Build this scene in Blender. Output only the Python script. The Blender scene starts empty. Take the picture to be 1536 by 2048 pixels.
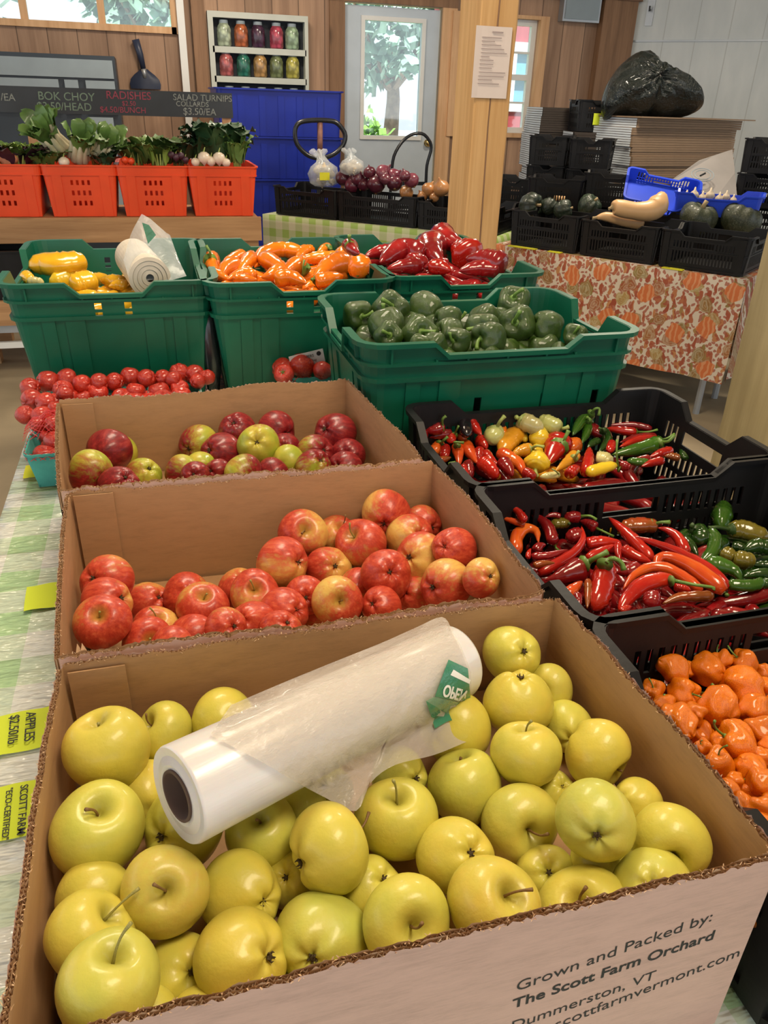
import bpy, bmesh, math, random
import numpy as np
from mathutils import Vector, Matrix, Quaternion
random.seed(7); np.random.seed(7)
PI = math.pi
SC = bpy.context.scene
COL = SC.collection
R3 = random.uniform

# ------------------------------------------------------------------ camera
FOCAL, CX, CY = 1540.0, 768.0, 1024.0
CAM = np.array([0.0, 0.0, 1.475])
def cam_axes(pitch, roll, yaw):
    F = np.array([0, math.cos(pitch), -math.sin(pitch)]); U = np.array([0, math.sin(pitch), math.cos(pitch)]); R = np.array([1.0, 0, 0])
    c, s = math.cos(roll), math.sin(roll)
    R, U = c*R + s*U, -s*R + c*U
    c, s = math.cos(yaw), math.sin(yaw)
    M = np.array([[c, -s, 0], [s, c, 0], [0, 0, 1]])
    return M@R, M@U, M@F
CR, CU, CF = cam_axes(math.radians(28.0), math.radians(1.9), math.radians(-16.4))
cam_data = bpy.data.cameras.new('camera'); cam = bpy.data.objects.new('camera', cam_data); COL.objects.link(cam)
cam_data.sensor_fit = 'VERTICAL'; cam_data.sensor_height = 36.0; cam_data.lens = FOCAL/2048*36.0
cam_data.clip_start = 0.02; cam_data.clip_end = 200
cam.matrix_world = Matrix(((CR[0], CU[0], -CF[0], CAM[0]), (CR[1], CU[1], -CF[1], CAM[1]), (CR[2], CU[2], -CF[2], CAM[2]), (0, 0, 0, 1)))
SC.camera = cam

def ray(x, y):                       # direction with unit depth along the optical axis
    return (x-CX)/FOCAL*CR - (y-CY)/FOCAL*CU + CF
def at(x, y, z):                     # where the view ray meets the level z
    d = ray(x, y); return Vector(CAM + d*((z-CAM[2])/d[2]))
def atY(x, y, Y):                    # where it meets the upright plane Y
    d = ray(x, y); return Vector(CAM + d*(Y/d[1]))
def atD(x, y, t): return Vector(CAM + ray(x, y)*t)

# ------------------------------------------------------------------ light and exposure
SC.view_settings.view_transform = 'Standard'; SC.view_settings.look = 'None'
SC.view_settings.gamma = 1.0; SC.view_settings.use_curve_mapping = False
SC.view_settings.exposure = 0.09
W = bpy.data.worlds.new('sky'); SC.world = W; W.use_nodes = True
wn = W.node_tree; bg = wn.nodes['Background']
tc = wn.nodes.new('ShaderNodeTexCoord'); sx = wn.nodes.new('ShaderNodeSeparateXYZ'); rp = wn.nodes.new('ShaderNodeValToRGB')
wn.links.new(tc.outputs['Generated'], sx.inputs[0]); wn.links.new(sx.outputs['Z'], rp.inputs[0]); wn.links.new(rp.outputs[0], bg.inputs[0])
rp.color_ramp.elements[0].position = 0.0; rp.color_ramp.elements[0].color = (0.93, 0.97, 1.0, 1)
rp.color_ramp.elements[1].position = 0.6; rp.color_ramp.elements[1].color = (0.75, 0.88, 1.0, 1)
bg.inputs[1].default_value = 1.25
def area(name, loc, target, size, power, color, sy=None):
    L = bpy.data.lights.new(name, 'AREA'); L.energy = power; L.color = color; L.size = size
    if sy: L.shape = 'RECTANGLE'; L.size_y = sy
    o = bpy.data.objects.new(name, L); COL.objects.link(o); o.location = loc
    o.rotation_euler = (Vector(target)-Vector(loc)).to_track_quat('-Z', 'Y').to_euler()
    return o
area('ceiling_lamp_front', (0.75, 0.15, 3.1), (0.2, 0.75, 0.8), 1.1, 40, (1.0, 0.83, 0.60), 0.55)
area('ceiling_lamp_middle', (0.2, 2.3, 3.15), (0.3, 2.2, 0.8), 1.2, 50, (1.0, 0.85, 0.64), 0.6)
area('ceiling_lamp_far', (0.6, 6.2, 3.15), (0.5, 6.3, 0.8), 0.5, 45, (1.0, 0.86, 0.68))
area('ceiling_lamp_rear', (2.9, 4.6, 3.15), (2.7, 4.7, 0.8), 0.5, 70, (1.0, 0.87, 0.68))
sun = bpy.data.lights.new('sun', 'SUN'); sun.energy = 8.0; sun.angle = 0.02; sun.color = (1.0, 0.95, 0.85)
so = bpy.data.objects.new('sun', sun); COL.objects.link(so); so.rotation_euler = (math.radians(36), 0, math.radians(-25))

# ------------------------------------------------------------------ helpers
def tag(o, label=None, cat=None, group=None, kind=None):
    if label: o['label'] = label
    if cat: o['category'] = cat
    if group: o['group'] = group
    if kind: o['kind'] = kind
    return o
def empty(name, loc=(0, 0, 0), rz=0.0):
    o = bpy.data.objects.new(name, None); COL.objects.link(o); o.location = loc; o.rotation_euler = (0, 0, rz); o.empty_display_size = 0.05
    return o
def link(name, me, mat=None, parent=None, loc=None):
    o = bpy.data.objects.new(name, me); COL.objects.link(o)
    if mat is not None:
        if len(me.materials) == 0: me.materials.append(mat)
    if parent is not None: o.parent = parent
    if loc is not None: o.location = loc
    return o
class MB:
    def __init__(s): s.v = []; s.f = []
    def quad(s, a, b, c, d):
        i = len(s.v); s.v += [tuple(a), tuple(b), tuple(c), tuple(d)]; s.f.append((i, i+1, i+2, i+3)); return s
    def add(s, vs, fs):
        i = len(s.v); s.v += [tuple(p) for p in vs]; s.f += [tuple(i+k for k in q) for q in fs]; return s
    def box(s, lo, hi, M=None):
        x0, y0, z0 = lo; x1, y1, z1 = hi
        vs = [(x0, y0, z0), (x1, y0, z0), (x1, y1, z0), (x0, y1, z0), (x0, y0, z1), (x1, y0, z1), (x1, y1, z1), (x0, y1, z1)]
        if M is not None: vs = [M @ Vector(p) for p in vs]
        return s.add(vs, [(0, 3, 2, 1), (4, 5, 6, 7), (0, 1, 5, 4), (1, 2, 6, 5), (2, 3, 7, 6), (3, 0, 4, 7)])
    def tube(s, pts, rad, n=8, cap=True):
        pts = [Vector(p) for p in pts]; m = len(pts)
        rs = rad if hasattr(rad, '__len__') else [rad]*m
        t0 = (pts[1]-pts[0]).normalized(); up = t0.orthogonal().normalized(); base = len(s.v); pt = t0
        for k in range(m):
            t = (pts[min(k+1, m-1)]-pts[max(k-1, 0)]).normalized()
            q = pt.rotation_difference(t); up = (q @ up); up = (up - t*up.dot(t)).normalized(); pt = t; w = t.cross(up)
            for j in range(n):
                a = 2*PI*j/n; s.v.append(tuple(pts[k] + (up*math.cos(a)+w*math.sin(a))*rs[k]))
        for k in range(m-1):
            for j in range(n):
                a = base+k*n+j; b = base+k*n+(j+1) % n; s.f.append((a, b, b+n, a+n))
        if cap:
            s.f.append(tuple(base+j for j in reversed(range(n)))); s.f.append(tuple(base+(m-1)*n+j for j in range(n)))
        return s
    def lathe(s, prof, n=24, M=None):
        base = len(s.v)
        for (r, z) in prof:
            for j in range(n):
                a = 2*PI*j/n; p = Vector((r*math.cos(a), r*math.sin(a), z)); s.v.append(tuple(M@p if M is not None else p))
        for k in range(len(prof)-1):
            for j in range(n):
                a = base+k*n+j; b = base+k*n+(j+1) % n; s.f.append((a, b, b+n, a+n))
        return s
    def mesh(s, name, smooth=False, weld=False):
        me = bpy.data.meshes.new(name); me.from_pydata([tuple(p) for p in s.v], [], s.f); me.validate()
        if weld:
            bm = bmesh.new(); bm.from_mesh(me); bmesh.ops.remove_doubles(bm, verts=bm.verts, dist=1e-5)
            if bm.calc_volume(signed=True) < 0: bmesh.ops.reverse_faces(bm, faces=bm.faces)
            bm.to_mesh(me); bm.free()
        if smooth: me.polygons.foreach_set('use_smooth', [True]*len(me.polygons))
        return me
    def build(s, name, mat, parent=None, loc=None, smooth=False, weld=False):
        return link(name, s.mesh(name, smooth, weld), mat, parent, loc)
def plate(mb, P, us, vs, solid, th):
    """A plate with rectangular holes: P(u, v, w) places a point; w runs through the thickness."""
    us = sorted(set(round(u, 5) for u in us)); vs = sorted(set(round(v, 5) for v in vs))
    nu, nv = len(us), len(vs); S = [[solid((us[i]+us[i+1])/2, (vs[j]+vs[j+1])/2) for j in range(nv-1)] for i in range(nu-1)]
    idx = {}
    def V(i, j, k):
        key = (i, j, k)
        if key not in idx: idx[key] = len(mb.v); mb.v.append(tuple(P(us[i], vs[j], th if k else 0.0)))
        return idx[key]
    for i in range(nu-1):
        for j in range(nv-1):
            if not S[i][j]: continue
            mb.f.append((V(i, j, 1), V(i+1, j, 1), V(i+1, j+1, 1), V(i, j+1, 1)))
            mb.f.append((V(i, j+1, 0), V(i+1, j+1, 0), V(i+1, j, 0), V(i, j, 0)))
            if i == 0 or not S[i-1][j]: mb.f.append((V(i, j, 0), V(i, j, 1), V(i, j+1, 1), V(i, j+1, 0)))
            if i == nu-2 or not S[i+1][j]: mb.f.append((V(i+1, j+1, 0), V(i+1, j+1, 1), V(i+1, j, 1), V(i+1, j, 0)))
            if j == 0 or not S[i][j-1]: mb.f.append((V(i+1, j, 0), V(i+1, j, 1), V(i, j, 1), V(i, j, 0)))
            if j == nv-2 or not S[i][j+1]: mb.f.append((V(i, j+1, 0), V(i, j+1, 1), V(i+1, j+1, 1), V(i+1, j+1, 0)))
    return mb
def spline(pts, n):
    """Catmull-Rom through the points, n samples."""
    P = [np.array(p, float) for p in pts]
    if len(P) == 2: return [P[0]*(1-t)+P[1]*t for t in np.linspace(0, 1, n)]
    P = [2*P[0]-P[1]]+P+[2*P[-1]-P[-2]]; out = []
    for t in np.linspace(0, len(P)-3-1e-6, n):
        k = int(t); u = t-k; a, b, c, d = P[k:k+4]
        out.append(0.5*((2*b)+(-a+c)*u+(2*a-5*b+4*c-d)*u*u+(-a+3*b-3*c+d)*u**3))
    return out

# ------------------------------------------------------------------ materials
def nodes_of(name):
    m = bpy.data.materials.new(name); m.use_nodes = True
    return m, m.node_tree, m.node_tree.nodes['Principled BSDF']
def N(nt, typ, **kw):
    n = nt.nodes.new(typ)
    for k, v in kw.items():
        if k.startswith('i_'): n.inputs[k[2:].replace('_', ' ')].default_value = v
        else: setattr(n, k, v)
    return n
def ramp(nt, fac, stops):
    r = nt.nodes.new('ShaderNodeValToRGB'); e = r.color_ramp.elements
    while len(e) < len(stops): e.new(0.5)
    for k, (p, c) in enumerate(stops): e[k].position = p; e[k].color = (*c, 1)
    nt.links.new(fac, r.inputs[0]); return r.outputs[0]
def math_(nt, op, a, b=0.5, clamp=False):
    n = nt.nodes.new('ShaderNodeMath'); n.operation = op; n.use_clamp = clamp
    for i, x in enumerate((a, b)):
        if hasattr(x, 'links'): nt.links.new(x, n.inputs[i])
        else: n.inputs[i].default_value = x
    return n.outputs[0]
def mixc(nt, fac, a, b, mode='MIX'):
    n = nt.nodes.new('ShaderNodeMix'); n.data_type = 'RGBA'; n.blend_type = mode
    for sock, x in ((n.inputs['Factor'], fac), (n.inputs['A'], a), (n.inputs['B'], b)):
        if hasattr(x, 'links'): nt.links.new(x, sock)
        elif isinstance(x, (int, float)): sock.default_value = x
        else: sock.default_value = (*x, 1)
    return n.outputs['Result']
def coords(nt, scale=(1, 1, 1), kind='Object', rot=(0, 0, 0)):
    t = nt.nodes.new('ShaderNodeTexCoord'); m = nt.nodes.new('ShaderNodeMapping'); m.inputs['Scale'].default_value = scale; m.inputs['Rotation'].default_value = rot
    nt.links.new(t.outputs[kind], m.inputs[0]); return m.outputs[0]
def noise(nt, vec, scale, detail=3, rough=0.5, out='Fac'):
    n = nt.nodes.new('ShaderNodeTexNoise'); n.inputs['Scale'].default_value = scale; n.inputs['Detail'].default_value = detail; n.inputs['Roughness'].default_value = rough
    nt.links.new(vec, n.inputs['Vector']); return n.outputs[out]
def bump(nt, b, h, strength=0.3, dist=0.002):
    n = nt.nodes.new('ShaderNodeBump'); n.inputs['Strength'].default_value = strength; n.inputs['Distance'].default_value = dist
    nt.links.new(h, n.inputs['Height']); nt.links.new(n.outputs[0], b.inputs['Normal'])
def mat(name, col, rough=0.5, var=0.12, scale=6.0, metal=0.0, coat=0.0, bmp=0.0, bscale=40.0, stretch=(1, 1, 1), spec=0.5, sss=0.0, obj_var=0.0, coatr=0.1):
    m, nt, b = nodes_of(name)
    v = coords(nt, stretch)
    f = noise(nt, v, scale, 4)
    lo = tuple(c*(1-var) for c in col); hi = tuple(min(1, c*(1+var)) for c in col)
    c = ramp(nt, f, [(0.3, lo), (0.7, hi)])
    if obj_var:
        oi = N(nt, 'ShaderNodeObjectInfo'); k = math_(nt, 'MULTIPLY_ADD', oi.outputs['Random'], 2*obj_var); k.node.inputs[2].default_value = 1-obj_var
        cc = nt.nodes.new('ShaderNodeCombineColor')
        for i in range(3): nt.links.new(k, cc.inputs[i])
        c = mixc(nt, 1.0, c, cc.outputs[0], 'MULTIPLY')
    nt.links.new(c, b.inputs['Base Color'])
    b.inputs['Roughness'].default_value = rough; b.inputs['Metallic'].default_value = metal
    b.inputs['Coat Weight'].default_value = coat; b.inputs['Coat Roughness'].default_value = coatr; b.inputs['Specular IOR Level'].default_value = spec
    if sss: b.inputs['Subsurface Weight'].default_value = sss; b.inputs['Subsurface Radius'].default_value = (0.01, 0.005, 0.002); b.inputs['Subsurface Scale'].default_value = 0.3
    if bmp: bump(nt, b, noise(nt, coords(nt, stretch), bscale, 4), bmp)
    return m
def wood(name, dark, light, axis='Z', scale=1.0, rough=0.65, knots=True, boards=None):
    m, nt, b = nodes_of(name)
    st = {'Z': (14, 14, 0.9), 'X': (0.9, 14, 14), 'Y': (14, 0.9, 14)}[axis]
    v = coords(nt, tuple(s*scale for s in st))
    f = noise(nt, v, 1.6, 6, 0.6); g = noise(nt, v, 6.0, 3, 0.6)
    f2 = math_(nt, 'ADD', math_(nt, 'MULTIPLY', f, 0.75), math_(nt, 'MULTIPLY', g, 0.25))
    c = ramp(nt, f2, [(0.32, dark), (0.5, tuple((a+b_)/2 for a, b_ in zip(dark, light))), (0.68, light)])
    if knots:
        ks = {'Z': (5, 5, 1.7), 'X': (1.7, 5, 5), 'Y': (5, 1.7, 5)}[axis]
        vo = N(nt, 'ShaderNodeTexVoronoi'); nt.links.new(coords(nt, tuple(s*scale for s in ks)), vo.inputs['Vector']); vo.inputs['Scale'].default_value = 1.0
        k = ramp(nt, vo.outputs['Distance'], [(0.05, (1, 1, 1)), (0.13, (0, 0, 0))])
        c = mixc(nt, math_(nt, 'MULTIPLY', k, 0.7), c, tuple(x*0.35 for x in dark))
    if boards:                                   # grooves between boards, along X or Y
        ax, w = boards
        sp = N(nt, 'ShaderNodeSeparateXYZ'); nt.links.new(coords(nt), sp.inputs[0])
        q = math_(nt, 'DIVIDE', sp.outputs[ax], w); fr = math_(nt, 'FRACT', q); fl = math_(nt, 'FLOOR', q)
        wn_ = N(nt, 'ShaderNodeTexWhiteNoise', noise_dimensions='1D'); nt.links.new(fl, wn_.inputs['W'])
        tone = math_(nt, 'MULTIPLY_ADD', wn_.outputs['Value'], 0.35); tone.node.inputs[2].default_value = 0.82
        cc = nt.nodes.new('ShaderNodeCombineColor')
        for i in range(3): nt.links.new(tone, cc.inputs[i])
        c = mixc(nt, 1.0, c, cc.outputs[0], 'MULTIPLY')
        gr = math_(nt, 'LESS_THAN', fr, 0.035)
        c = mixc(nt, math_(nt, 'MULTIPLY', gr, 0.75), c, tuple(x*0.3 for x in dark))
        h = math_(nt, 'SUBTRACT', 1.0, gr); bump(nt, b, h, 0.6, 0.006)
    else: bump(nt, b, f2, 0.25, 0.004)
    nt.links.new(c, b.inputs['Base Color']); b.inputs['Roughness'].default_value = rough
    return m
M = {}
M['wall_wood'] = wood('wall_boards', (0.25, 0.145, 0.09), (0.45, 0.285, 0.185), 'Z', 0.55, boards=('X', 0.235))
M['post_wood'] = wood('post_wood', (0.50, 0.27, 0.09), (0.72, 0.45, 0.20), 'Z', 0.7)
M['near_post'] = wood('rough_post_wood', (0.27, 0.205, 0.10), (0.50, 0.40, 0.22), 'Z', 0.45)
M['beam'] = wood('dark_beam_wood', (0.12, 0.06, 0.03), (0.25, 0.14, 0.08), 'X', 0.8)
M['corner_wood'] = wood('corner_board_wood', (0.17, 0.09, 0.045), (0.31, 0.17, 0.09), 'Z', 0.8)
M['stand_wood'] = wood('stand_plank_wood', (0.33, 0.17, 0.07), (0.55, 0.32, 0.15), 'X', 0.9)
M['casing'] = wood('window_casing_wood', (0.55, 0.30, 0.14), (0.78, 0.50, 0.28), 'Z', 0.8, knots=False)
M['floor'] = mat('concrete_floor', (0.30, 0.24, 0.15), 0.7, 0.25, 2.0, bmp=0.1)
M['ceiling'] = mat('ceiling_boards', (0.45, 0.33, 0.22), 0.8)
M['white_wall'] = None
M['door_paint'] = mat('door_paint', (0.52, 0.60, 0.68), 0.4, 0.04)
M['white_paint'] = mat('white_paint', (0.78, 0.79, 0.77), 0.5, 0.04)
M['sage_paint'] = mat('sage_white_paint', (0.55, 0.58, 0.52), 0.6, 0.06)
M['dark_paint'] = mat('dark_back_paint', (0.018, 0.024, 0.035), 0.7)
M['brass'] = mat('brass', (0.65, 0.47, 0.18), 0.25, 0.05, metal=1.0)
M['steel'] = mat('grey_steel', (0.40, 0.43, 0.46), 0.4, 0.05, metal=0.6)
M['black_metal'] = mat('black_metal', (0.012, 0.014, 0.018), 0.3, 0.1, coat=0.3)
M['chalkboard'] = mat('chalkboard', (0.030, 0.036, 0.045), 0.6, 0.35, 3.0)
M['chalk_white'] = mat('chalk_white', (0.26, 0.28, 0.26), 0.9, 0.5, 90)
M['chalk_green'] = mat('chalk_green', (0.18, 0.25, 0.19), 0.9, 0.2, 60)
M['chalk_red'] = mat('chalk_red', (0.30, 0.06, 0.09), 0.9, 0.2, 60)
M['black_plastic'] = mat('black_crate_plastic', (0.0065, 0.0065, 0.0075), 0.45, 0.3, 12, bmp=0.12, bscale=90, spec=0.32)
M['green_plastic'] = mat('green_tote_plastic', (0.003, 0.108, 0.060), 0.36, 0.22, 5, bmp=0.05, bscale=50)
M['orange_plastic'] = mat('orange_lug_plastic', (0.78, 0.075, 0.018), 0.4, 0.12, 4)
M['blue_plastic'] = mat('blue_bin_plastic', (0.006, 0.022, 0.30), 0.4, 0.15, 4)
M['bright_blue'] = mat('bright_blue_tray', (0.015, 0.06, 0.62), 0.35, 0.12, 4)
M['teal_pulp'] = mat('teal_pulp', (0.06, 0.33, 0.30), 0.75, 0.15, 30, bmp=0.2, bscale=120)
M['ink'] = mat('dark_ink', (0.012, 0.014, 0.018), 0.6, 0.1)
M['grey_ink'] = mat('grey_ink', (0.38, 0.31, 0.30), 0.8, 0.1)
M['green_ink'] = mat('green_ink', (0.02, 0.20, 0.10), 0.5, 0.3, 80)
M['paper'] = mat('paper', (0.72, 0.62, 0.57), 0.7, 0.04)
M['card'] = mat('white_card', (0.62, 0.63, 0.64), 0.6, 0.04)
M['note_green'] = mat('lime_sticky_note', (0.60, 0.72, 0.03), 0.75, 0.05)
M['note_yellow'] = mat('yellow_sticky_note', (0.78, 0.76, 0.03), 0.75, 0.05)
M['stem_green'] = mat('green_stem', (0.13, 0.24, 0.04), 0.45, 0.3, 40, coat=0.1)
M['stem_pale'] = mat('pale_stem', (0.33, 0.40, 0.11), 0.45, 0.25, 40)
M['stem_dark'] = mat('dark_green_stem', (0.035, 0.075, 0.012), 0.45, 0.3, 40)
M['stem_brown'] = mat('brown_stem', (0.20, 0.11, 0.035), 0.6, 0.35, 60)
M['stem_olive'] = mat('olive_stem', (0.30, 0.27, 0.07), 0.55, 0.3, 60)
M['calyx'] = mat('dried_blossom_end', (0.06, 0.04, 0.015), 0.8, 0.3, 60)

def cardboard(name, col, edge=False):
    m, nt, b = nodes_of(name)
    f = noise(nt, coords(nt, (3, 3, 14)), 7, 6, 0.65); g = noise(nt, coords(nt), 2.3, 3)
    q = noise(nt, coords(nt, (8, 8, 60)), 9, 3, 0.7)
    k = math_(nt, 'ADD', math_(nt, 'ADD', math_(nt, 'MULTIPLY', f, 0.45), math_(nt, 'MULTIPLY', g, 0.3)), math_(nt, 'MULTIPLY', q, 0.25))
    c = ramp(nt, k, [(0.34, tuple(x*0.80 for x in col)), (0.5, col), (0.72, tuple(min(1, x*1.14) for x in col))])
    nt.links.new(c, b.inputs['Base Color']); b.inputs['Roughness'].default_value = 0.72; b.inputs['Specular IOR Level'].default_value = 0.35
    bump(nt, b, f, 0.14, 0.002)
    return m
M['cardboard'] = cardboard('brown_cardboard', (0.45, 0.265, 0.13))
M['cardboard_out'] = cardboard('pale_outer_cardboard', (0.61, 0.41, 0.335))
M['cardboard_edge'] = cardboard('torn_cardboard_edge', (0.60, 0.41, 0.25))
M['flute'] = cardboard('corrugated_fluting', (0.58, 0.38, 0.22))

def gingham(name, cell=0.062, green=(0.42, 0.63, 0.35), pale=(0.74, 0.77, 0.72), rough=0.2, shine=0.6, wr=0.9):
    m, nt, b = nodes_of(name)
    sp = N(nt, 'ShaderNodeSeparateXYZ'); nt.links.new(coords(nt), sp.inputs[0])
    a = math_(nt, 'GREATER_THAN', math_(nt, 'FRACT', math_(nt, 'DIVIDE', sp.outputs['X'], cell*2)), 0.5)
    yz = math_(nt, 'ADD', sp.outputs['Y'], sp.outputs['Z'])
    c2 = math_(nt, 'GREATER_THAN', math_(nt, 'FRACT', math_(nt, 'DIVIDE', yz, cell*2)), 0.5)
    k = math_(nt, 'MULTIPLY', math_(nt, 'ADD', a, c2), 0.5)
    c = ramp(nt, k, [(0.0, pale), (0.5, tuple((x*0.55+y*0.45) for x, y in zip(pale, green))), (1.0, green)])
    nt.links.new(c, b.inputs['Base Color']); b.inputs['Roughness'].default_value = rough; b.inputs['Coat Weight'].default_value = shine; b.inputs['Coat Roughness'].default_value = 0.18
    v = coords(nt, (0.8, 2.6, 1.0)); h = noise(nt, v, 8, 4, 0.55)
    bump(nt, b, h, wr, 0.06)
    return m
M['gingham'] = gingham('green_gingham_plastic_cloth')
M['gingham_far'] = gingham('pale_green_gingham_cloth', 0.055, (0.30, 0.44, 0.10), (0.60, 0.60, 0.42), 0.7, 0.0, 0.1)

def white_boards():
    m, nt, b = nodes_of('white_painted_boards')
    sp = N(nt, 'ShaderNodeSeparateXYZ'); nt.links.new(coords(nt), sp.inputs[0])
    fr = math_(nt, 'FRACT', math_(nt, 'DIVIDE', sp.outputs['X'], 0.30)); gr = math_(nt, 'LESS_THAN', fr, 0.03)
    c = ramp(nt, noise(nt, coords(nt, (3, 3, 1)), 2.0, 4), [(0.3, (0.60, 0.66, 0.68)), (0.7, (0.72, 0.77, 0.78))])
    c = mixc(nt, math_(nt, 'MULTIPLY', gr, 0.35), c, (0.30, 0.31, 0.30))
    nt.links.new(c, b.inputs['Base Color']); b.inputs['Roughness'].default_value = 0.55
    bump(nt, b, math_(nt, 'SUBTRACT', 1.0, gr), 0.5, 0.005)
    return m
M['white_wall'] = white_boards()
def glass_mat(name, tint=(0.92, 0.97, 0.98), keep=0.88):
    m = bpy.data.materials.new(name); m.use_nodes = True; nt = m.node_tree; nt.nodes.clear()
    o = N(nt, 'ShaderNodeOutputMaterial'); t = N(nt, 'ShaderNodeBsdfTransparent'); g = N(nt, 'ShaderNodeBsdfGlossy'); mx = N(nt, 'ShaderNodeMixShader')
    t.inputs[0].default_value = (*tint, 1); g.inputs['Roughness'].default_value = 0.05; mx.inputs[0].default_value = 1-keep
    fn = noise(nt, coords(nt), 3.0); nt.links.new(ramp(nt, fn, [(0, (0.9, 0.95, 1)), (1, (1, 1, 1))]), g.inputs[0])
    nt.links.new(t.outputs[0], mx.inputs[1]); nt.links.new(g.outputs[0], mx.inputs[2]); nt.links.new(mx.outputs[0], o.inputs[0])
    return m
M['glass'] = glass_mat('window_glass')
def film_mat(name, clear=0.45, tint=(0.95, 0.93, 0.88), white=(0.70, 0.65, 0.60)):
    m, nt, b = nodes_of(name)
    o = nt.nodes['Material Output']; t = N(nt, 'ShaderNodeBsdfTransparent'); t.inputs[0].default_value = (*tint, 1); mx = N(nt, 'ShaderNodeMixShader')
    f = noise(nt, coords(nt), 14, 4)
    k = math_(nt, 'MULTIPLY_ADD', f, 0.3); k.node.inputs[2].default_value = (1-clear)-0.15
    nt.links.new(k, mx.inputs[0]); nt.links.new(t.outputs[0], mx.inputs[1]); nt.links.new(b.outputs[0], mx.inputs[2]); nt.links.new(mx.outputs[0], o.inputs[0])
    b.inputs['Base Color'].default_value = (*white, 1); b.inputs['Roughness'].default_value = 0.2; b.inputs['Coat Weight'].default_value = 0.5; b.inputs['Coat Roughness'].default_value = 0.08
    bump(nt, b, noise(nt, coords(nt, (1, 2, 1)), 22, 5, .6), 0.6, 0.012)
    return m
M['film'] = film_mat('clear_plastic_film', 0.52)
M['film_clear'] = film_mat('clear_bag_film', 0.62, (0.95, 0.97, 0.98), (0.8, 0.85, 0.88))
def roll_mat():
    m, nt, b = nodes_of('white_bag_roll')
    v = coords(nt, (1, 1, 1)); c = ramp(nt, noise(nt, v, 12, 3), [(0.3, (0.66, 0.64, 0.63)), (0.7, (0.76, 0.74, 0.73))])
    nt.links.new(c, b.inputs['Base Color']); b.inputs['Roughness'].default_value = 0.28; b.inputs['Coat Weight'].default_value = 0.4; b.inputs['Coat Roughness'].default_value = 0.15
    b.inputs['Subsurface Weight'].default_value = 0.2; b.inputs['Subsurface Scale'].default_value = 0.01
    bump(nt, b, noise(nt, coords(nt, (3, 30, 30)), 6, 4), 0.12, 0.003); return m
M['roll'] = roll_mat()

# ================================================================== the setting
def struct(name, mb, m, parent=None, smooth=False):
    o = mb.build(name, m, parent, smooth=smooth, weld=True)
    if parent is None: o['kind'] = 'structure'
    return o
YB = 8.0
def slab(name, lo, hi, m, parent=None): return struct(name, MB().box(lo, hi), m, parent)
slab('floor', (-6, -5, -0.1), (9, YB+0.15, 0.0), M['floor'])
slab('ceiling', (-4.5, -5, 3.3), (8.5, YB+0.15, 3.4), M['ceiling'])
wl = (-2.4, atY(345, 50, YB).x); wz = (CAM[2]+0.515, 2.85)               # window_1 opening
dr = (1.82, 2.765); dz1 = 2.26                                           # door opening
w2 = (2.95, 3.735); w2z = (CAM[2]-0.235, CAM[2]+0.735)                   # window_2 opening
holes = [(wl[0], wl[1], wz[0], wz[1]), (dr[0], dr[1], 0.0, dz1), (w2[0], w2[1], w2z[0], w2z[1])]
mb = MB(); us = [-6.0, 4.9]; vs = [0.0, 3.3]
for h in holes: us += [h[0], h[1]]; vs += [h[2], h[3]]
plate(mb, lambda u, v, w: (u, YB+0.12-w, v), us, vs, lambda u, v: not any(h[0] < u < h[1] and h[2] < v < h[3] for h in holes), 0.12)
struct('wall_back', mb, M['wall_wood'])
# the white wall that meets the back wall at the corner and runs off to the right
cdir = Vector((math.cos(math.radians(-46)), math.sin(math.radians(-46)), 0))
wr = struct('wall_right', MB().box((0, 0, 0), (5.5, 0.1, 3.3)), M['white_wall']); wr.location = (4.74, YB-0.04, 0); wr.rotation_euler = (0, 0, math.radians(-46))
t = struct('trim_1', MB().box((0.0, -0.012, CAM[2]+0.60), (5.4, 0.0, CAM[2]+0.615)), M['steel']); t.location = wr.location; t.rotation_euler = wr.rotation_euler
c0 = atY(1205, 100, YB).x
slab('trim_2', (4.36, YB-0.10, 0), (4.72, YB, 3.3), M['corner_wood'])
slab('trim_3', (2.8, YB-0.12, CAM[2]+0.93), (4.75, YB, CAM[2]+1.12), M['beam'])
# window_1: the long window high on the left
def pane(parent, x0, x1, z0, z1, y, name='pane'):
    return MB().box((x0, y, z0), (x1, y+0.004, z1)).build(name, M['glass'], parent)
w1 = empty('window_1'); w1['kind'] = 'structure'
mb = MB()
for lo, hi in (((wl[0], YB-0.03, wz[0]-0.05), (wl[1]+0.03, YB+0.02, wz[0])), ((wl[0], YB-0.03, wz[1]), (wl[1]+0.03, YB+0.02, wz[1]+0.05)), ((wl[1]-0.01, YB-0.03, wz[0]-0.05), (wl[1]+0.05, YB+0.02, wz[1]+0.05))): mb.box(lo, hi)
mb.build('window_frame', M['casing'], w1)
mx = [atY(46, 20, YB).x, atY(203, 30, YB).x]
for x in mx+[mx[0]-0.63, mx[0]-1.26]: MB().box((x-0.028, YB+0.0, wz[0]), (x+0.028, YB+0.06, wz[1])).build('mullion', M['casing'], w1)
pane(w1, wl[0], wl[1], wz[0], wz[1], YB+0.05)
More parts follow.
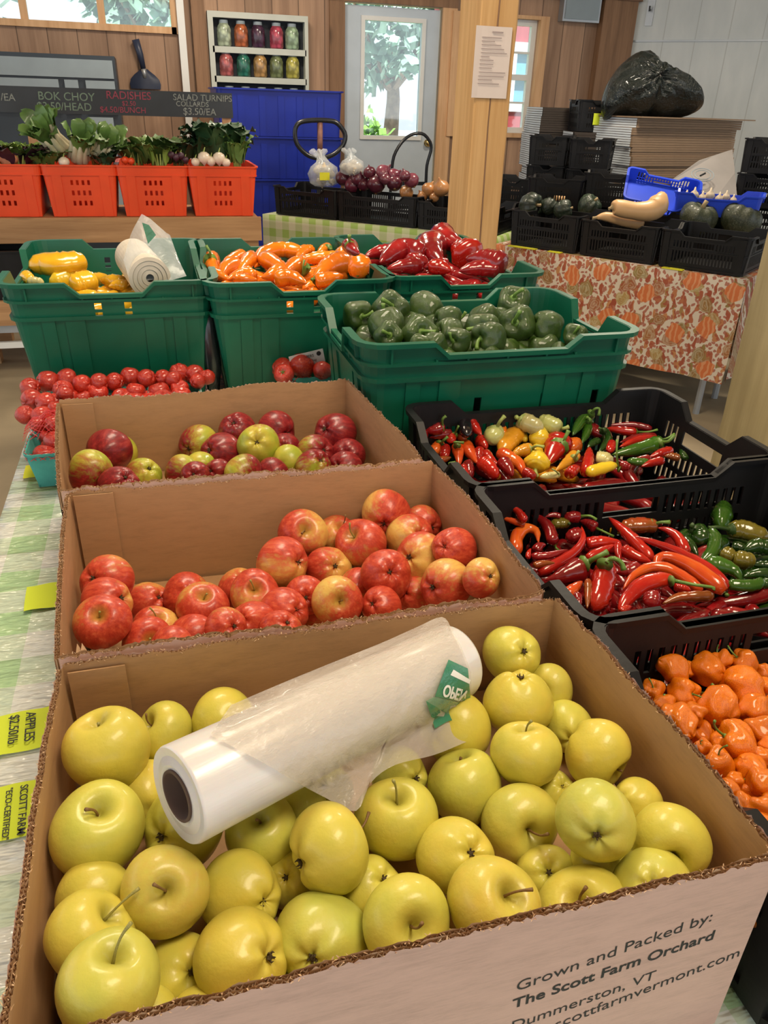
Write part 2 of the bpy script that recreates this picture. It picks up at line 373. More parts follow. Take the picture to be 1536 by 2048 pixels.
# door_1: pale door with a tall glass light
d1 = empty('door_1'); d1['kind'] = 'structure'
gx0, gx1 = atY(729, 150, YB).x, atY(841, 150, YB).x; gz0, gz1 = CAM[2]-0.285, CAM[2]+0.655
mb = MB(); plate(mb, lambda u, v, w: (u, YB+0.065-w, v), [dr[0]+.02, gx0, gx1, dr[1]-.02], [0.01, gz0, gz1, dz1-.02], lambda u, v: not (gx0 < u < gx1 and gz0 < v < gz1), 0.045)
mb.build('door_panel', M['door_paint'], d1)
mb = MB(); plate(mb, lambda u, v, w: (u, YB+0.02-w, v), [gx0-.035, gx0, gx1, gx1+.035], [gz0-.035, gz0, gz1, gz1+.035], lambda u, v: not (gx0 < u < gx1 and gz0 < v < gz1), 0.018)
mb.build('glass_surround', M['white_paint'], d1); pane(d1, gx0, gx1, gz0, gz1, YB+0.045)
kx = atY(855, 286, YB)
MB().lathe([(0.0, 0), (0.032, 0), (0.032, .012), (.012, .016), (.012, .035), (.03, .045), (.034, .06), (.026, .075), (0, .08)], 16, Matrix.Translation((kx.x, YB+0.02, kx.z)) @ Matrix.Rotation(PI/2, 4, 'X')).build('door_knob', M['brass'], d1, smooth=True)
slab('trim_4', (dr[0]-.13, YB-.03, 0), (dr[0]+.01, YB, dz1+.03), M['corner_wood'])
slab('trim_5', (dr[1]-.01, YB-.03, 0), (dr[1]+.13, YB, dz1+.03), M['casing'])
slab('trim_6', (dr[0]-.13, YB-.035, dz1), (dr[1]+.13, YB, dz1+.16), M['corner_wood'])
# window_2: white sash window behind the post
w2o = empty('window_2'); w2o['kind'] = 'structure'
mb = MB(); plate(mb, lambda u, v, w: (u, YB+0.08-w, v), [w2[0], w2[0]+.05, w2[1]-.05, w2[1]], [w2z[0], w2z[0]+.05, (w2z[0]+w2z[1])/2-.02, (w2z[0]+w2z[1])/2+.03, w2z[1]-.05, w2z[1]],
     lambda u, v: not (w2[0]+.05 < u < w2[1]-.05 and (w2z[0]+.05 < v < (w2z[0]+w2z[1])/2-.02 or (w2z[0]+w2z[1])/2+.03 < v < w2z[1]-.05)), 0.05)
mb.build('sash', M['white_paint'], w2o)
mb = MB(); xm = w2[0]+.05
for k in (1, 2): mb.box((w2[0]+.05+k*(w2[1]-w2[0]-.1)/3-.01, YB+.04, w2z[0]), (w2[0]+.05+k*(w2[1]-w2[0]-.1)/3+.01, YB+.07, w2z[1]))
for zz in (w2z[0]+.27, w2z[1]-.27): mb.box((w2[0], YB+.04, zz-.009), (w2[1], YB+.07, zz+.009))
mb.build('muntin', M['white_paint'], w2o); pane(w2o, w2[0], w2[1], w2z[0], w2z[1], YB+.055)
mb = MB(); plate(mb, lambda u, v, w: (u, YB-w, v), [w2[0]-.1, w2[0], w2[1], w2[1]+.09], [w2z[0]-.04, w2z[0], w2z[1], w2z[1]+.03], lambda u, v: not (w2[0] < u < w2[1] and w2z[0] < v < w2z[1]), 0.05)
mb.build('window_frame', M['casing'], w2o)
MB().box((wl[1]+.04, YB-.10, 0), (wl[1]+.10, YB-.02, 3.3)).build('trim_7', M['white_paint'])['kind'] = 'structure'
MB().box((wl[1]+.16, YB-.10, 0), (wl[1]+.27, YB-.02, 3.3)).build('trim_8', M['corner_wood'])['kind'] = 'structure'

# ------------------------------------------------------------------ outdoors, seen through the glass
M['lawn'] = mat('lawn', (0.30, 0.42, 0.14), 0.9, 0.2, 3); M['gravel'] = mat('pale_gravel_yard', (0.80, 0.78, 0.72), 0.9, 0.1, 3)
M['leaf_out'] = mat('sunlit_leaves', (0.30, 0.46, 0.36), 0.6, 0.45, 2.0); M['bark'] = mat('bark', (0.20, 0.15, 0.11), 0.9, 0.3, 10)
M['shrub'] = mat('shrub_leaves', (0.28, 0.50, 0.10), 0.6, 0.35, 4.0)
M['barn_red'] = wood('red_barn_boards', (0.42, 0.05, 0.06), (0.60, 0.10, 0.11), 'Z', 0.5, knots=False, boards=('X', 0.2))
g = MB().box((-40, YB+0.2, -0.35), (40, 16, -0.3)).build('ground_outside', M['lawn']); g['kind'] = 'structure'
g = MB().box((-60, 16, -0.35), (60, 60, -0.29)).build('yard_outside', M['gravel']); g['kind'] = 'structure'
def leaf_cloud(rx, ry, rz, n, size, cz, rnd):
    mb = MB()
    for _ in range(n):
        d = Vector((rnd.gauss(0, 1), rnd.gauss(0, 1), rnd.gauss(0, 1))).normalized(); q = rnd.uniform(0.45, 1.0)**0.5
        lump = 0.8+0.25*math.sin(5*d.x+3*d.z)*math.cos(4*d.y)
        c = Vector((d.x*rx, d.y*ry, d.z*rz))*q*lump+Vector((0, 0, cz)); a = Vector((rnd.gauss(0, 1), rnd.gauss(0, 1), rnd.gauss(0, 1))).normalized(); b = a.orthogonal(); s = size*rnd.uniform(.6, 1.3)
        mb.add([c-a*s, c+b*s*.55, c+a*s, c-b*s*.55], [(0, 1, 2, 3)])
    return mb
for k, (x, y, h, r, lab) in enumerate(((-4.2, 19, 3.7, 2.6, 'leafy tree outside, behind the first pane of the high window'), (0.75, 20, 3.5, 1.9, 'leafy tree outside, behind the second pane of the high window'),
        (6.4, 22.5, 3.7, 2.3, 'tall leafy tree outside, seen in the top of the door glass'), (14, 30, 5.5, 3.2, 'distant tree outside, beyond the red barn'))):
    rnd = random.Random(20+k); tr = empty('tree', (x, y, -0.3)); tag(tr, lab, 'tree')
    leaf_cloud(r, r, r*.80, 1500, 0.19, h, rnd).build('foliage', M['leaf_out'], tr)
    MB().tube([(0, 0, 0), (.1, 0, h*.5), (.05, .1, h*.9)], [.25, .18, .1], 10).build('trunk', M['bark'], tr)
    mb = MB()
    for j in range(5): a = j*1.3; mb.tube([(0.05, 0, h*.55), (math.cos(a)*r*.4, math.sin(a)*r*.4, h*.8), (math.cos(a)*r*.8, math.sin(a)*r*.8, h*1.05)], [.09, .06, .03], 6)
    mb.build('branches', M['bark'], tr)
sb = tag(leaf_cloud(.42, .42, .88, 900, .07, 0.0, random.Random(5)).build('shrub', M['shrub'], loc=(2.93, 11.0, 0.58)), 'bright green shrub outside, low in the door glass', 'shrub')
sb = tag(leaf_cloud(.8, .5, .62, 900, .07, 0.0, random.Random(6)).build('shrub', M['shrub'], loc=(3.75, 12.3, 0.42)), 'low spreading green shrub outside, beside the taller shrub', 'shrub')
brn = empty('barn', (5.02, 12.0, -.3)); tag(brn, 'red barn outside, seen through the white sash window', 'building')
bz0, bz1 = atY(1030, 205, 12).z+.3, atY(1040, 105, 12).z+.3
mb = MB(); plate(mb, lambda u, v, w: (u, -w, v), [0, .24, .50, 5], [0, bz0, bz1, 4.2], lambda u, v: not (.24 < u < .50 and bz0 < v < bz1), .1)
mb.build('siding', M['barn_red'], brn); MB().box((-.1, -.2, 4.1), (5.1, 3, 4.3)).build('roof', M['steel'], brn)
MB().box((0, .02, 0), (5, 3, 4.1)).build('walls', M['barn_red'], brn)
mb = MB(); plate(mb, lambda u, v, w: (u, -.06-w, v), [.13, .24, .50, .61], [bz0-.12, bz0, (bz0+bz1)/2-.03, (bz0+bz1)/2+.03, bz1, bz1+.12], lambda u, v: not (.24 < u < .50 and (bz0 < v < (bz0+bz1)/2-.03 or (bz0+bz1)/2+.03 < v < bz1)), .08)
bw = mb.build('window_frame', M['white_paint'], brn); MB().box((.24, -.05, bz0), (.50, -.04, bz1)).build('pane', mat('barn_window_pane', (.18, .45, .62), .2), bw)

# ------------------------------------------------------------------ timber posts
def timber(name, lab, x0, y0, sx_, sy_, m, crack=True):
    mb = MB(); n = 24; rnd = random.Random(len(lab))
    ring = lambda z: [Vector((a+rnd.uniform(-.002, .002), b+rnd.uniform(-.002, .002), z)) for a, b in ((.006, 0), (sx_-.006, 0), (sx_, .006), (sx_, sy_-.006), (sx_-.006, sy_), (.006, sy_), (0, sy_-.006), (0, .006))]
    base = []; vs = []; fs = []
    for k in range(n+1): vs += ring(3.3*k/n)
    for k in range(n):
        for j in range(8): fs.append((k*8+j, k*8+(j+1) % 8, k*8+8+(j+1) % 8, k*8+8+j))
    mb.add(vs, fs); o = empty(name, (x0, y0, 0)); tag(o, lab, 'post'); mb.build('timber', m, o)
    if crack:
        mk = MB(); xs = sx_*.45
        mk.tube([(xs, -.0005, .0), (xs+.006, -.0005, .8), (xs-.004, -.0005, 1.4), (xs+.008, -.0005, 2.2), (xs+.003, -.0005, 3.3)], .0035, 6)
        mk.build('drying_crack', M['corner_wood'], o)
    return o
PX = 1.42
timber('timber_post', 'square golden timber post with a paper notice, standing behind the green totes', PX, 3.62, 0.172, 0.26, M['post_wood'])
timber('timber_post', 'rough knotty timber post close beside the black pepper crates', 1.545, 1.50, 0.28, 0.28, M['near_post'], False)
# paper notice
nz0, nz1 = CAM[2]+0.03, CAM[2]+0.30
pn = empty('paper_notice', (PX-.022, 3.612, nz0)); tag(pn, 'printed white paper notice tacked to the golden timber post', 'notice')
mb = MB()
for i in range(6):
    for j in range(8):
        P = lambda a, b: (a/6*.168, -.002-.004*math.sin(a*1.1)*b/8*.5-(.004 if a == 0 else 0), b/8*(nz1-nz0))
        mb.quad(P(i, j), P(i+1, j), P(i+1, j+1), P(i, j+1))
mb.build('sheet', M['paper'], pn, weld=True)
mk = MB()
for (a, b, r) in ((.075, .125, .92), (.03, .12, .845), (.03, .09, .795), (.03, .12, .745), (.03, .135, .69), (.03, .15, .635), (.03, .07, .585), (.027, .09, .535), (.027, .09, .48), (.027, .085, .425), (.027, .15, .365), (.025, .145, .31), (.025, .09, .26), (.025, .125, .205)):
    z = r*(nz1-nz0); mk.box((a, -.0085, z-.0018 if r < .9 else z-.003), (b, -.008, z+.0018 if r < .9 else z+.003))
mk.build('printed_lines', M['grey_ink'], pn)

# ================================================================== the long produce table
TZ = 0.75; TX0, TX1, TY0, TY1 = -0.342, 1.0, 0.06, 2.70
tb = empty('market_table', (0.3, 1.4, 0)); tag(tb, 'long folding table under the green gingham cloth', 'table')
MB().box((TX0+.01-.3, TY0-1.4+.01, TZ-.035), (TX1-.31, TY1-1.41, TZ-.004)).build('table_top', M['stand_wood'], tb)
for sx_ in (TX0+.06-.3, TX1-.36):
    for sy_ in (TY0+.1-1.4, 0, TY1-1.5): MB().tube([(sx_, sy_, 0), (sx_, sy_, TZ-.035)], .016, 10).build('leg', M['steel'], tb)
def cloth_mesh(name, m, x0, x1, y0, y1, z, drop, nx, ny, seed, amp=.003, flare=.05):
    """A table cloth: top and four hanging sides as one continuous wrinkled sheet."""
    rnd = random.Random(seed); ph = [(rnd.uniform(4, 40), rnd.uniform(8, 50), rnd.uniform(0, 6)) for _ in range(7)]
    nd = 8; xs = [x0]*nd+list(np.linspace(x0, x1, nx))+[x1]*nd; ys = [y0]*nd+list(np.linspace(y0, y1, ny))+[y1]*nd
    dx = [drop*(nd-i)/nd for i in range(nd)]+[0]*nx+[drop*(i+1)/nd for i in range(nd)]
    dy = [drop*(nd-i)/nd for i in range(nd)]+[0]*ny+[drop*(i+1)/nd for i in range(nd)]
    vs = []; fs = []
    for j in range(len(ys)):
        for i in range(len(xs)):
            x, y = xs[i], ys[j]; d = max(dx[i], dy[j])
            w = sum(math.sin(a*x+b*y+c) for a, b, c in ph)/7
            fx = (-1 if i < nd else 1 if i >= nd+nx else 0)*dx[i]/drop; fy = (-1 if j < nd else 1 if j >= nd+ny else 0)*dy[j]/drop
            fold = .012*math.sin((y if fx else x)*38+seed)+.01*math.sin((y if fx else x)*71)
            vs.append((x+fx*(flare*.4+fold*d/drop), y+fy*(flare*.4+fold*d/drop), z+abs(w)*amp*(1 if d == 0 else 0)-d))
    k = len(xs)
    for j in range(len(ys)-1):
        for i in range(k-1):
            if dx[i]+dx[i+1] > 0 and dy[j]+dy[j+1] > 0 and (i < nd or i >= nd+nx-1) and (j < nd or j >= nd+ny-1): continue
            fs.append((j*k+i, j*k+i+1, j*k+k+i+1, j*k+k+i))
    mb = MB(); mb.add(vs, fs); return mb
cl = cloth_mesh('tablecloth', M['gingham'], TX0, TX1, TY0, TY1, TZ, .34, 60, 110, 3).build('tablecloth', M['gingham'], smooth=True)
tag(cl, 'wrinkled green and white gingham plastic cloth under the apple boxes', 'tablecloth')

# ------------------------------------------------------------------ cardboard apple boxes
def torn_panel(A, B, n, z0, z1a, z1b, seed, parent, name, outer=True, bow=0.0):
    """One double-wall board from A to B; n points inward; its cut edge is torn and shows the fluting."""
    rnd = random.Random(seed); A, B, n = Vector(A), Vector(B), Vector(n); L = (B-A).length; th = .0054
    m = int(L/.0035); us = [i/m for i in range(m+1)]
    low = [0]
    for _ in range(m): low.append(max(-.004, min(.004, low[-1]+rnd.gauss(0, .0009))))
    def sheet(off, zoff, jit):
        vs = []; fs = []
        for i, u in enumerate(us):
            p = A+(B-A)*u+n*off-n*bow*math.sin(PI*u); zt = z1a*(1-u)+z1b*u+low[i]+zoff+rnd.gauss(0, jit)
            for q in (0, .5, .9, 1): vs.append((p.x, p.y, z0+(zt-z0)*q))
        for i in range(m):
            for q in range(3): a = i*4+q; fs.append((a, a+4, a+5, a+1))
        return vs, fs
    mb = MB(); ids = []
    for off, zoff, jit, mi in ((0, 0, .0009, 0), (-th*.5, -.0010, .0012, 2), (-th, -.0006, .0013, 1)):
        vs, fs = sheet(off, zoff, jit); mb.add(vs, fs); ids += [mi]*len(fs)
    for row in (0, 1):                                       # fluting between the liners
        vs = []; fs = []; mm = int(L/.0042)
        for i in range(mm*2+1):
            u = i/(mm*2); p = A+(B-A)*u-n*(th*.5*row+(th*.5 if i % 2 else 0.0003))-n*bow*math.sin(PI*u); k = min(m, int(u*m)); zt = z1a*(1-u)+z1b*u+low[k]-.0004-rnd.random()*.0016
            vs += [(p.x, p.y, zt-.03), (p.x, p.y, zt)]
        for i in range(mm*2): fs.append((2*i, 2*i+2, 2*i+3, 2*i+1))
        mb.add(vs, fs); ids += [2]*len(fs)
    for _ in range(int(L*800)):                              # torn paper fibres
        u = rnd.random(); k = min(m, int(u*m)); off = rnd.choice((0, 0, -th, -th, -th*.5)); p = A+(B-A)*u+n*off-n*bow*math.sin(PI*u); zt = z1a*(1-u)+z1b*u+low[k]
        t = (B-A).normalized(); s = rnd.uniform(.0003, .0009); d = t*rnd.uniform(-.003, .003)+n*rnd.uniform(-.002, .0018)+Vector((0, 0, rnd.uniform(-.0005, .0022)))
        c = Vector((p.x, p.y, zt-.0015)); mb.add([c-t*s, c+t*s, c+d+t*s*.4, c+d-t*s*.4], [(0, 1, 2, 3)]); ids.append(3)
    me = mb.mesh(name)
    for k in ('cardboard', 'cardboard_out', 'flute', 'cardboard_edge'): me.materials.append(M[k])
    if len(ids) == len(me.polygons): me.polygons.foreach_set('material_index', ids)
    return link(name, me, None, parent)
def apple_box(lab, FL, FR, BR, BL, zt, seed, tray):
    o = empty('apple_box', (0, 0, 0)); tag(o, lab, 'box', 'cut-down cardboard apple boxes'); z0 = TZ+.006
    q = lambda p: (p[0], p[1], 0)
    torn_panel(q(FL), q(FR), (0, 1, 0), z0, zt[0], zt[1], seed, o, 'front_panel')
    torn_panel(q(FR), q(BR), (-1, 0, 0), z0, zt[1], zt[2], seed+1, o, 'side_panel', bow=.004)
    torn_panel(q(BR), q(BL), (0, -1, 0), z0, zt[2], zt[3], seed+2, o, 'back_panel')
    torn_panel(q(BL), q(FL), (1, 0, 0), z0, zt[3], zt[0], seed+3, o, 'side_panel', bow=.003)
    i = .002
    mb = MB().box((0, 0, 0), (1, 1, .004)); mb.v = [((FL[0]*(1-a)+FR[0]*a)*(1-b)+(BL[0]*(1-a)+BR[0]*a)*b, (FL[1]*(1-a)+FR[1]*a)*(1-b)+(BL[1]*(1-a)+BR[1]*a)*b, z0+c) for a, b, c in mb.v]
    mb.build('bottom', M['cardboard'], o)
    mb = MB().box((.012, .015, 0), (.988, .985, .004)); mb.v = [((FL[0]*(1-a)+FR[0]*a)*(1-b)+(BL[0]*(1-a)+BR[0]*a)*b, (FL[1]*(1-a)+FR[1]*a)*(1-b)+(BL[1]*(1-a)+BR[1]*a)*b, tray+c) for a, b, c in mb.v]
    mb.build('tray_insert', M['cardboard'], o)
    fw = .058; yb = BL[1]-.004                               # the folded tab glued inside the far corner
    MB().box((BL[0]+.004, yb-.0016, z0+.02), (BL[0]+fw, yb, zt[3]-.004)).build('corner_tab', M['cardboard'], o)
    return o
ZR = CAM[2]-.5
BOXF = ((-.134, .304), (.411, .300), (.400, .652), (-.131, .656))
BOXM = ((-.136, .676), (.391, .672), (.386, 1.046), (-.154, 1.054))
BOXB = ((-.166, 1.066), (.372, 1.070), (.344, 1.478), (-.202, 1.452))
bxf = apple_box('front cardboard box of golden apples with printed orchard lettering', *BOXF, (ZR-.002, ZR, ZR, ZR), 11, ZR-.118)
bxm = apple_box('middle cardboard box of orange red apples between two other boxes', *BOXM, (ZR, ZR, ZR, ZR), 21, ZR-.165)
bxb = apple_box('rear cardboard box of dark red and green apples', *BOXB, (ZR, ZR-.004, ZR, ZR-.004), 31, ZR-.165)
# a curl of torn board inside the middle box
mb = MB(); pts = [(-.131, .70, ZR-.045), (-.126, .70, ZR-.06), (-.118, .695, ZR-.085), (-.124, .70, ZR-.11)]
for a, b in zip(pts, pts[1:]): mb.quad(a, b, (b[0], b[1]+.055, b[2]), (a[0], a[1]+.055, a[2])); mb.quad((a[0]+.005, a[1], a[2]), (b[0]+.005, b[1], b[2]), (b[0]+.005, b[1]+.055, b[2]), (a[0]+.005, a[1]+.055, a[2]))
mb.build('torn_flap', M['cardboard_edge'], bxm)

FONT_EXTRA = []
def text(body, name, m, parent, loc, size, rot, bold=0.0, shear=0.0, spacing=1.0, align='LEFT', mirror=False, scale=(1, 1), ext=.0002, line=1.0):
    c = bpy.data.curves.new(name, 'FONT'); c.body = body; c.size = size; c.offset = bold; c.shear = shear; c.space_character = spacing; c.align_x = align; c.extrude = ext; c.resolution_u = 4; c.space_line = line
    tmp = bpy.data.objects.new(name+'_tmp', c); COL.objects.link(tmp)
    dg = bpy.context.evaluated_depsgraph_get(); me = bpy.data.meshes.new_from_object(tmp.evaluated_get(dg)); bpy.data.objects.remove(tmp)
    me.name = name; me.materials.clear(); me.materials.append(m)
    o = bpy.data.objects.new(name, me); COL.objects.link(o); o.parent = parent; o.location = loc; o.rotation_euler = rot
    o.scale = (scale[0], -scale[1] if mirror else scale[1], 1)
    return o
P_ = lambda x, y: atY(x, y, .2955)
for body, (x0, y0), (x1, y1), bold in (('Grown and Packed by:', (1031, 1984), (1424, 1842), 0.0), ('The Scott Farm Orchard', (1024, 2018), (1428, 1878), .0005), ('Dummerston, VT', (1020, 2062), (1312, 1958), 0.0), ('scottfarmvermont.com', (1108, 2058), (1478, 1912), 0.0)):
    yo = lambda x: .304-.004*(x+.134)/.545-.0054-.0003
    a, b = atY(x0, y0, yo(.21)), atY(x1, y1, yo(.38)); L = math.hypot(b.x-a.x, b.z-a.z)
    o = text(body, 'printed_lettering', M['ink'], bxf, (a.x, yo(a.x), a.z), .024, (PI/2, -math.atan2(b.z-a.z, b.x-a.x), -.0073), bold=bold, shear=.08, ext=.0)
    w = max(v.co.x for v in o.data.vertices); o.scale = (L/w, L/w*1.0, 1)

# ------------------------------------------------------------------ tubs: a wall that runs round a rounded rectangle
class Rim:
    def __init__(s, L, Wd, r, seg=4):
        s.L, s.W, s.r = L, Wd, r; s.segs = []; u = 0; s.us = [0]; s.start = []
        for side in range(4):
            ln = (L if side % 2 == 0 else Wd)-2*r; s.start.append((u, ln)); u += ln; s.us.append(u); al = PI*r/2
            for k in range(seg): s.us.append(u+al*(k+1)/seg)
            u += al
        s.T = u
    def side(s, u):
        u = u % s.T if u < s.T-1e-9 else s.T-1e-9
        for k in range(4):
            st, ln = s.start[k]
            if u <= st+ln+1e-9: return k, u-st-ln/2, False
            if u < st+ln+PI*s.r/2: return k, (u-st-ln)/(PI*s.r/2), True
        return 3, 1.0, True
    def pt(s, u):
        k, a, arc = s.side(u); L2, W2, r = s.L/2, s.W/2, s.r
        if abs(u-s.T) < 1e-7: k, a, arc = 0, -s.start[0][1]/2, False
        if not arc: x, y, nx, ny = ((a, -W2, 0, -1), (L2, a, 1, 0), (-a, W2, 0, 1), (-L2, -a, -1, 0))[k]
        else:
            th = a*PI/2; c, d = math.sin(th), math.cos(th)
            cx, cy, nx, ny = ((L2-r, -W2+r, c, -d), (L2-r, W2-r, d, c), (-L2+r, W2-r, -c, d), (-L2+r, -W2+r, -d, -c))[k]
            x, y = cx+nx*r, cy+ny*r
        return x, y, nx, ny
def tub(o, L, Wd, H, r, taper, m, th=.004, dips={}, holes=(), lip=.014, lip_h=.022, bands=(), ribs=(), base_z=None, base_holes=None, dip_ref=None, wall_name='walls', low_lip=None):
    """Fills Empty o with walls, rim, base, bands and ribs. dips: side -> list of (a, drop) break points; holes: (side, a0, a1, z0, z1)."""
    R_ = Rim(L, Wd, r)
    def drop(u):
        k, a, arc = R_.side(u); d = dips.get(k)
        if not d or arc: return 0.0
        xs = [p[0] for p in d]; return float(np.interp(a, xs, [p[1] for p in d]))
    dm = max([p[1] for d in dips.values() for p in d]+[0]); Hd = H-dm-.002
    us = list(R_.us)
    for k, d in dips.items():
        st, ln = R_.start[k]; us += [st+ln/2+p[0] for p in d if abs(p[0]) < ln/2]
    hl = []
    for (k, a0, a1, z0, z1) in holes:
        st, ln = R_.start[k]; hl.append((st+ln/2+a0, st+ln/2+a1, z0, z1)); us += [st+ln/2+a0, st+ln/2+a1]
    vs = [0, Hd, H]+[z for h in hl for z in h[2:]]
    def P(u, v, w):
        x, y, nx, ny = R_.pt(u); z = v if v <= Hd+1e-6 else Hd+(v-Hd)/(H-Hd)*(H-drop(u)-Hd); off = w-taper*(1-z/H)
        return (x+nx*off, y+ny*off, z)
    mb = MB(); plate(mb, P, us, vs, lambda u, v: not any(h[0] < u < h[1] and h[2] < v < h[3] for h in hl), th)
    wall_mb = mb
    def band(z0, z1, out, name, foll=False):
        mb = MB()
        def Q(u, v, w):
            x, y, nx, ny = R_.pt(u); d = drop(u) if foll else 0; z = z0+(z1-z0)*v-d; off = w*(out)+th*.5-taper*(1-z/H)
            return (x+nx*off, y+ny*off, z)
        plate(mb, Q, us if foll else list(R_.us), [0, 1], lambda u, v: True, 1.0); return mb.build(name, m, o, weld=True)
    if lip: band(H-lip_h*.35, H+.001, lip, 'rim', True)
    if low_lip: band(H-lip_h*.35-low_lip-dm, H-lip_h*.35-low_lip-dm+.006, lip*.8, 'rim_ledge')
    for (z0, z1, out) in bands: band(z0, z1, out, 'band')
    if ribs:
        mb = wall_mb
        for (k, a, w, out, z0, z1) in ribs:
            st, ln = R_.start[k]; u = st+ln/2+a; x, y, nx, ny = R_.pt(u)
            def Q(t, z, q): of = th*.6+q-taper*(1-z/H); return Vector((x-ny*t+nx*of, y+nx*t+ny*of, z))
            mb.add([Q(-w/2, z0, 0), Q(w/2, z0, 0), Q(w/2, z0, out), Q(-w/2, z0, out), Q(-w/2, z1, 0), Q(w/2, z1, 0), Q(w/2, z1, out), Q(-w/2, z1, out)], [(0, 3, 2, 1), (4, 5, 6, 7), (0, 1, 5, 4), (1, 2, 6, 5), (2, 3, 7, 6), (3, 0, 4, 7)])
    wall_mb.build(wall_name, m, o, weld=True)
    bz = .004 if base_z is None else base_z; ins = taper*(1-bz/H)+.001
    mb = MB(); vs_ = [(R_.pt(u)[0]-R_.pt(u)[2]*ins, R_.pt(u)[1]-R_.pt(u)[3]*ins) for u in sorted(R_.us)[:-1]]
    mb.add([(x, y, bz) for x, y in vs_]+[(x, y, bz-.004) for x, y in vs_], [tuple(range(len(vs_))), tuple(reversed(range(len(vs_), 2*len(vs_))))]); mb.build('base', m, o)
    return o
def dip_side(half, corner, depth, slope=.03): return [(-half, 0), (-half+corner, 0), (-half+corner+slope, depth), (half-corner-slope, depth), (half-corner, 0), (half, 0)]
ZT = CAM[2]-.40
def tote(lab, cx, cy, L, Wd, H, taper, dl, dw, base_z, eyes=True, name='produce_tote', ledge=.085, slots=(), rz=0.0):
    o = empty(name, (cx, cy, TZ+.006), rz); tag(o, lab, 'tote', 'green plastic totes')
    hx, hy = L/2-.05, Wd/2-.05
    dips = {0: dip_side(hx, dl[0], dl[1]), 2: dip_side(hx, dl[0], dl[1]), 1: dip_side(hy, dw[0], dw[1]), 3: dip_side(hy, dw[0], dw[1])}
    holes = []
    if eyes:
        for k in (0, 2):
            for a in (-.035, .035):
                for z in (H-.058, H-.083): holes.append((k, a-.0085, a+.0085, z-.009, z+.009))
    for (k, a0, a1, z0, z1) in slots: holes.append((k, a0, a1, z0, z1))
    ribs = []
    for k, half in ((0, hx), (2, hx), (1, hy), (3, hy)):
        for f in (-.8, -.48, .48, .8): ribs.append((k, f*half, .045 if abs(f) < .5 else .03, .006, .02, H-ledge-.004))
        for f in (-1., -.62, -.35, 0, .35, .62, 1.): ribs.append((k, f*half, .004, .010, H-.042, H-.010-(dl[1] if k % 2 == 0 else dw[1])*(1 if abs(f) < .7 else 0)*1.0))
    tub(o, L, Wd, H, .04, taper, M['green_plastic'], .004, dips, holes, lip=.016, lip_h=.024, bands=((H-ledge-.005, H-ledge+.004, .010), (H-.046, H-.040, .012)), ribs=ribs, base_z=base_z)
    return o
HT = ZT-TZ-.006
tote('green tote of yellow peppers, standing behind the tomato baskets', -.118, 2.315, .485, .63, HT, .045, (.09, .028), (.11, .05), HT-.13)
tote('green tote heaped with orange peppers, beside the tote of yellow peppers', .345, 2.285, .465, .66, HT, .04, (.10, .026), (.12, .05), HT-.11)
tote('green tote of long red peppers, furthest of the totes', .80, 2.32, .43, .68, HT, .04, (.08, .028), (.12, .05), HT-.10)
HB = CAM[2]-.405-TZ-.006
tote('green tote of green bell peppers, standing behind the black crates', .655, 1.60, .585, .42, HB, .03, (.085, .026), (.075, .05), HB-.125, eyes=False, ledge=.075,
     slots=[(0, a-.008, a+.008, HB-.165, HB-.125) for a in (-.2, -.05, .1, .22)])
# black plastic bag squeezed between the first two totes
mb = MB(); rnd = random.Random(4)
for k in range(10): z = k/9
mb.tube([(.108, 2.04, TZ+.01), (.112, 2.03, TZ+.10), (.108, 2.035, TZ+.2), (.11, 2.05, ZT-.045)], [.016, .022, .018, .012], 10)
tag(mb.build('black_bag', mat('black_bag_plastic', (.02, .022, .025), .22, .2, coat=.4, bmp=.6, bscale=25), smooth=True), 'crumpled black plastic bag stuffed between the yellow and orange pepper totes', 'bag')

# ------------------------------------------------------------------ black vented crates
def crate(lab, loc, L, Wd, H, rz=0.0, group=None, m='black_plastic', name='vented_crate', detail=True, dips=True, cat='crate'):
    o = empty(name, loc, rz); tag(o, lab, cat, group)
    holes = []
    if detail:
        for k, half in ((0, L/2-.03), (2, L/2-.03), (1, Wd/2-.03), (3, Wd/2-.03)):
            hh = .052 if k % 2 == 0 else .06
            holes.append((k, -hh, hh, H-.078, H-.050))
            n = int((half-.03)/.0165)
            for i in range(-n, n+1):
                a = i*.0165
                if abs(a) > half-.018: continue
                if abs(a) > hh+.012: holes.append((k, a-.0042, a+.0042, H-.082, H-.048))
                holes.append((k, a-.0042, a+.0042, H-.128, H-.098)); holes.append((k, a-.0042, a+.0042, .03, .06))
    d = {}
    if dips:
        d = {0: dip_side(L/2-.03, .06, .026, .03), 2: dip_side(L/2-.03, .06, .026, .03), 1: dip_side(Wd/2-.03, .055, .03, .03), 3: dip_side(Wd/2-.03, .055, .03, .03)}
    bands = ((H-.094, H-.088, .006), (.0, .012, .006)) if detail else ()
    ribs = []
    if detail:
        for k, half in ((0, L/2-.03), (2, L/2-.03), (1, Wd/2-.03), (3, Wd/2-.03)):
            for f in (-1, 1): ribs.append((k, f*half, .03, .006, .0, H-.012))
    tub(o, L, Wd, H, .022, .012, M[m], .0035, d, holes, lip=.013, lip_h=.02, bands=bands, ribs=ribs)
    return o
HC = CAM[2]-.52-TZ-.006; ZC = TZ+.006; CXM = (.443+.993)/2
CR1 = (.425, .975, .995, 1.350); CR2 = (.425, .975, .632, .985); CR3 = (.425, .975, .268, .622)
crate('black vented crate of mixed hot peppers, in front of the green bell pepper tote', (CXM, (CR1[2]+CR1[3])/2, ZC), .55, .355, HC, group='black crates on the main table')
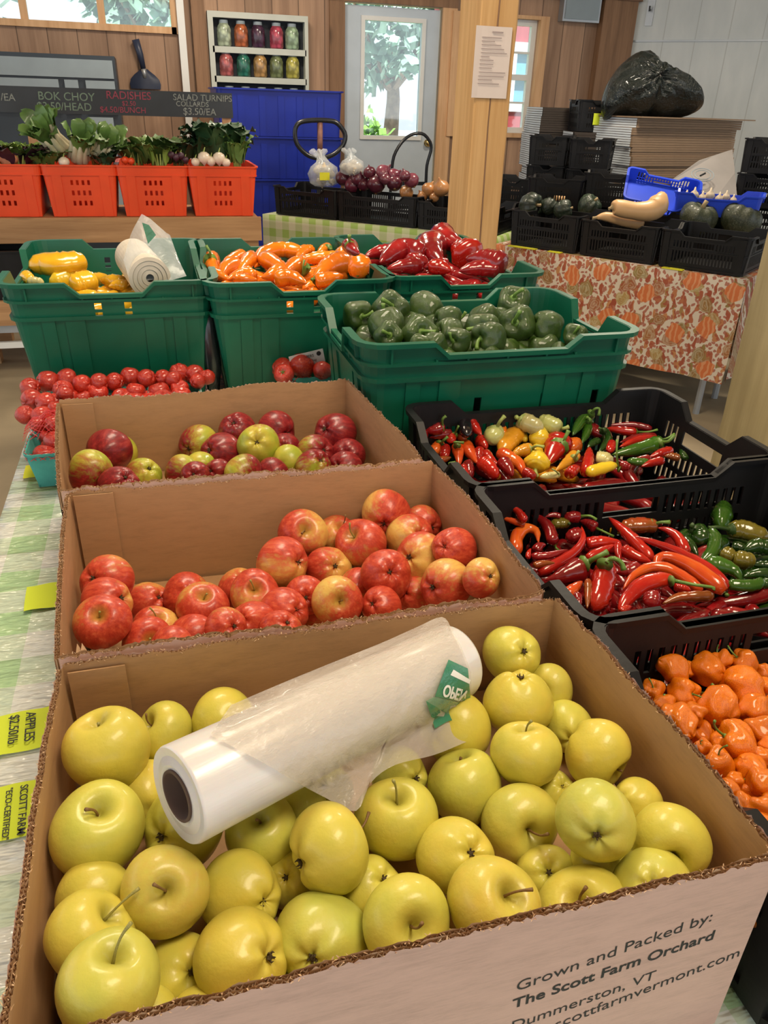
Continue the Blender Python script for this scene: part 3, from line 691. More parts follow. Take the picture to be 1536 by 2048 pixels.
crate('black vented crate of long red and dark green chilies', (CXM, (CR2[2]+CR2[3])/2, ZC), .55, .353, HC, group='black crates on the main table')
crate('black vented crate of orange habanero peppers beside the golden apple box', (CXM, (CR3[2]+CR3[3])/2, ZC), .55, .354, HC, group='black crates on the main table')

# ================================================================== produce: shared tools
def settle(items, base_t, box=None, k=0.93, iters=260, pull=0.03):
    """items: list of lists of (px, py, radius_px); one depth per item along its own view rays, moved until nothing sinks into its neighbour.
    Later items lie on top of earlier ones. Returns the depths."""
    D = []; RHO = []; ID = []
    for i, it in enumerate(items):
        for (x, y, r) in it: D.append(ray(x, y)); RHO.append(r/FOCAL); ID.append(i)
    D = np.array(D); RHO = np.array(RHO); ID = np.array(ID); t = np.array(base_t, float); t0 = t.copy(); n = len(items)
    other = ID[:, None] != ID[None, :]; later = ID[:, None] > ID[None, :]
    for _ in range(iters):
        tt = t[ID]; C = D*tt[:, None]; r = RHO*tt
        d = np.linalg.norm(C[:, None]-C[None], axis=2); ov = np.where(other, (r[:, None]+r[None])*k-d, 0); ov = np.maximum(ov, 0)
        # the nearer one moves nearer; ties broken by order
        diff = tt[:, None]-tt[None]; near = np.where(np.abs(diff) > .004, diff < 0, later)
        mv = np.where(near, -ov, ov)*.25
        big = np.argmax(np.abs(mv), axis=1); m1 = mv[np.arange(len(mv)), big]
        dt = np.zeros(n)
        for q in range(len(ID)):
            if abs(m1[q]) > abs(dt[ID[q]]): dt[ID[q]] = m1[q]
        t = t+dt-pull*(t-t0)
        if box is not None:
            x0, x1, y0, y1, z0 = box; tt = t[ID]; C = D*tt[:, None]+CAM; r = RHO*tt*.98
            out = np.maximum.reduce([x0+r-C[:, 0], C[:, 0]-x1+r, C[:, 1]-y1+r, z0+r-C[:, 2], y0+r-C[:, 1]])
            bad = np.zeros(n)
            for q in range(len(ID)): bad[ID[q]] = max(bad[ID[q]], out[q])
            # outside the container: slide toward the viewer unless it pokes through the near wall
            for q in range(len(ID)):
                if y0+r[q]-C[q, 1] > 0.001 and y0+r[q]-C[q, 1] >= out[q]-1e-9: bad[ID[q]] = -abs(out[q])
            t = t-bad*.35
    return t
ORD = ['first', 'second', 'third', 'fourth', 'fifth', 'sixth', 'seventh', 'eighth', 'ninth', 'tenth', 'eleventh', 'twelfth', 'thirteenth', 'fourteenth', 'fifteenth', 'sixteenth']
ROWN = {1: ['only'], 2: ['rear', 'front'], 3: ['rear', 'middle', 'front'], 4: ['rearmost', 'second', 'third', 'frontmost'], 5: ['rearmost', 'second', 'middle', 'fourth', 'frontmost'], 6: ['rearmost', 'second', 'third', 'fourth', 'fifth', 'frontmost'],
        7: ['rearmost', 'second', 'third', 'fourth', 'fifth', 'sixth', 'frontmost'], 8: ['rearmost', 'second', 'third', 'fourth', 'fifth', 'sixth', 'seventh', 'frontmost']}
def row_labels(pts, what, where, per=6):
    """pts: (x, y) in the photograph; what: list of look phrases. -> a label for each that says which one it is."""
    n = len(pts); rows = max(1, min(8, round(n/per))); order = sorted(range(n), key=lambda i: pts[i][1]); out = [None]*n
    for r in range(rows):
        ids = order[r*n//rows:(r+1)*n//rows]; ids.sort(key=lambda i: pts[i][0]); m = len(ids)
        for j, i in enumerate(ids):
            pos = 'leftmost' if j == 0 else 'rightmost' if j == m-1 else ORD[j]+' from left'
            out[i] = f"{what[i]}, {pos} in {ROWN[rows][r]} row {where}" if rows > 1 else f"{what[i]}, {pos} {where}"
    return out

# ------------------------------------------------------------------ apples
def apple_mesh(name, seed, tall=0.92, taper=.05):
    rnd = random.Random(seed); n, m = 44, 32; a0, a1 = rnd.random()*6, rnd.random()*6; e = rnd.uniform(.015, .04); tx, ty = rnd.uniform(-.07, .07), rnd.uniform(-.07, .07); vs = []; fs = []
    for i in range(m+1):
        ph = PI*(.45*i/m+.55*(1-math.cos(PI*i/m))/2)
        rho = 1-.46*math.exp(-(ph/.30)**2)-.26*math.exp(-((PI-ph)/.27)**2)
        for j in range(n):
            th = 2*PI*j/n; low = max(0, -math.cos(ph))
            k = rho*(1+e*math.cos(2*th+a0)+.05*low**2*math.cos(5*th+a1)+.018*math.cos(3*th+a1)*math.sin(ph))
            x = k*math.sin(ph)*(1+taper*math.cos(ph)); z = k*math.cos(ph)*tall+.03*math.sin(ph)*math.cos(th+a0)
            vs.append((x*math.cos(th)+tx*z*abs(z), x*math.sin(th)+ty*z*abs(z), z))
    for i in range(m):
        for j in range(n): fs.append((i*n+j, i*n+n+j, i*n+n+(j+1) % n, i*n+(j+1) % n))
    mb = MB(); mb.add(vs, fs); return mb.mesh(name, True, True)
APPLE = [apple_mesh('apple_skin', 1, .90), apple_mesh('apple_skin', 2, .97, .07), apple_mesh('apple_skin', 3, .86, .03), apple_mesh('apple_skin', 4, 1.02, .12), apple_mesh('apple_skin', 5, .93, .10), apple_mesh('apple_skin', 6, .88, .06)]
def stem_mesh(seed, long=1.0):
    rnd = random.Random(seed); a = rnd.random()*6; c = rnd.uniform(.05, .22)
    p = [(0, 0, .44), (c*.15*math.cos(a), c*.15*math.sin(a), .44+.28*long), (c*.6*math.cos(a), c*.6*math.sin(a), .44+.52*long), (c*1.5*math.cos(a), c*1.5*math.sin(a), .44+.72*long)]
    mb = MB(); mb.tube([Vector(q) for q in spline(p, 9)], [.042, .034, .03, .028, .027, .027, .03, .036, .045], 7); return mb.mesh('stem', True)
STEM = [stem_mesh(1, .8), stem_mesh(2, 1.1), stem_mesh(3, 1.45), stem_mesh(4, .5)]
def bloss_mesh():
    mb = MB(); rnd = random.Random(3)
    mb.lathe([(0, -.72), (.05, -.715), (.075, -.74), (.06, -.78), (0, -.76)], 10)
    for k in range(5):
        a = 2*PI*k/5; c, s = math.cos(a), math.sin(a); mb.tube([(c*.05, s*.05, -.74), (c*.10, s*.10, -.79), (c*.08, s*.08, -.85)], [.028, .022, .006], 5)
    return mb.mesh('blossom_end', True)
BLOS = bloss_mesh()
def apple_mat(name, kind):
    m, nt, b = nodes_of(name)
    oi = N(nt, 'ShaderNodeObjectInfo'); rn = oi.outputs['Random']
    tc_ = N(nt, 'ShaderNodeTexCoord'); off = N(nt, 'ShaderNodeVectorMath', operation='ADD'); nt.links.new(tc_.outputs['Object'], off.inputs[0])
    r10 = math_(nt, 'MULTIPLY', rn, 37.0); cx = nt.nodes.new('ShaderNodeCombineXYZ')
    for i in range(3): nt.links.new(r10, cx.inputs[i])
    nt.links.new(cx.outputs[0], off.inputs[1]); V = off.outputs[0]
    sp = N(nt, 'ShaderNodeSeparateXYZ'); nt.links.new(tc_.outputs['Object'], sp.inputs[0])
    rad = math_(nt, 'SQRT', math_(nt, 'ADD', math_(nt, 'POWER', sp.outputs['X'], 2.0), math_(nt, 'POWER', sp.outputs['Y'], 2.0)))
    # meridian streaks
    nrm = N(nt, 'ShaderNodeVectorMath', operation='MULTIPLY'); nt.links.new(V, nrm.inputs[0]); nrm.inputs[1].default_value = (1, 1, .18)
    st = noise(nt, nrm.outputs[0], 5.5, 4, .65); big = noise(nt, V, 1.1, 2)
    bl = N(nt, 'ShaderNodeAttribute', attribute_type='OBJECT', attribute_name='blush')
    spots = N(nt, 'ShaderNodeTexVoronoi'); spots.inputs['Scale'].default_value = 7.5; nt.links.new(V, spots.inputs['Vector'])
    sd = ramp(nt, spots.outputs['Distance'], [(0.035, (1, 1, 1)), (0.07, (0, 0, 0))])
    up = math_(nt, 'MULTIPLY', math_(nt, 'GREATER_THAN', sp.outputs['Z'], .2), ramp(nt, rad, [(0.10, (1, 1, 1)), (0.42, (0, 0, 0))]))
    if kind == 'gold':
        c = ramp(nt, big, [(0.30, (0.46, 0.49, 0.085)), (0.55, (0.60, 0.56, 0.095)), (0.75, (0.66, 0.53, 0.085))])
        gr = ramp(nt, rn, [(0.0, (0.46, 0.52, 0.10)), (0.45, (0.62, 0.57, 0.08)), (1.0, (0.74, 0.54, 0.06))])
        c = mixc(nt, .45, c, gr)
        c = mixc(nt, math_(nt, 'MULTIPLY', bl.outputs['Fac'], math_(nt, 'MULTIPLY', st, .8)), c, (0.62, 0.20, 0.05))
        c = mixc(nt, math_(nt, 'MULTIPLY', up, .55), c, (0.30, 0.27, 0.03))
        c = mixc(nt, math_(nt, 'MULTIPLY', sd, math_(nt, 'MULTIPLY', st, .55)), c, (0.22, 0.14, 0.02))
    else:
        side = math_(nt, 'MULTIPLY', sp.outputs['X'], .36)
        f = math_(nt, 'ADD', math_(nt, 'ADD', math_(nt, 'MULTIPLY', st, .75), math_(nt, 'MULTIPLY', big, .45)), side)
        f = math_(nt, 'ADD', f, math_(nt, 'MULTIPLY_ADD', bl.outputs['Fac'], 1.3, False)); f.node.inputs[2].default_value = 0
        f = math_(nt, 'SUBTRACT', f, .76)
        k = ramp(nt, f, [(0.05, (0, 0, 0)), (0.42, (1, 1, 1))])
        if kind == 'red':
            y = ramp(nt, big, [(0.35, (0.70, 0.42, 0.10)), (0.7, (0.72, 0.50, 0.13))]); r = ramp(nt, st, [(0.3, (0.36, 0.024, 0.014)), (0.55, (0.55, 0.065, 0.030)), (0.75, (0.66, 0.16, 0.07))])
        else:
            y = ramp(nt, big, [(0.35, (0.34, 0.40, 0.035)), (0.7, (0.56, 0.46, 0.06))]); r = ramp(nt, st, [(0.3, (0.12, 0.006, 0.010)), (0.55, (0.25, 0.012, 0.016)), (0.78, (0.42, 0.05, 0.04))])
        c = mixc(nt, k, y, r)
        c = mixc(nt, math_(nt, 'MULTIPLY', up, .6), c, (0.50, 0.38, 0.07))
        c = mixc(nt, math_(nt, 'MULTIPLY', sd, .25), c, (0.66, 0.45, 0.25))
    nt.links.new(c, b.inputs['Base Color']); b.inputs['Roughness'].default_value = .42; b.inputs['Coat Weight'].default_value = .22; b.inputs['Coat Roughness'].default_value = .14; b.inputs['Specular IOR Level'].default_value = .4
    b.inputs['Subsurface Weight'].default_value = .12; b.inputs['Subsurface Radius'].default_value = (.5, .35, .1); b.inputs['Subsurface Scale'].default_value = .06
    bump(nt, b, noise(nt, V, 5, 3), .05, .03)
    return m
AM = {k: apple_mat('apple_'+k, k) for k in ('gold', 'red', 'mac')}
def place_apples(rows, kind, base_z, box, where, group, words, per=6):
    """rows: (px, py, diameter_px, marks); marks: 's', dx, dy the stem dimple seen at that share of the radius; 'b' the blossom end; optional blush and stem kind."""
    items = [[(r[0], r[1], r[2]/2)] for r in rows]
    base = []
    for r in rows: d = ray(r[0], r[1]); base.append((base_z+(r[4] if len(r) > 4 else 0)-CAM[2])/d[2])
    t = settle(items, base, box)
    look = []
    rnd = random.Random(len(rows))
    for i, r in enumerate(rows):
        mk = r[3] or {}
        look.append(mk.get('w', words[0])+(' with stem showing' if mk.get('s') else ', blossom end up' if mk.get('b') else ''))
    labs = row_labels([(r[0], r[1]) for r in rows], look, where, per)
    for i, r in enumerate(rows):
        mk = r[3] or {}; d = ray(r[0], r[1]); c = Vector(CAM+d*t[i]); rad = r[2]/2/FOCAL*t[i]
        me = APPLE[rnd.randrange(6)]
        o = bpy.data.objects.new('apple', me); COL.objects.link(o)
        if not me.materials: me.materials.append(AM['gold'])
        o.material_slots[0].link = 'OBJECT'; o.material_slots[0].material = AM[kind]
        view = -Vector(d).normalized(); rt = Vector(CR); rt = (rt-view*rt.dot(view)).normalized(); upv = view.cross(rt)
        if mk.get('s') or mk.get('b'):
            ox, oy = mk.get('s') or mk.get('b'); q = math.sqrt(max(0, 1-min(.98, ox*ox+oy*oy))); ax = (rt*ox-upv*oy+view*q).normalized()
            if mk.get('b'): ax = -ax
        else:
            a = rnd.uniform(0, 2*PI); ax = (rt*math.cos(a)*.8+upv*math.sin(a)*.5-view*.75).normalized()
            if rnd.random() < .4: ax = (-ax if False else (rt*rnd.uniform(-1, 1)-view+Vector((0, 0, -.2)))).normalized()
        qn = Vector((0, 0, 1)).rotation_difference(ax) @ Quaternion((0, 0, 1), mk.get('r', rnd.uniform(0, 2*PI)))
        o.matrix_world = Matrix.Translation(c) @ qn.to_matrix().to_4x4() @ Matrix.Scale(rad*1.0, 4)
        o['blush'] = float(mk.get('blush', rnd.uniform(*words[1]))); tag(o, labs[i], 'apple', group)
        show = mk.get('s')
        sk = mk.get('k', rnd.choice((0, 0, 1, 3)))
        s = link('stem', STEM[sk], M['stem_brown'], o); s.material_slots[0].link = 'OBJECT'; s.material_slots[0].material = M[mk.get('sm', rnd.choice(('stem_brown', 'stem_olive')))]
        if 'rs' in mk: s.rotation_euler = (0, 0, mk['rs'])
        link('blossom_end', BLOS, M['calyx'], o)
def S(x, y, **k): return dict(s=(x, y), **k)
def B(x, y, **k): return dict(b=(x, y), **k)
GOLD = [(300, 1590, 140, None, -.035), (190, 1795, 150, None, -.03), (588, 1760, 118, None, -.04), (744, 1783, 138, None, -.035), (360, 1950, 158, None, -.03), (1098, 1378, 100, S(-.4, .1, k=3, blush=.3), -.02), (1135, 1456, 104, None, -.03),
 (1272, 1608, 104, None, -.035), (1200, 1722, 116, None, -.035), (1092, 1750, 120, None, -.035), (1108, 1592, 100, None, -.035), (600, 1612, 110, None, -.04), (655, 1580, 100, None, -.04), (880, 1915, 110, None, -.03), (800, 1552, 118, None, -.02), (300, 2035, 110, None, -.03), (245, 1850, 90, None, -.05), (1240, 1740, 96, None, -.05),
 (1025, 1308, 116, None), (330, 1464, 116, S(-.8, -.35)), (446, 1440, 128, None), (1038, 1404, 139, B(.1, -.9)), (216, 1499, 162, S(-.42, -.78, k=3)), (1053, 1508, 144, S(0, -.93, k=0, sm='stem_olive')), (908, 1454, 150, None), (1195, 1507, 138, S(.72, .66, k=3, sm='stem_brown')),
 (930, 1574, 152, S(-.22, -.9, k=3)), (366, 1655, 166, None), (524, 1662, 148, S(-.1, -.42, k=3)), (195, 1662, 182, S(-.05, -.55, k=0, sm='stem_brown', rs=1.0)), (794, 1639, 166, S(0, -.66, k=2, sm='stem_olive')), (1038, 1646, 158, S(.42, .30, k=2, sm='stem_brown', blush=.2)), (1191, 1642, 160, B(0, .42)), (1340, 1680, 152, S(.05, .62, k=3)),
 (659, 1696, 176, B(-.85, .40)), (913, 1712, 153, None), (330, 1782, 173, S(.03, 0, k=1, sm='stem_brown', blush=.55)), (483, 1787, 158, None), (1307, 1778, 160, None), (1171, 1830, 186, S(-.17, -.30, k=1, sm='stem_brown')), (983, 1808, 180, S(.5, -.27, k=1, sm='stem_brown', blush=.25)),
 (811, 1845, 180, S(.22, .15, k=2, sm='stem_brown')), (643, 1884, 189, B(-.22, .38)), (180, 1872, 178, S(.5, -.62, k=2, sm='stem_olive')), (484, 1917, 194, None), (750, 1985, 152, None), (590, 2032, 140, None), (405, 2058, 150, None), (219, 1968, 206, S(0, -.66, k=2, sm='stem_olive'))]
place_apples(GOLD, 'gold', ZR-.060, (-.126, .396, .31, .648, ZR-.114), 'of front box', 'golden apples in the front box', ('golden apple', (0, .12)), 7)
RED = [(675, 1070, 84, S(.3, -.5, k=2), -.03), (657, 1137, 92, dict(w='peach coloured apple', blush=-.12), -.02), (845, 1048, 78, None, -.03), (715, 1180, 84, dict(w='pale peach apple', blush=-.1), -.03), (830, 1190, 78, None, -.03), (762, 1212, 82, None, -.02), (297, 1206, 86, None, -.02), (540, 1165, 80, None, -.03), (640, 1225, 80, None, -.03),
 (772, 1027, 98, dict(blush=.08)), (820, 1074, 95, dict(w='peach topped apple', blush=-.03)), (606, 1067, 99, S(.12, -.22, k=0, sm='stem_brown', blush=.0)), (907, 1097, 88, dict(w='deep red apple', blush=.45)), (963, 1156, 80, dict(w='small peach coloured apple', blush=-.12)), (723, 1087, 102, S(-.5, -.42, k=1, sm='stem_olive', blush=.22)), (773, 1150, 104, dict(w='deep red apple', blush=.45)),
 (839, 1117, 106, B(-.5, -.08, w='yellow flushed apple', blush=-.08)), (566, 1127, 108, dict(w='speckled peach red apple', blush=.0)), (891, 1170, 108, B(-.62, .1, blush=.06)), (213, 1162, 108, dict(blush=.2)), (374, 1192, 96, None), (480, 1179, 90, None), (510, 1188, 100, S(-.05, -.3, k=0, sm='stem_olive', blush=.05)), (610, 1192, 84, B(.05, .1)), (406, 1214, 104, S(.05, -.6, k=3, blush=.12)),
 (215, 1207, 106, dict(w='yellow shouldered apple', blush=.0)), (674, 1202, 102, S(.15, .05, k=3, blush=-.02)), (570, 1222, 98, dict(w='dark red apple', blush=.5)), (205, 1244, 112, S(-.2, -.35, k=3, blush=.22)), (313, 1258, 96, S(0, -.6, k=1, blush=.0)), (503, 1248, 97, B(-.5, -.3, w='dark red apple', blush=.5)), (452, 1256, 86, dict(w='pinkish red apple', blush=.2)), (384, 1272, 92, None), (563, 1262, 88, dict(w='pinkish red apple', blush=.2)), (298, 1288, 106, S(.1, -.15, k=3, blush=.25)), (345, 1300, 96, dict(w='dark red apple', blush=.5))]
place_apples(RED, 'red', ZR-.105, (-.138, .384, .682, 1.042, ZR-.160), 'of middle box', 'orange red apples in the middle box', ('orange red apple', (.05, .3)), 6)
MAC = [(695, 912, 72, None, -.02), (567, 900, 70, None, -.02), (404, 935, 66, dict(w='green apple', blush=-.3), -.02), (240, 905, 70, dict(w='green bottomed apple', blush=-.3), -.02), (545, 945, 62, None, -.01),
 (475, 862, 76, dict(w='pinkish red apple', blush=.25)), (553, 862, 80, dict(blush=.3)), (670, 867, 87, dict(w='large dark red apple', blush=.5)), (397, 888, 78, dict(w='half red half yellow apple', blush=-.02, r=2.2)), (217, 904, 93, dict(w='large dark red apple', blush=.5)), (632, 905, 76, dict(w='striped pinkish apple', blush=.22)), (442, 906, 86, dict(w='dark plum red apple', blush=.6)), (517, 891, 86, dict(w='bright green apple', blush=-.42)),
 (577, 926, 72, dict(w='yellow apple', blush=-.35)), (183, 946, 93, dict(w='red and yellow apple', blush=.04)), (289, 951, 74, dict(w='yellow green apple', blush=-.3)), (365, 944, 68, dict(w='green apple with a red base', blush=-.12)), (390, 952, 60, dict(blush=.35)), (434, 945, 56, dict(blush=.35)), (487, 946, 78, dict(w='peach coloured apple', blush=.06)), (628, 934, 74, dict(w='pink and yellow apple', blush=.02)), (240, 970, 82, dict(w='dark plum red apple', blush=.6)), (690, 935, 70, dict(blush=.4))]
place_apples(MAC, 'mac', ZR-.100, (-.17, .345, 1.074, 1.452, ZR-.160), 'of rear box', 'red and green apples in the rear box', ('dark red apple', (.25, .5)), 6)

# ------------------------------------------------------------------ peppers: a body swept along a curve, with its stem
def shiny(name, col, var=.25, scale=9, rough=.2, coat=.6, obj_var=.12, second=None):
    m, nt, b = nodes_of(name)
    tcv = N(nt, 'ShaderNodeTexCoord'); oi = N(nt, 'ShaderNodeObjectInfo'); off = N(nt, 'ShaderNodeVectorMath', operation='ADD'); nt.links.new(tcv.outputs['Object'], off.inputs[0])
    cx = nt.nodes.new('ShaderNodeCombineXYZ'); nt.links.new(math_(nt, 'MULTIPLY', oi.outputs['Random'], 50.0), cx.inputs[0]); nt.links.new(cx.outputs[0], off.inputs[1])
    f = noise(nt, off.outputs[0], scale, 3)
    c2 = second or tuple(min(1, x*(1+var)) for x in col)
    c = ramp(nt, f, [(.32, tuple(x*(1-var) for x in col)), (.5, col), (.72, c2)])
    k = math_(nt, 'MULTIPLY_ADD', oi.outputs['Random'], 2*obj_var); k.node.inputs[2].default_value = 1-obj_var
    cc = nt.nodes.new('ShaderNodeCombineColor')
    for i in range(3): nt.links.new(k, cc.inputs[i])
    c = mixc(nt, 1.0, c, cc.outputs[0], 'MULTIPLY'); nt.links.new(c, b.inputs['Base Color'])
    b.inputs['Roughness'].default_value = rough; b.inputs['Coat Weight'].default_value = coat; b.inputs['Coat Roughness'].default_value = .06
    b.inputs['Subsurface Weight'].default_value = .08; b.inputs['Subsurface Scale'].default_value = .006; b.inputs['Subsurface Radius'].default_value = (1, .4, .2)
    bump(nt, b, noise(nt, off.outputs[0], 48, 3), .38, .004)
    return m
PM = dict(red=shiny('red_chili', (.44, .012, .007), second=(.56, .032, .009), scale=14), dred=shiny('dark_red_chili', (.23, .007, .009), scale=14), ored=shiny('orange_red_chili', (.62, .07, .010), second=(.72, .16, .015), scale=14),
    brown=shiny('ripening_chili', (.26, .07, .012), second=(.42, .05, .01), scale=20), olive=shiny('olive_chili', (.16, .13, .015), scale=14), dgreen=shiny('dark_green_chili', (.016, .055, .006), scale=14), green=shiny('green_chili', (.04, .12, .010), scale=14),
    black=shiny('black_chili', (.010, .007, .010), scale=14), cream=shiny('cream_pepper', (.66, .60, .26), rough=.28), pale=shiny('pale_green_pepper', (.48, .50, .17), rough=.28), yel=shiny('yellow_pepper', (.72, .50, .025), rough=.25), oyel=shiny('orange_yellow_pepper', (.74, .33, .018), rough=.22),
    orange=shiny('orange_pepper', (.84, .20, .008), second=(.88, .30, .015), scale=9), bell=shiny('green_bell_pepper', (.035, .080, .010), second=(.050, .100, .012), scale=4, rough=.28, coat=.4), lred=shiny('long_red_pepper', (.27, .008, .012), second=(.44, .018, .018), scale=12), hab=shiny('habanero', (.82, .185, .002), second=(.90, .30, .005), scale=22, rough=.2, coat=.4),
    gold=shiny('golden_pepper', (.78, .42, .015), second=(.80, .50, .03), scale=8))
PROF = dict(chili=[(0, .55), (.04, .85), (.12, 1), (.35, .98), (.6, .82), (.82, .52), (.95, .22), (1, .03)], blunt=[(0, .5), (.05, .85), (.2, 1), (.5, 1), (.8, .85), (.94, .5), (1, .05)],
            cone=[(0, .6), (.06, .95), (.18, 1), (.5, .75), (.8, .42), (1, .04)], round=[(0, .35), (.08, .72), (.25, .97), (.5, 1), (.75, .85), (.92, .5), (1, .08)], rev=[(0, .06), (.06, .4), (.2, .75), (.5, 1), (.8, .95), (.95, .6), (1, .1)])
def sweep_body(mb, pts, w, prof, n=12, m=18, ridges=0, depth=.0, rnd=None):
    """pts local 3-D path; w maximum radius."""
    C = spline(pts, m); L = np.concatenate([[0], np.cumsum([np.linalg.norm(C[i+1]-C[i]) for i in range(m-1)])]); L = L/L[-1]
    xs = [p[0] for p in PROF[prof]]; ys = [p[1] for p in PROF[prof]]
    up = None; base = len(mb.v); ph = rnd.random()*6 if rnd else 0; wob = [(rnd.uniform(-.07, .07) if rnd else 0) for _ in range(m)]
    pt = None
    for k in range(m):
        t = Vector(C[min(k+1, m-1)]-C[max(k-1, 0)]).normalized()
        if up is None: up = t.orthogonal().normalized()
        else: up = pt.rotation_difference(t) @ up; up = (up-t*up.dot(t)).normalized()
        pt = t; s = t.cross(up); r0 = w*float(np.interp(L[k], xs, ys))*(1+wob[k])
        for j in range(n):
            a = 2*PI*j/n; r = r0*(1+depth*math.cos(ridges*a+ph) if ridges else 1)*(1+.04*math.cos(2*a+ph+k*.2))
            mb.v.append(tuple(Vector(C[k])+(up*math.cos(a)+s*math.sin(a))*r))
    for k in range(m-1):
        for j in range(n): a = base+k*n+j; b = base+k*n+(j+1) % n; mb.f.append((a, b, b+n, a+n))
    mb.f.append(tuple(base+j for j in reversed(range(n)))); mb.f.append(tuple(base+(m-1)*n+j for j in range(n)))
def peppers(rows, conv, base_z, name, cat, where, group, per=6, box=None, words=None, noun='pepper', k=.80):
    """rows: (colour, path, width, profile, stem path or None, words); the paths are read in a crop that conv turns into photograph pixels."""
    its = []; base = []
    for r in rows:
        P = [conv(*p) for p in r[1]]; wpx = conv.s*r[2]/2; C = spline([(x, y) for x, y in P], 7); xs = [p[0] for p in PROF[r[3]]]; ys = [p[1] for p in PROF[r[3]]]
        its.append([(c[0], c[1], max(1.0, wpx*float(np.interp(i/6, xs, ys))*.9)) for i, c in enumerate(C)]); mx = sum(p[0] for p in P)/len(P); my = sum(p[1] for p in P)/len(P)
        base.append((base_z-CAM[2])/ray(mx, my)[2])
    t = settle(its, base, box, k=k, iters=180, pull=.05)
    labs = row_labels([(its[i][3][0], its[i][3][1]) for i in range(len(rows))], [r[5]+' '+noun for r in rows], where, per)
    rnd = random.Random(len(rows)*3)
    for i, r in enumerate(rows):
        P = [conv(*p) for p in r[1]]; z = CAM[2]+ray(sum(p[0] for p in P)/len(P), sum(p[1] for p in P)/len(P))[2]*t[i]
        tm = t[i]; P3 = []
        for (x, y) in P:
            d = ray(x, y); zz = (z-CAM[2])/d[2]; tt = tm*.35+zz*.65; P3.append(Vector(CAM+d*max(tm*.85, min(tm*1.15, tt))))
        rad = conv.s*r[2]/2/FOCAL*tm*1.14; o0 = P3[0].copy(); loc = [p-o0 for p in P3]
        for q in range(1, len(loc)-1): loc[q] = loc[q]+Vector((0, 0, rad*.12))
        mb = MB(); rid = {'cone': 3, 'blunt': 3, 'round': 4, 'chili': 2, 'rev': 3}[r[3]]
        sweep_body(mb, loc, rad, r[3], 14, 20, rid, .06 if r[3] != 'chili' else .03, rnd)
        o = mb.build(name, PM[r[0]], None, o0, smooth=True); tag(o, labs[i], cat, group)
        ax = (loc[0]-loc[1]).normalized()
        if r[4] != 0:
            if r[4]:
                Q = [conv(*p) for p in r[4]]; q3 = []
                for n_, (x, y) in enumerate(Q): q3.append(Vector(CAM+ray(x, y)*(tm*(1-.012*(n_ > 0))))-o0)
            else: q3 = [Vector((0, 0, 0)), ax*rad*.9, ax*rad*1.5+Vector((0, 0, rad*.25))]
            sm = MB(); c = spline([tuple(v) for v in q3], 9); sr = max(.0014, min(.0042, rad*.24))
            d0 = (Vector(c[1])-Vector(c[0])).normalized(); a0 = Vector(c[0])
            sm.tube([a0-ax*rad*.35, a0-ax*rad*.12, a0+d0*rad*.10, a0+d0*rad*.25], [rad*.74, rad*.66, rad*.38, sr*1.1], 9)
            sm.tube([Vector(p) for p in c], [sr*1.15, sr, sr*.9, sr*.85, sr*.85, sr*.85, sr*.9, sr, sr*1.2], 7)
            g = 'stem_green' if r[0] in ('red', 'dred', 'ored', 'brown', 'green', 'orange', 'lred', 'hab') else 'stem_pale' if r[0] in ('cream', 'pale', 'yel', 'oyel', 'gold') else 'stem_dark'
            sm.build('stem', M[g], o, smooth=True)
class Conv:
    def __init__(s, x0, y0, f): s.x0, s.y0, s.s = x0, y0, 1/f
    def __call__(s, x, y): return (s.x0+x*s.s, s.y0+y*s.s)
c4, c5 = Conv(840, 800, 4.8), Conv(1120, 800, 4.8); c6, c7 = Conv(990, 1000, 5.486), Conv(1240, 990, 5.189)
def via(c, rows):                                # bring rows read in another crop into c7/c4 pixels
    return rows
def shift(rows, a, b):                           # rows measured in crop a, expressed in crop b
    f = a.s/b.s; g = lambda p: (((a.x0+p[0]*a.s)-b.x0)/b.s, ((a.y0+p[1]*a.s)-b.y0)/b.s)
    return [(r[0], [g(p) for p in r[1]], r[2]*f, r[3], [g(p) for p in r[4]] if r[4] else r[4], r[5]) for r in rows]
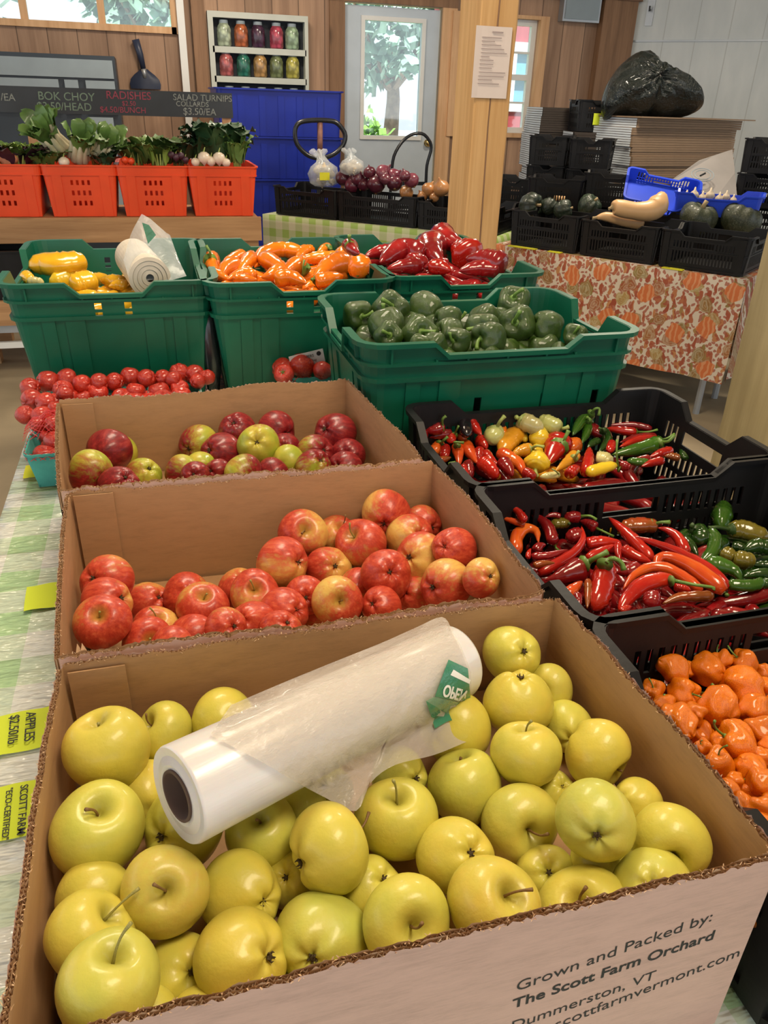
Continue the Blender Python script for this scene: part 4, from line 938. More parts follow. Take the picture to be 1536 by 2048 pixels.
# ---- crate of long red and green chilies
C2A = [('dred', [(720, 180), (640, 165), (550, 185)], 60, 'chili', 0, 'thin dark red'), ('red', [(20, 210), (40, 260), (120, 340)], 50, 'chili', 0, 'short red'), ('ored', [(330, 270), (180, 230), (60, 190)], 66, 'chili', 0, 'thin orange red'), ('red', [(330, 230), (240, 120), (120, 65)], 80, 'chili', 0, 'bright red'),
 ('olive', [(810, 262), (710, 262), (610, 270)], 112, 'blunt', [(805, 258), (815, 260)], 'olive green'), ('dred', [(930, 190), (850, 190), (760, 200)], 120, 'blunt', [(930, 180), (1040, 175), (1110, 215)], 'glossy dark red'), ('dred', [(1110, 310), (1020, 260), (930, 230)], 105, 'chili', [(1110, 310), (1200, 350), (1300, 400)], 'dark red'),
 ('dred', [(960, 380), (860, 410), (770, 420)], 165, 'round', 0, 'stubby dark red'), ('ored', [(240, 580), (235, 420), (330, 320), (450, 350), (475, 470)], 125, 'chili', 0, 'curled orange red'), ('red', [(360, 640), (370, 580), (395, 530)], 50, 'chili', 0, 'short red'), ('dred', [(400, 620), (600, 610), (810, 545)], 85, 'chili', 0, 'thin dark red'), ('dred', [(440, 560), (490, 510), (560, 490)], 95, 'chili', 0, 'dark red'),
 ('brown', [(420, 720), (540, 700), (660, 690)], 72, 'chili', 0, 'olive brown'), ('red', [(1000, 480), (1150, 470), (1390, 465)], 135, 'chili', 0, 'red'), ('dred', [(640, 470), (590, 320), (500, 220), (385, 160)], 125, 'chili', [(645, 480), (665, 520), (695, 555)], 'glossy dark red'), ('red', [(1350, 480), (1350, 590), (1370, 670)], 85, 'chili', 0, 'red'),
 ('red', [(1010, 650), (1150, 580), (1310, 490)], 105, 'chili', 0, 'slim red'), ('red', [(480, 800), (700, 690), (880, 570), (965, 430), (950, 285)], 112, 'chili', 0, 'long curved red'), ('ored', [(720, 1090), (850, 990), (960, 890)], 130, 'chili', 0, 'orange red'), ('brown', [(1020, 880), (1020, 1040), (1010, 1190)], 85, 'chili', 0, 'brownish'), ('dred', [(900, 1030), (910, 1110), (920, 1200)], 90, 'chili', 0, 'dark red'), ('red', [(760, 1040), (780, 1130), (800, 1190)], 70, 'chili', None, 'small red'),
 ('dred', [(1560, 740), (1440, 790), (1330, 800)], 150, 'chili', 0, 'dark red'), ('dred', [(985, 750), (860, 800), (700, 860), (550, 880)], 235, 'cone', [(1010, 690), (1110, 630), (1235, 570)], 'broad dark red'), ('red', [(1215, 715), (1190, 850), (1150, 1050), (1080, 1210)], 225, 'blunt', [(1210, 680), (1300, 640), (1385, 690), (1412, 770)], 'thick wrinkled red'), ('red', [(1370, 1230), (1430, 1200), (1500, 1165)], 80, 'chili', 0, 'short red')]
C2B = [('brown', [(380, 325), (240, 325), (100, 330), (0, 345)], 150, 'blunt', [(345, 305), (430, 283), (515, 282)], 'brown red'), ('red', [(20, 560), (150, 640), (330, 700)], 120, 'chili', 0, 'red'), ('red', [(690, 610), (600, 450), (490, 370), (390, 340)], 115, 'chili', 0, 'bright red'), ('red', [(330, 680), (180, 520), (20, 360), (-120, 230)], 130, 'chili', 0, 'long bright red'),
 ('red', [(1125, 970), (900, 770), (600, 600), (350, 500), (135, 425)], 118, 'chili', 0, 'very long red'), ('red', [(560, 950), (640, 970), (740, 990)], 90, 'chili', 0, 'red'), ('ored', [(840, 1000), (700, 890), (490, 770), (300, 760), (130, 850), (30, 980)], 118, 'chili', 0, 'arched orange red'), ('dred', [(330, 1030), (330, 1110), (320, 1180)], 165, 'round', 0, 'round ended dark red'), ('brown', [(960, 1050), (760, 1060), (600, 1070), (440, 1130)], 112, 'chili', 0, 'reddish brown'),
 ('ored', [(1085, 1000), (900, 870), (700, 735), (500, 655), (395, 670), (370, 800)], 150, 'chili', [(1090, 1005), (1110, 1040)], 'hooked bright orange red'), ('red', [(550, 880), (400, 895), (210, 960), (70, 1090), (-10, 1210)], 150, 'blunt', [(555, 890), (760, 930), (960, 960), (965, 985)], 'glossy red')]
peppers(shift(C2A, c6, c7)+C2B, c7, TZ+.125, 'chili_pepper', 'chili', 'of chili crate', 'red chilies in the chili crate', 7, (.448, .990, .636, .98, TZ+.03), noun='chili')
C2G = [('dgreen', [(1160, 540), (1230, 560), (1290, 590)], 130, 'blunt', 0, 'dark green'), ('dgreen', [(700, 400), (650, 440), (600, 480)], 110, 'blunt', 0, 'dark green'), ('dgreen', [(760, 360), (830, 430), (810, 520)], 180, 'blunt', [(760, 350), (740, 320), (755, 310)], 'crumpled dark green'), ('green', [(1050, 350), (1050, 220), (1075, 105)], 180, 'rev', 0, 'upright green'),
 ('olive', [(1130, 375), (1250, 370), (1400, 410), (1560, 450)], 170, 'blunt', [(1140, 360), (1020, 335), (920, 345)], 'olive brown'), ('dgreen', [(660, 450), (740, 540), (810, 640)], 95, 'chili', 0, 'slim dark green'), ('olive', [(1060, 600), (1130, 640), (1200, 650)], 150, 'blunt', 0, 'olive green'), ('green', [(930, 370), (985, 480), (950, 610), (840, 700)], 130, 'blunt', 0, 'bent green'),
 ('dgreen', [(1560, 560), (1420, 540), (1280, 580)], 165, 'chili', 0, 'glossy dark green'), ('olive', [(1180, 660), (1280, 690), (1380, 680)], 180, 'blunt', 0, 'thick olive'), ('dgreen', [(1560, 735), (1450, 730), (1370, 725)], 95, 'chili', 0, 'thin dark green'), ('dgreen', [(1560, 830), (1400, 830), (1280, 850)], 115, 'chili', 0, 'dark green'), ('dgreen', [(1560, 920), (1500, 930), (1450, 935)], 110, 'blunt', 0, 'stubby dark green'),
 ('green', [(890, 715), (1030, 740), (1180, 800), (1260, 890)], 165, 'chili', 0, 'plump green'), ('green', [(1120, 930), (1300, 950), (1430, 930), (1465, 860)], 112, 'blunt', 0, 'hook tipped green')]
peppers(C2G, c7, TZ+.115, 'green_chili', 'chili', 'of chili crate', 'green chilies in the chili crate', 5, (.448, .988, .636, .98, TZ+.03), noun='chili')
# ---- crate of mixed hot peppers
C1A = [('black', [(430, 190), (430, 270), (455, 350)], 120, 'blunt', 0, 'black'), ('orange', [(800, 265), (800, 300), (800, 335)], 60, 'blunt', 0, 'tiny orange'), ('dred', [(20, 300), (20, 340), (20, 400)], 100, 'round', 0, 'dark red'), ('dred', [(215, 265), (140, 295), (50, 300)], 110, 'chili', [(215, 265), (215, 190), (247, 155)], 'dark red'), ('dred', [(300, 320), (200, 340), (90, 360)], 85, 'chili', 0, 'dark red'),
 ('red', [(470, 190), (520, 260), (590, 340)], 100, 'chili', 0, 'long red'), ('yel', [(980, 320), (1000, 360), (1010, 400)], 70, 'blunt', 0, 'yellow'), ('ored', [(380, 350), (410, 370), (450, 390)], 80, 'chili', 0, 'orange red'), ('red', [(555, 380), (600, 420), (640, 470)], 110, 'chili', 0, 'red'), ('red', [(300, 340), (300, 370), (290, 410)], 85, 'round', [(330, 330), (360, 270), (370, 250)], 'short red'), ('pale', [(735, 305), (710, 350), (690, 410)], 170, 'round', [(722, 295), (765, 210), (812, 155)], 'round pale olive'),
 ('oyel', [(960, 290), (860, 400), (770, 510)], 165, 'blunt', 0, 'big orange yellow'), ('cream', [(960, 190), (1060, 245), (1180, 300)], 160, 'blunt', [(960, 185), (925, 165)], 'pale cream'), ('pale', [(1350, 280), (1240, 240), (1130, 195)], 155, 'blunt', [(1345, 275), (1380, 272), (1425, 258)], 'pale green'), ('yel', [(1110, 330), (1150, 380), (1150, 440)], 185, 'round', 0, 'fat yellow'), ('yel', [(1110, 460), (1120, 500), (1090, 560)], 110, 'blunt', 0, 'yellow'),
 ('red', [(620, 500), (690, 590), (770, 640)], 90, 'chili', 0, 'red'), ('red', [(240, 450), (240, 510), (230, 570)], 95, 'blunt', 0, 'small red'), ('ored', [(205, 425), (140, 490), (60, 540)], 110, 'chili', [(200, 415), (230, 385), (265, 355)], 'orange'), ('brown', [(150, 590), (230, 575), (300, 550)], 66, 'chili', 0, 'brown red'), ('oyel', [(1070, 470), (960, 500), (880, 530)], 112, 'chili', [(1065, 465), (1125, 440), (1190, 450)], 'orange'),
 ('ored', [(350, 430), (370, 530), (375, 640)], 95, 'chili', [(355, 430), (330, 405), (420, 410)], 'orange red'), ('dred', [(460, 600), (470, 670), (480, 740)], 95, 'blunt', 0, 'dark red'), ('red', [(560, 480), (570, 530), (560, 590)], 95, 'chili', 0, 'red'), ('ored', [(430, 410), (480, 510), (550, 610)], 115, 'chili', 0, 'orange red'), ('dred', [(340, 640), (360, 690), (380, 740)], 100, 'blunt', [(300, 640), (280, 610), (340, 600)], 'dark red'), ('red', [(420, 640), (430, 700), (440, 740)], 80, 'blunt', 0, 'small red'),
 ('dred', [(800, 590), (840, 660), (890, 730)], 130, 'chili', 0, 'dark red'), ('red', [(570, 590), (650, 640), (740, 740)], 130, 'blunt', 0, 'glossy red'), ('ored', [(760, 500), (870, 570), (960, 640), (1000, 730)], 128, 'chili', 0, 'long orange red'), ('red', [(1000, 690), (1050, 720), (1090, 760)], 100, 'blunt', 0, 'red'), ('oyel', [(1500, 520), (1390, 620), (1290, 690)], 105, 'cone', [(1490, 550), (1505, 520), (1525, 490)], 'orange yellow'), ('ored', [(1440, 500), (1480, 440), (1500, 390)], 135, 'round', [(1450, 490), (1440, 480)], 'orange red'),
 ('red', [(1350, 410), (1290, 500), (1220, 620)], 235, 'cone', [(1350, 430), (1390, 370), (1425, 295)], 'large bright red'), ('yel', [(1110, 660), (1120, 620), (1130, 560)], 205, 'round', [(1100, 640), (1110, 690), (1125, 735)], 'bright yellow'), ('cream', [(1340, 715), (1250, 730), (1150, 740)], 60, 'blunt', [(1335, 712), (1300, 680), (1265, 662)], 'cream')]
C1B = [('dred', [(290, 260), (340, 310), (420, 350)], 115, 'chili', 0, 'dark red'), ('dred', [(880, 280), (700, 245), (450, 240)], 62, 'chili', 0, 'thin dark red'), ('red', [(730, 315), (560, 295), (430, 270)], 82, 'chili', [(740, 308), (850, 305), (935, 285)], 'slim red'), ('dred', [(920, 345), (740, 360), (570, 410)], 66, 'chili', 0, 'thin dark red'), ('green', [(310, 120), (210, 200), (120, 340)], 110, 'chili', [(305, 125), (335, 85), (378, 85), (372, 150)], 'tall green'),
 ('green', [(275, 190), (260, 300), (210, 420)], 92, 'chili', [(270, 190), (262, 165)], 'green'), ('dgreen', [(370, 385), (310, 420), (260, 460)], 66, 'chili', 0, 'short dark green'), ('dgreen', [(410, 290), (455, 400), (370, 505)], 95, 'chili', [(410, 290), (395, 275), (370, 268)], 'bent dark green'), ('red', [(500, 410), (490, 450), (470, 500)], 82, 'blunt', 0, 'short red'), ('red', [(940, 380), (750, 390), (570, 450)], 84, 'chili', [(935, 385), (1020, 370), (1100, 325)], 'long bright red'),
 ('red', [(1070, 490), (960, 520), (860, 550)], 92, 'chili', 0, 'red'), ('brown', [(1150, 560), (1070, 545), (1000, 540)], 70, 'chili', 0, 'green tinged'), ('green', [(970, 405), (790, 470), (500, 525)], 130, 'chili', [(965, 405), (1040, 395), (1095, 340)], 'big glossy green'), ('dred', [(860, 560), (740, 590), (650, 620)], 80, 'chili', 0, 'dark red'), ('dgreen', [(1210, 570), (1180, 530), (1150, 470)], 60, 'chili', 0, 'small green'), ('green', [(850, 600), (740, 600), (640, 580)], 72, 'blunt', 0, 'stubby green'),
 ('red', [(990, 580), (890, 605), (780, 640)], 76, 'chili', 0, 'red'), ('dred', [(580, 620), (630, 640), (680, 650)], 84, 'blunt', [(560, 660), (545, 520), (548, 380)], 'dark red'), ('red', [(245, 710), (275, 560), (282, 450)], 112, 'chili', 0, 'upright red'), ('cream', [(345, 560), (420, 575), (500, 610)], 130, 'blunt', 0, 'cream yellow'), ('yel', [(260, 700), (400, 665), (550, 620)], 100, 'blunt', 0, 'lemon yellow'), ('red', [(80, 720), (130, 680), (190, 640)], 105, 'chili', 0, 'red')]
peppers(C1A+shift(C1B, c5, c4), c4, TZ+.118, 'hot_pepper', 'pepper', 'of mixed pepper crate', 'hot peppers in the mixed crate', 8, (.448, .988, 1.0, 1.345, TZ+.03), noun='pepper')
# ---- green tote peppers
z5, z6, z4 = Conv(360, 420, 2.954), Conv(840, 440, 2.207), Conv(0, 400, 2.954)
OR = [('orange', [(185, 285), (190, 330), (215, 380)], 95, 'cone', [(178, 290), (178, 250), (155, 212)], 'upright'), ('orange', [(950, 250), (960, 290), (955, 330)], 90, 'round', 0, 'stubby'), ('orange', [(880, 225), (850, 245), (800, 275)], 72, 'cone', [(880, 228), (893, 232)], 'short'), ('orange', [(790, 245), (740, 250), (685, 295)], 75, 'cone', 0, 'short'), ('orange', [(725, 250), (600, 240), (490, 270), (440, 340)], 88, 'chili', 0, 'long arched'), ('orange', [(930, 285), (820, 290), (690, 295)], 80, 'chili', 0, 'long'), ('orange', [(370, 262), (300, 305), (230, 345)], 72, 'chili', 0, 'slim'), ('orange', [(425, 275), (380, 330), (335, 385)], 82, 'cone', 0, 'slanting'),
 ('orange', [(335, 320), (270, 355), (235, 410)], 95, 'cone', 0, 'plump'), ('orange', [(490, 280), (580, 340), (670, 400)], 92, 'chili', 0, 'long slanting'), ('orange', [(430, 370), (380, 380), (330, 400)], 66, 'chili', 0, 'small'), ('orange', [(590, 360), (540, 390), (480, 400)], 80, 'chili', 0, 'half hidden'), ('orange', [(750, 345), (690, 345), (610, 375)], 130, 'cone', [(748, 345), (765, 343)], 'broad'), ('orange', [(1000, 310), (900, 340), (790, 400)], 120, 'chili', 0, 'large ribbed'), ('orange', [(1060, 362), (1060, 340), (1040, 310)], 125, 'round', [(1058, 368), (1050, 385)], 'end-on'),
 ('orange', [(190, 380), (230, 390), (290, 410)], 62, 'chili', 0, 'small slim'), ('orange', [(450, 392), (360, 382), (280, 410)], 62, 'chili', 0, 'slim'), ('orange', [(560, 412), (650, 405), (750, 435)], 84, 'chili', 0, 'flat lying'), ('orange', [(800, 420), (880, 415), (970, 390)], 84, 'chili', [(795, 418), (780, 410)], 'dark stemmed'), ('orange', [(320, 410), (380, 415), (460, 412)], 60, 'chili', 0, 'front')]
peppers(OR, z5, ZT-.045, 'orange_pepper', 'pepper', 'of its tote', 'orange peppers in the green tote', 6, (.12, .57, 1.98, 2.60, ZT-.14), noun='orange pepper')
RD = [('lred', [(1000, 205), (1020, 240), (1060, 260)], 80, 'chili', [(1002, 210), (1000, 150)], 'short'), ('lred', [(1350, 270), (1200, 255), (1090, 275)], 95, 'chili', 0, 'dark'), ('lred', [(1440, 265), (1310, 245), (1180, 310)], 125, 'chili', 0, 'long arched'), ('lred', [(1420, 330), (1330, 340), (1220, 350)], 90, 'chili', 0, 'low'), ('lred', [(1580, 330), (1510, 335), (1440, 340)], 80, 'chili', 0, 'small')]
RD2 = [('lred', [(80, 70), (140, 105), (220, 130)], 110, 'cone', 0, 'topmost'), ('red', [(40, 210), (90, 215), (140, 225)], 66, 'chili', 0, 'small bright'), ('lred', [(60, 110), (50, 150), (100, 190)], 130, 'cone', 0, 'glossy'), ('lred', [(-40, 200), (0, 190), (40, 195)], 80, 'chili', 0, 'half hidden'), ('lred', [(370, 205), (290, 185), (200, 170)], 95, 'chili', 0, 'long tapering'), ('red', [(220, 170), (180, 140), (140, 150)], 130, 'cone', [(222, 165), (232, 180)], 'broad'), ('lred', [(350, 222), (260, 218), (170, 225)], 72, 'chili', 0, 'front')]
peppers(RD+shift(RD2, z6, z5), z5, ZT-.03, 'red_pepper', 'pepper', 'of its tote', 'long red peppers in the green tote', 6, (.6, 1.0, 2.0, 2.64, ZT-.13), noun='long red pepper')
YL = [('gold', [(150, 450), (170, 470), (200, 480)], 70, 'blunt', 0, 'small dark'), ('gold', [(505, 375), (440, 385), (340, 395), (250, 390), (170, 400)], 130, 'blunt', 0, 'big lumpy'), ('yel', [(460, 450), (390, 470), (290, 490)], 90, 'blunt', 0, 'greenish yellow'), ('gold', [(730, 500), (680, 490), (590, 475)], 80, 'chili', 0, 'slim'), ('gold', [(560, 480), (490, 495), (410, 510)], 110, 'blunt', 0, 'shiny'), ('cream', [(165, 485), (210, 488), (260, 490)], 55, 'blunt', 0, 'cream'), ('gold', [(760, 510), (700, 508), (640, 512)], 66, 'chili', 0, 'low')]
peppers(YL, z4, ZT-.075, 'yellow_pepper', 'pepper', 'in its tote', 'yellow peppers in the green tote', 7, (-.34, .11, 2.02, 2.62, ZT-.16), noun='yellow pepper')

# ------------------------------------------------------------------ lobed peppers: bells and habaneros
def lobed_mesh(name, seed, lobes, depth, h, tip, wrinkle):
    rnd = random.Random(seed); n, m = 36, 22; a0 = rnd.random()*6; vs = []; fs = []; am = [rnd.uniform(.7, 1.3) for _ in range(lobes)]; w = [(rnd.uniform(2, 5), rnd.uniform(2, 6), rnd.random()*6) for _ in range(4)]
    for i in range(m+1):
        ph = PI*i/m; rho = 1-.36*math.exp(-(ph/.33)**2)-tip*math.exp(-((PI-ph)/.33)**2)
        for j in range(n):
            th = 2*PI*j/n; lb = math.cos(lobes*th+a0); k = rho*(1+depth*lb*math.sin(ph)**.6*(1.0+.25*math.cos(ph)))
            k *= 1+wrinkle*sum(math.sin(a*th+b*ph+c) for a, b, c in [(round(x), y, z) for x, y, z in w])/2*math.sin(ph)
            x = k*math.sin(ph)**.85*(1+.10*math.cos(ph)); z = k*math.cos(ph)*h
            if math.cos(ph) < -.6: z += .05*lb
            vs.append((x*math.cos(th), x*math.sin(th), z))
    for i in range(m):
        for j in range(n): fs.append((i*n+j, i*n+n+j, i*n+n+(j+1) % n, i*n+(j+1) % n))
    mb = MB(); mb.add(vs, fs); return mb.mesh(name, True, True)
BELL = [lobed_mesh('bell_body', s, l, .07, h, .3, .035) for s, l, h in ((1, 4, 1.0), (2, 3, 1.08), (3, 4, .92))]
HABM = [lobed_mesh('habanero_body', s, l, .095, h, t_, .085) for s, l, h, t_ in ((5, 3, 1.0, .1), (6, 4, 1.15, -.12), (7, 3, .95, .2), (8, 4, 1.05, .0), (9, 3, 1.2, -.1))]
def pstem(seed, thick, length):
    rnd = random.Random(seed); mb = MB(); a = rnd.random()*6; c, s = math.cos(a)*.3, math.sin(a)*.3
    mb.tube([(0, 0, .56), (0, 0, .66), (0, 0, .74)], [thick*2.6, thick*2.2, thick*1.1], 9)
    mb.tube([Vector(p) for p in spline([(0, 0, .62), (c*.2, s*.2, .62+length*.45), (c, s, .62+length*.8), (c*2, s*2, .62+length)], 8)], [thick*1.1, thick, thick*.9, thick*.85, thick*.85, thick*.9, thick, thick*1.15], 8)
    return mb.mesh('stem', True)
BST = [pstem(1, .12, .5), pstem(2, .11, .65)]; HST = [pstem(3, .07, .9), pstem(4, .065, 1.2)]
def lobed(rows, meshes, stems, mname, name, cat, where, group, base_z, box, noun, per=6, sm='stem_green'):
    items = [[(r[0], r[1], r[2]/2)] for r in rows]; base = [(base_z+(r[4] if len(r) > 4 else 0)-CAM[2])/ray(r[0], r[1])[2] for r in rows]
    t = settle(items, base, box, k=.86); labs = row_labels([(r[0], r[1]) for r in rows], [((r[5]+' ') if len(r) > 5 else '')+noun+(' with stem showing' if r[3] else '') for r in rows], where, per); rnd = random.Random(len(rows)+5)
    for i, r in enumerate(rows):
        d = ray(r[0], r[1]); c = Vector(CAM+d*t[i]); rad = r[2]/2/FOCAL*t[i]; me = meshes[rnd.randrange(len(meshes))]
        view = -Vector(d).normalized(); rt = Vector(CR); rt = (rt-view*rt.dot(view)).normalized(); upv = view.cross(rt)
        if r[3]: ox, oy = r[3]; q = math.sqrt(max(0, 1-min(.98, ox*ox+oy*oy))); ax = (rt*ox-upv*oy+view*q).normalized()
        else: a = rnd.uniform(0, 2*PI); ax = (rt*math.cos(a)+upv*math.sin(a)*.6-view*rnd.uniform(.2, .8)).normalized()
        qn = Vector((0, 0, 1)).rotation_difference(ax) @ Quaternion((0, 0, 1), rnd.uniform(0, 2*PI))
        o = link(name, me, PM[mname]); o.matrix_world = Matrix.Translation(c) @ qn.to_matrix().to_4x4() @ Matrix.Scale(rad*1.10, 4); tag(o, labs[i], cat, group)
        link('stem', stems[rnd.randrange(len(stems))], M[sm], o)
BL = [(1027, 606, 60, (0, -.5)), (780, 620, 66, (.1, -.3)), (853, 622, 66, None), (714, 631, 56, (.5, .1)), (895, 640, 52, None), (970, 642, 60, None), (1000, 640, 50, None, -.02), (774, 655, 66, None), (1035, 650, 68, (-.2, -.2)), (871, 656, 52, None, -.02), (1092, 654, 64, None), (967, 664, 68, (-.3, -.3)), (1040, 672, 50, None, -.03), (820, 650, 52, None, -.03), (777, 672, 52, (.1, -.1)), (898, 666, 54, None), (1150, 672, 44, (-.1, -.3)),
 (838, 669, 66, (.25, -.2)), (915, 682, 50, (-.5, 0)), (978, 678, 64, (-.7, 0)), (868, 690, 46, None), (838, 690, 40, None), (745, 660, 46, None, -.03), (930, 655, 48, None, -.03)]
lobed(BL, BELL, BST, 'bell', 'bell_pepper', 'pepper', 'of its tote', 'green bell peppers in the green tote', CAM[2]-.445, (.395, .92, 1.415, 1.785, CAM[2]-.52), 'green bell pepper', 6, 'stem_green')
h8 = Conv(1270, 1280, 5.391)
HB_ = [(740, 1010, 220, None, -.02), (560, 320, 170, None, -.02), (515, 720, 180, None, -.02), (1200, 1660, 270, None, -.02), (930, 480, 180, None, -.03), (1090, 300, 170, None, -.02), (1140, 860, 180, None, -.02), (860, 1230, 150, None, -.02), (1430, 620, 160, None, -.02), (1270, 1540, 180, None, -.03), (1080, 1650, 170, None, -.03),
 (405, 310, 275, None), (940, 220, 200, None), (1170, 245, 260, (-.6, -.6)), (1400, 340, 165, None), (780, 320, 310, None), (195, 540, 210, (0, -.4)), (1410, 490, 150, None), (1160, 500, 400, (-.8, .3)), (320, 690, 190, None), (515, 560, 290, (.85, .2)), (640, 790, 220, (-.2, .35)), (1290, 750, 290, (-.5, .7)), (915, 720, 385, None), (470, 880, 330, None), (1380, 980, 280, None), (740, 1150, 150, (-.4, -.5)), (1360, 1250, 160, None), (1080, 1110, 410, (-.65, -.5)), (900, 1330, 265, (.1, -.75)), (1240, 1390, 300, None), (1075, 1510, 160, None), (1370, 1540, 275, None), (1010, 1600, 200, None), (1160, 1760, 210, None), (1340, 1800, 210, None), (1360, 1960, 180, None), (1460, 1150, 200, None), (1480, 1750, 200, None), (1500, 700, 190, None)]
lobed([(*h8(r[0], r[1]), r[2]*h8.s)+r[3:] for r in HB_], HABM, HST, 'hab', 'habanero_pepper', 'pepper', 'of its crate', 'orange habaneros in the black crate', TZ+.125, (.45, .99, .275, .618, TZ+.03), 'orange habanero', 6)

# ------------------------------------------------------------------ the buried layer: peppers that show only in the gaps
def buried(meshes, mname, name, lab, cat, group, n, box, seed, sc=(1, 1)):
    rnd = random.Random(seed); x0, x1, y0, y1, z0, z1 = box; k = int(math.sqrt(n*(x1-x0)/(y1-y0)))+1; r_ = max(1, round(n/k))
    for i in range(k):
        for j in range(r_):
            o = bpy.data.objects.new(name, meshes[rnd.randrange(len(meshes))]); COL.objects.link(o)
            if not o.data.materials: o.data.materials.append(PM[mname])
            o.material_slots[0].link = 'OBJECT'; o.material_slots[0].material = PM[mname if isinstance(mname, str) else rnd.choice(mname)]
            o.location = (x0+(x1-x0)*(i+.5+rnd.uniform(-.3, .3))/k, y0+(y1-y0)*(j+.5+rnd.uniform(-.3, .3))/r_, rnd.uniform(z0, z1)); o.rotation_euler = (rnd.uniform(-.25, .25), rnd.uniform(-.25, .25), rnd.uniform(0, 6.28)); s = rnd.uniform(*sc); o.scale = (s, s, s); tag(o, lab, cat, group)
def chili_base(seed, L, w, prof):
    rnd = random.Random(seed); mb = MB(); sweep_body(mb, [(-L/2, 0, 0), (-L*.15, L*.10*rnd.uniform(-1, 1), 0), (L*.2, L*.12*rnd.uniform(-1, 1), 0), (L/2, L*.05, -.005)], w, prof, 12, 16, 2, .04, rnd); return mb.mesh('chili_body', True)
CB = [chili_base(s, .12, .0135, 'chili') for s in (1, 2, 3)]; CBS = [chili_base(s, .075, .012, 'blunt') for s in (4, 5, 6)]
PM['dred'].name; MIXR = ('red', 'dred', 'dred', 'brown')
def mixed(*names): return names
for nm, args in ((('dred'), ('chili_pepper', 'dark red chili buried in the chili crate, seen only in gaps', 'chili', 'buried red chilies', 60, (.47, .79, .665, .955, TZ+.06, TZ+.095), 71)),
                 (('dgreen'), ('green_chili', 'dark green chili buried in the chili crate, seen only in gaps', 'chili', 'buried green chilies', 24, (.80, .945, .665, .955, TZ+.055, TZ+.085), 72))):
    buried(CB, nm, *args)
buried(CBS, 'dred', 'hot_pepper', 'dark red pepper buried in the mixed pepper crate, seen only in gaps', 'pepper', 'buried red hot peppers', 44, (.46, .65, 1.03, 1.315, TZ+.055, TZ+.085), 73)
buried(CBS, 'oyel', 'hot_pepper', 'orange yellow pepper buried in the mixed pepper crate, seen only in gaps', 'pepper', 'buried yellow hot peppers', 14, (.62, .75, 1.03, 1.315, TZ+.055, TZ+.085), 74)
buried(CB, 'dred', 'hot_pepper', 'slim red pepper buried under the green ones in the mixed crate', 'pepper', 'buried slim red peppers', 20, (.74, .92, 1.03, 1.315, TZ+.055, TZ+.085), 75)
buried(HABM, 'hab', 'habanero_pepper', 'orange habanero buried in its crate, seen only in gaps', 'pepper', 'buried habaneros', 90, (.455, .945, .30, .595, TZ+.06, TZ+.095), 76, (.021, .026))
buried(BELL, 'bell', 'bell_pepper', 'green bell pepper buried in its tote, seen only in gaps', 'pepper', 'buried bell peppers', 28, (.43, .88, 1.45, 1.75, CAM[2]-.505, CAM[2]-.485), 77, (.036, .042))
buried(CBS, 'gold', 'yellow_pepper', 'yellow pepper buried in its tote, seen through the tote holes', 'pepper', 'buried yellow peppers', 24, (-.27, .03, 2.06, 2.5, ZT-.11, ZT-.085), 83, (1.5, 1.8))
buried(CBS, 'orange', 'orange_pepper', 'orange pepper buried in its tote, seen only in gaps', 'pepper', 'buried orange peppers', 30, (.17, .52, 2.04, 2.55, ZT-.095, ZT-.075), 78, (1.5, 1.8))
buried(CBS, 'lred', 'red_pepper', 'long red pepper buried in its tote, seen only in gaps', 'pepper', 'buried long red peppers', 24, (.65, .95, 2.05, 2.58, ZT-.085, ZT-.065), 79, (1.6, 1.9))

# ------------------------------------------------------------------ tomatoes in pint baskets under red netting
M['tomato'] = shiny('tomato', (.52, .022, .010), second=(.62, .06, .012), scale=8); PM['tomato'] = M['tomato']
TOM = [lobed_mesh('tomato_body', s, 5, .018, .9, .1, .01) for s in (11, 12)]
def tst():
    mb = MB()
    for k in range(5): a = 2*PI*k/5; c, s = math.cos(a), math.sin(a); mb.tube([(0, 0, .60), (c*.15, s*.15, .66), (c*.36, s*.36, .70)], [.05, .04, .012], 5)
    mb.tube([(0, 0, .6), (0, .02, .78)], [.05, .04], 6); return mb.mesh('stem', True)
TST = [tst()]
TM = [(280, 1075, 125, None), (395, 1060, 118, None), (180, 1110, 108, None), (490, 1090, 108, None), (370, 1120, 108, None), (185, 1180, 116, None), (270, 1200, 116, None), (382, 1150, 92, None), (330, 1235, 84, None), (245, 1275, 108, None), (150, 1268, 104, None), (310, 1325, 90, None), (215, 1328, 80, None), (590, 1080, 105, None), (680, 1075, 100, None), (770, 1050, 112, None), (870, 1055, 104, None), (960, 1050, 92, None), (1060, 1022, 112, None), (1030, 1062, 92, None), (1150, 1035, 112, None), (1225, 1045, 84, None), (1165, 1072, 84, None)]
TM5 = [(605, 940, 120, None), (840, 950, 104, None), (615, 970, 110, (-.2, -.3)), (720, 920, 142, None)]
lobed([(*z4(r[0], r[1]), r[2]*z4.s)+r[3:] for r in TM]+[(*z5(r[0], r[1]), r[2]*z5.s)+r[3:] for r in TM5], TOM, TST, 'tomato', 'tomato', 'tomato', 'beside the totes', 'red tomatoes in pint baskets', TZ+.10, (-.36, .42, 1.50, 1.98, TZ+.04), 'red tomato', 7)
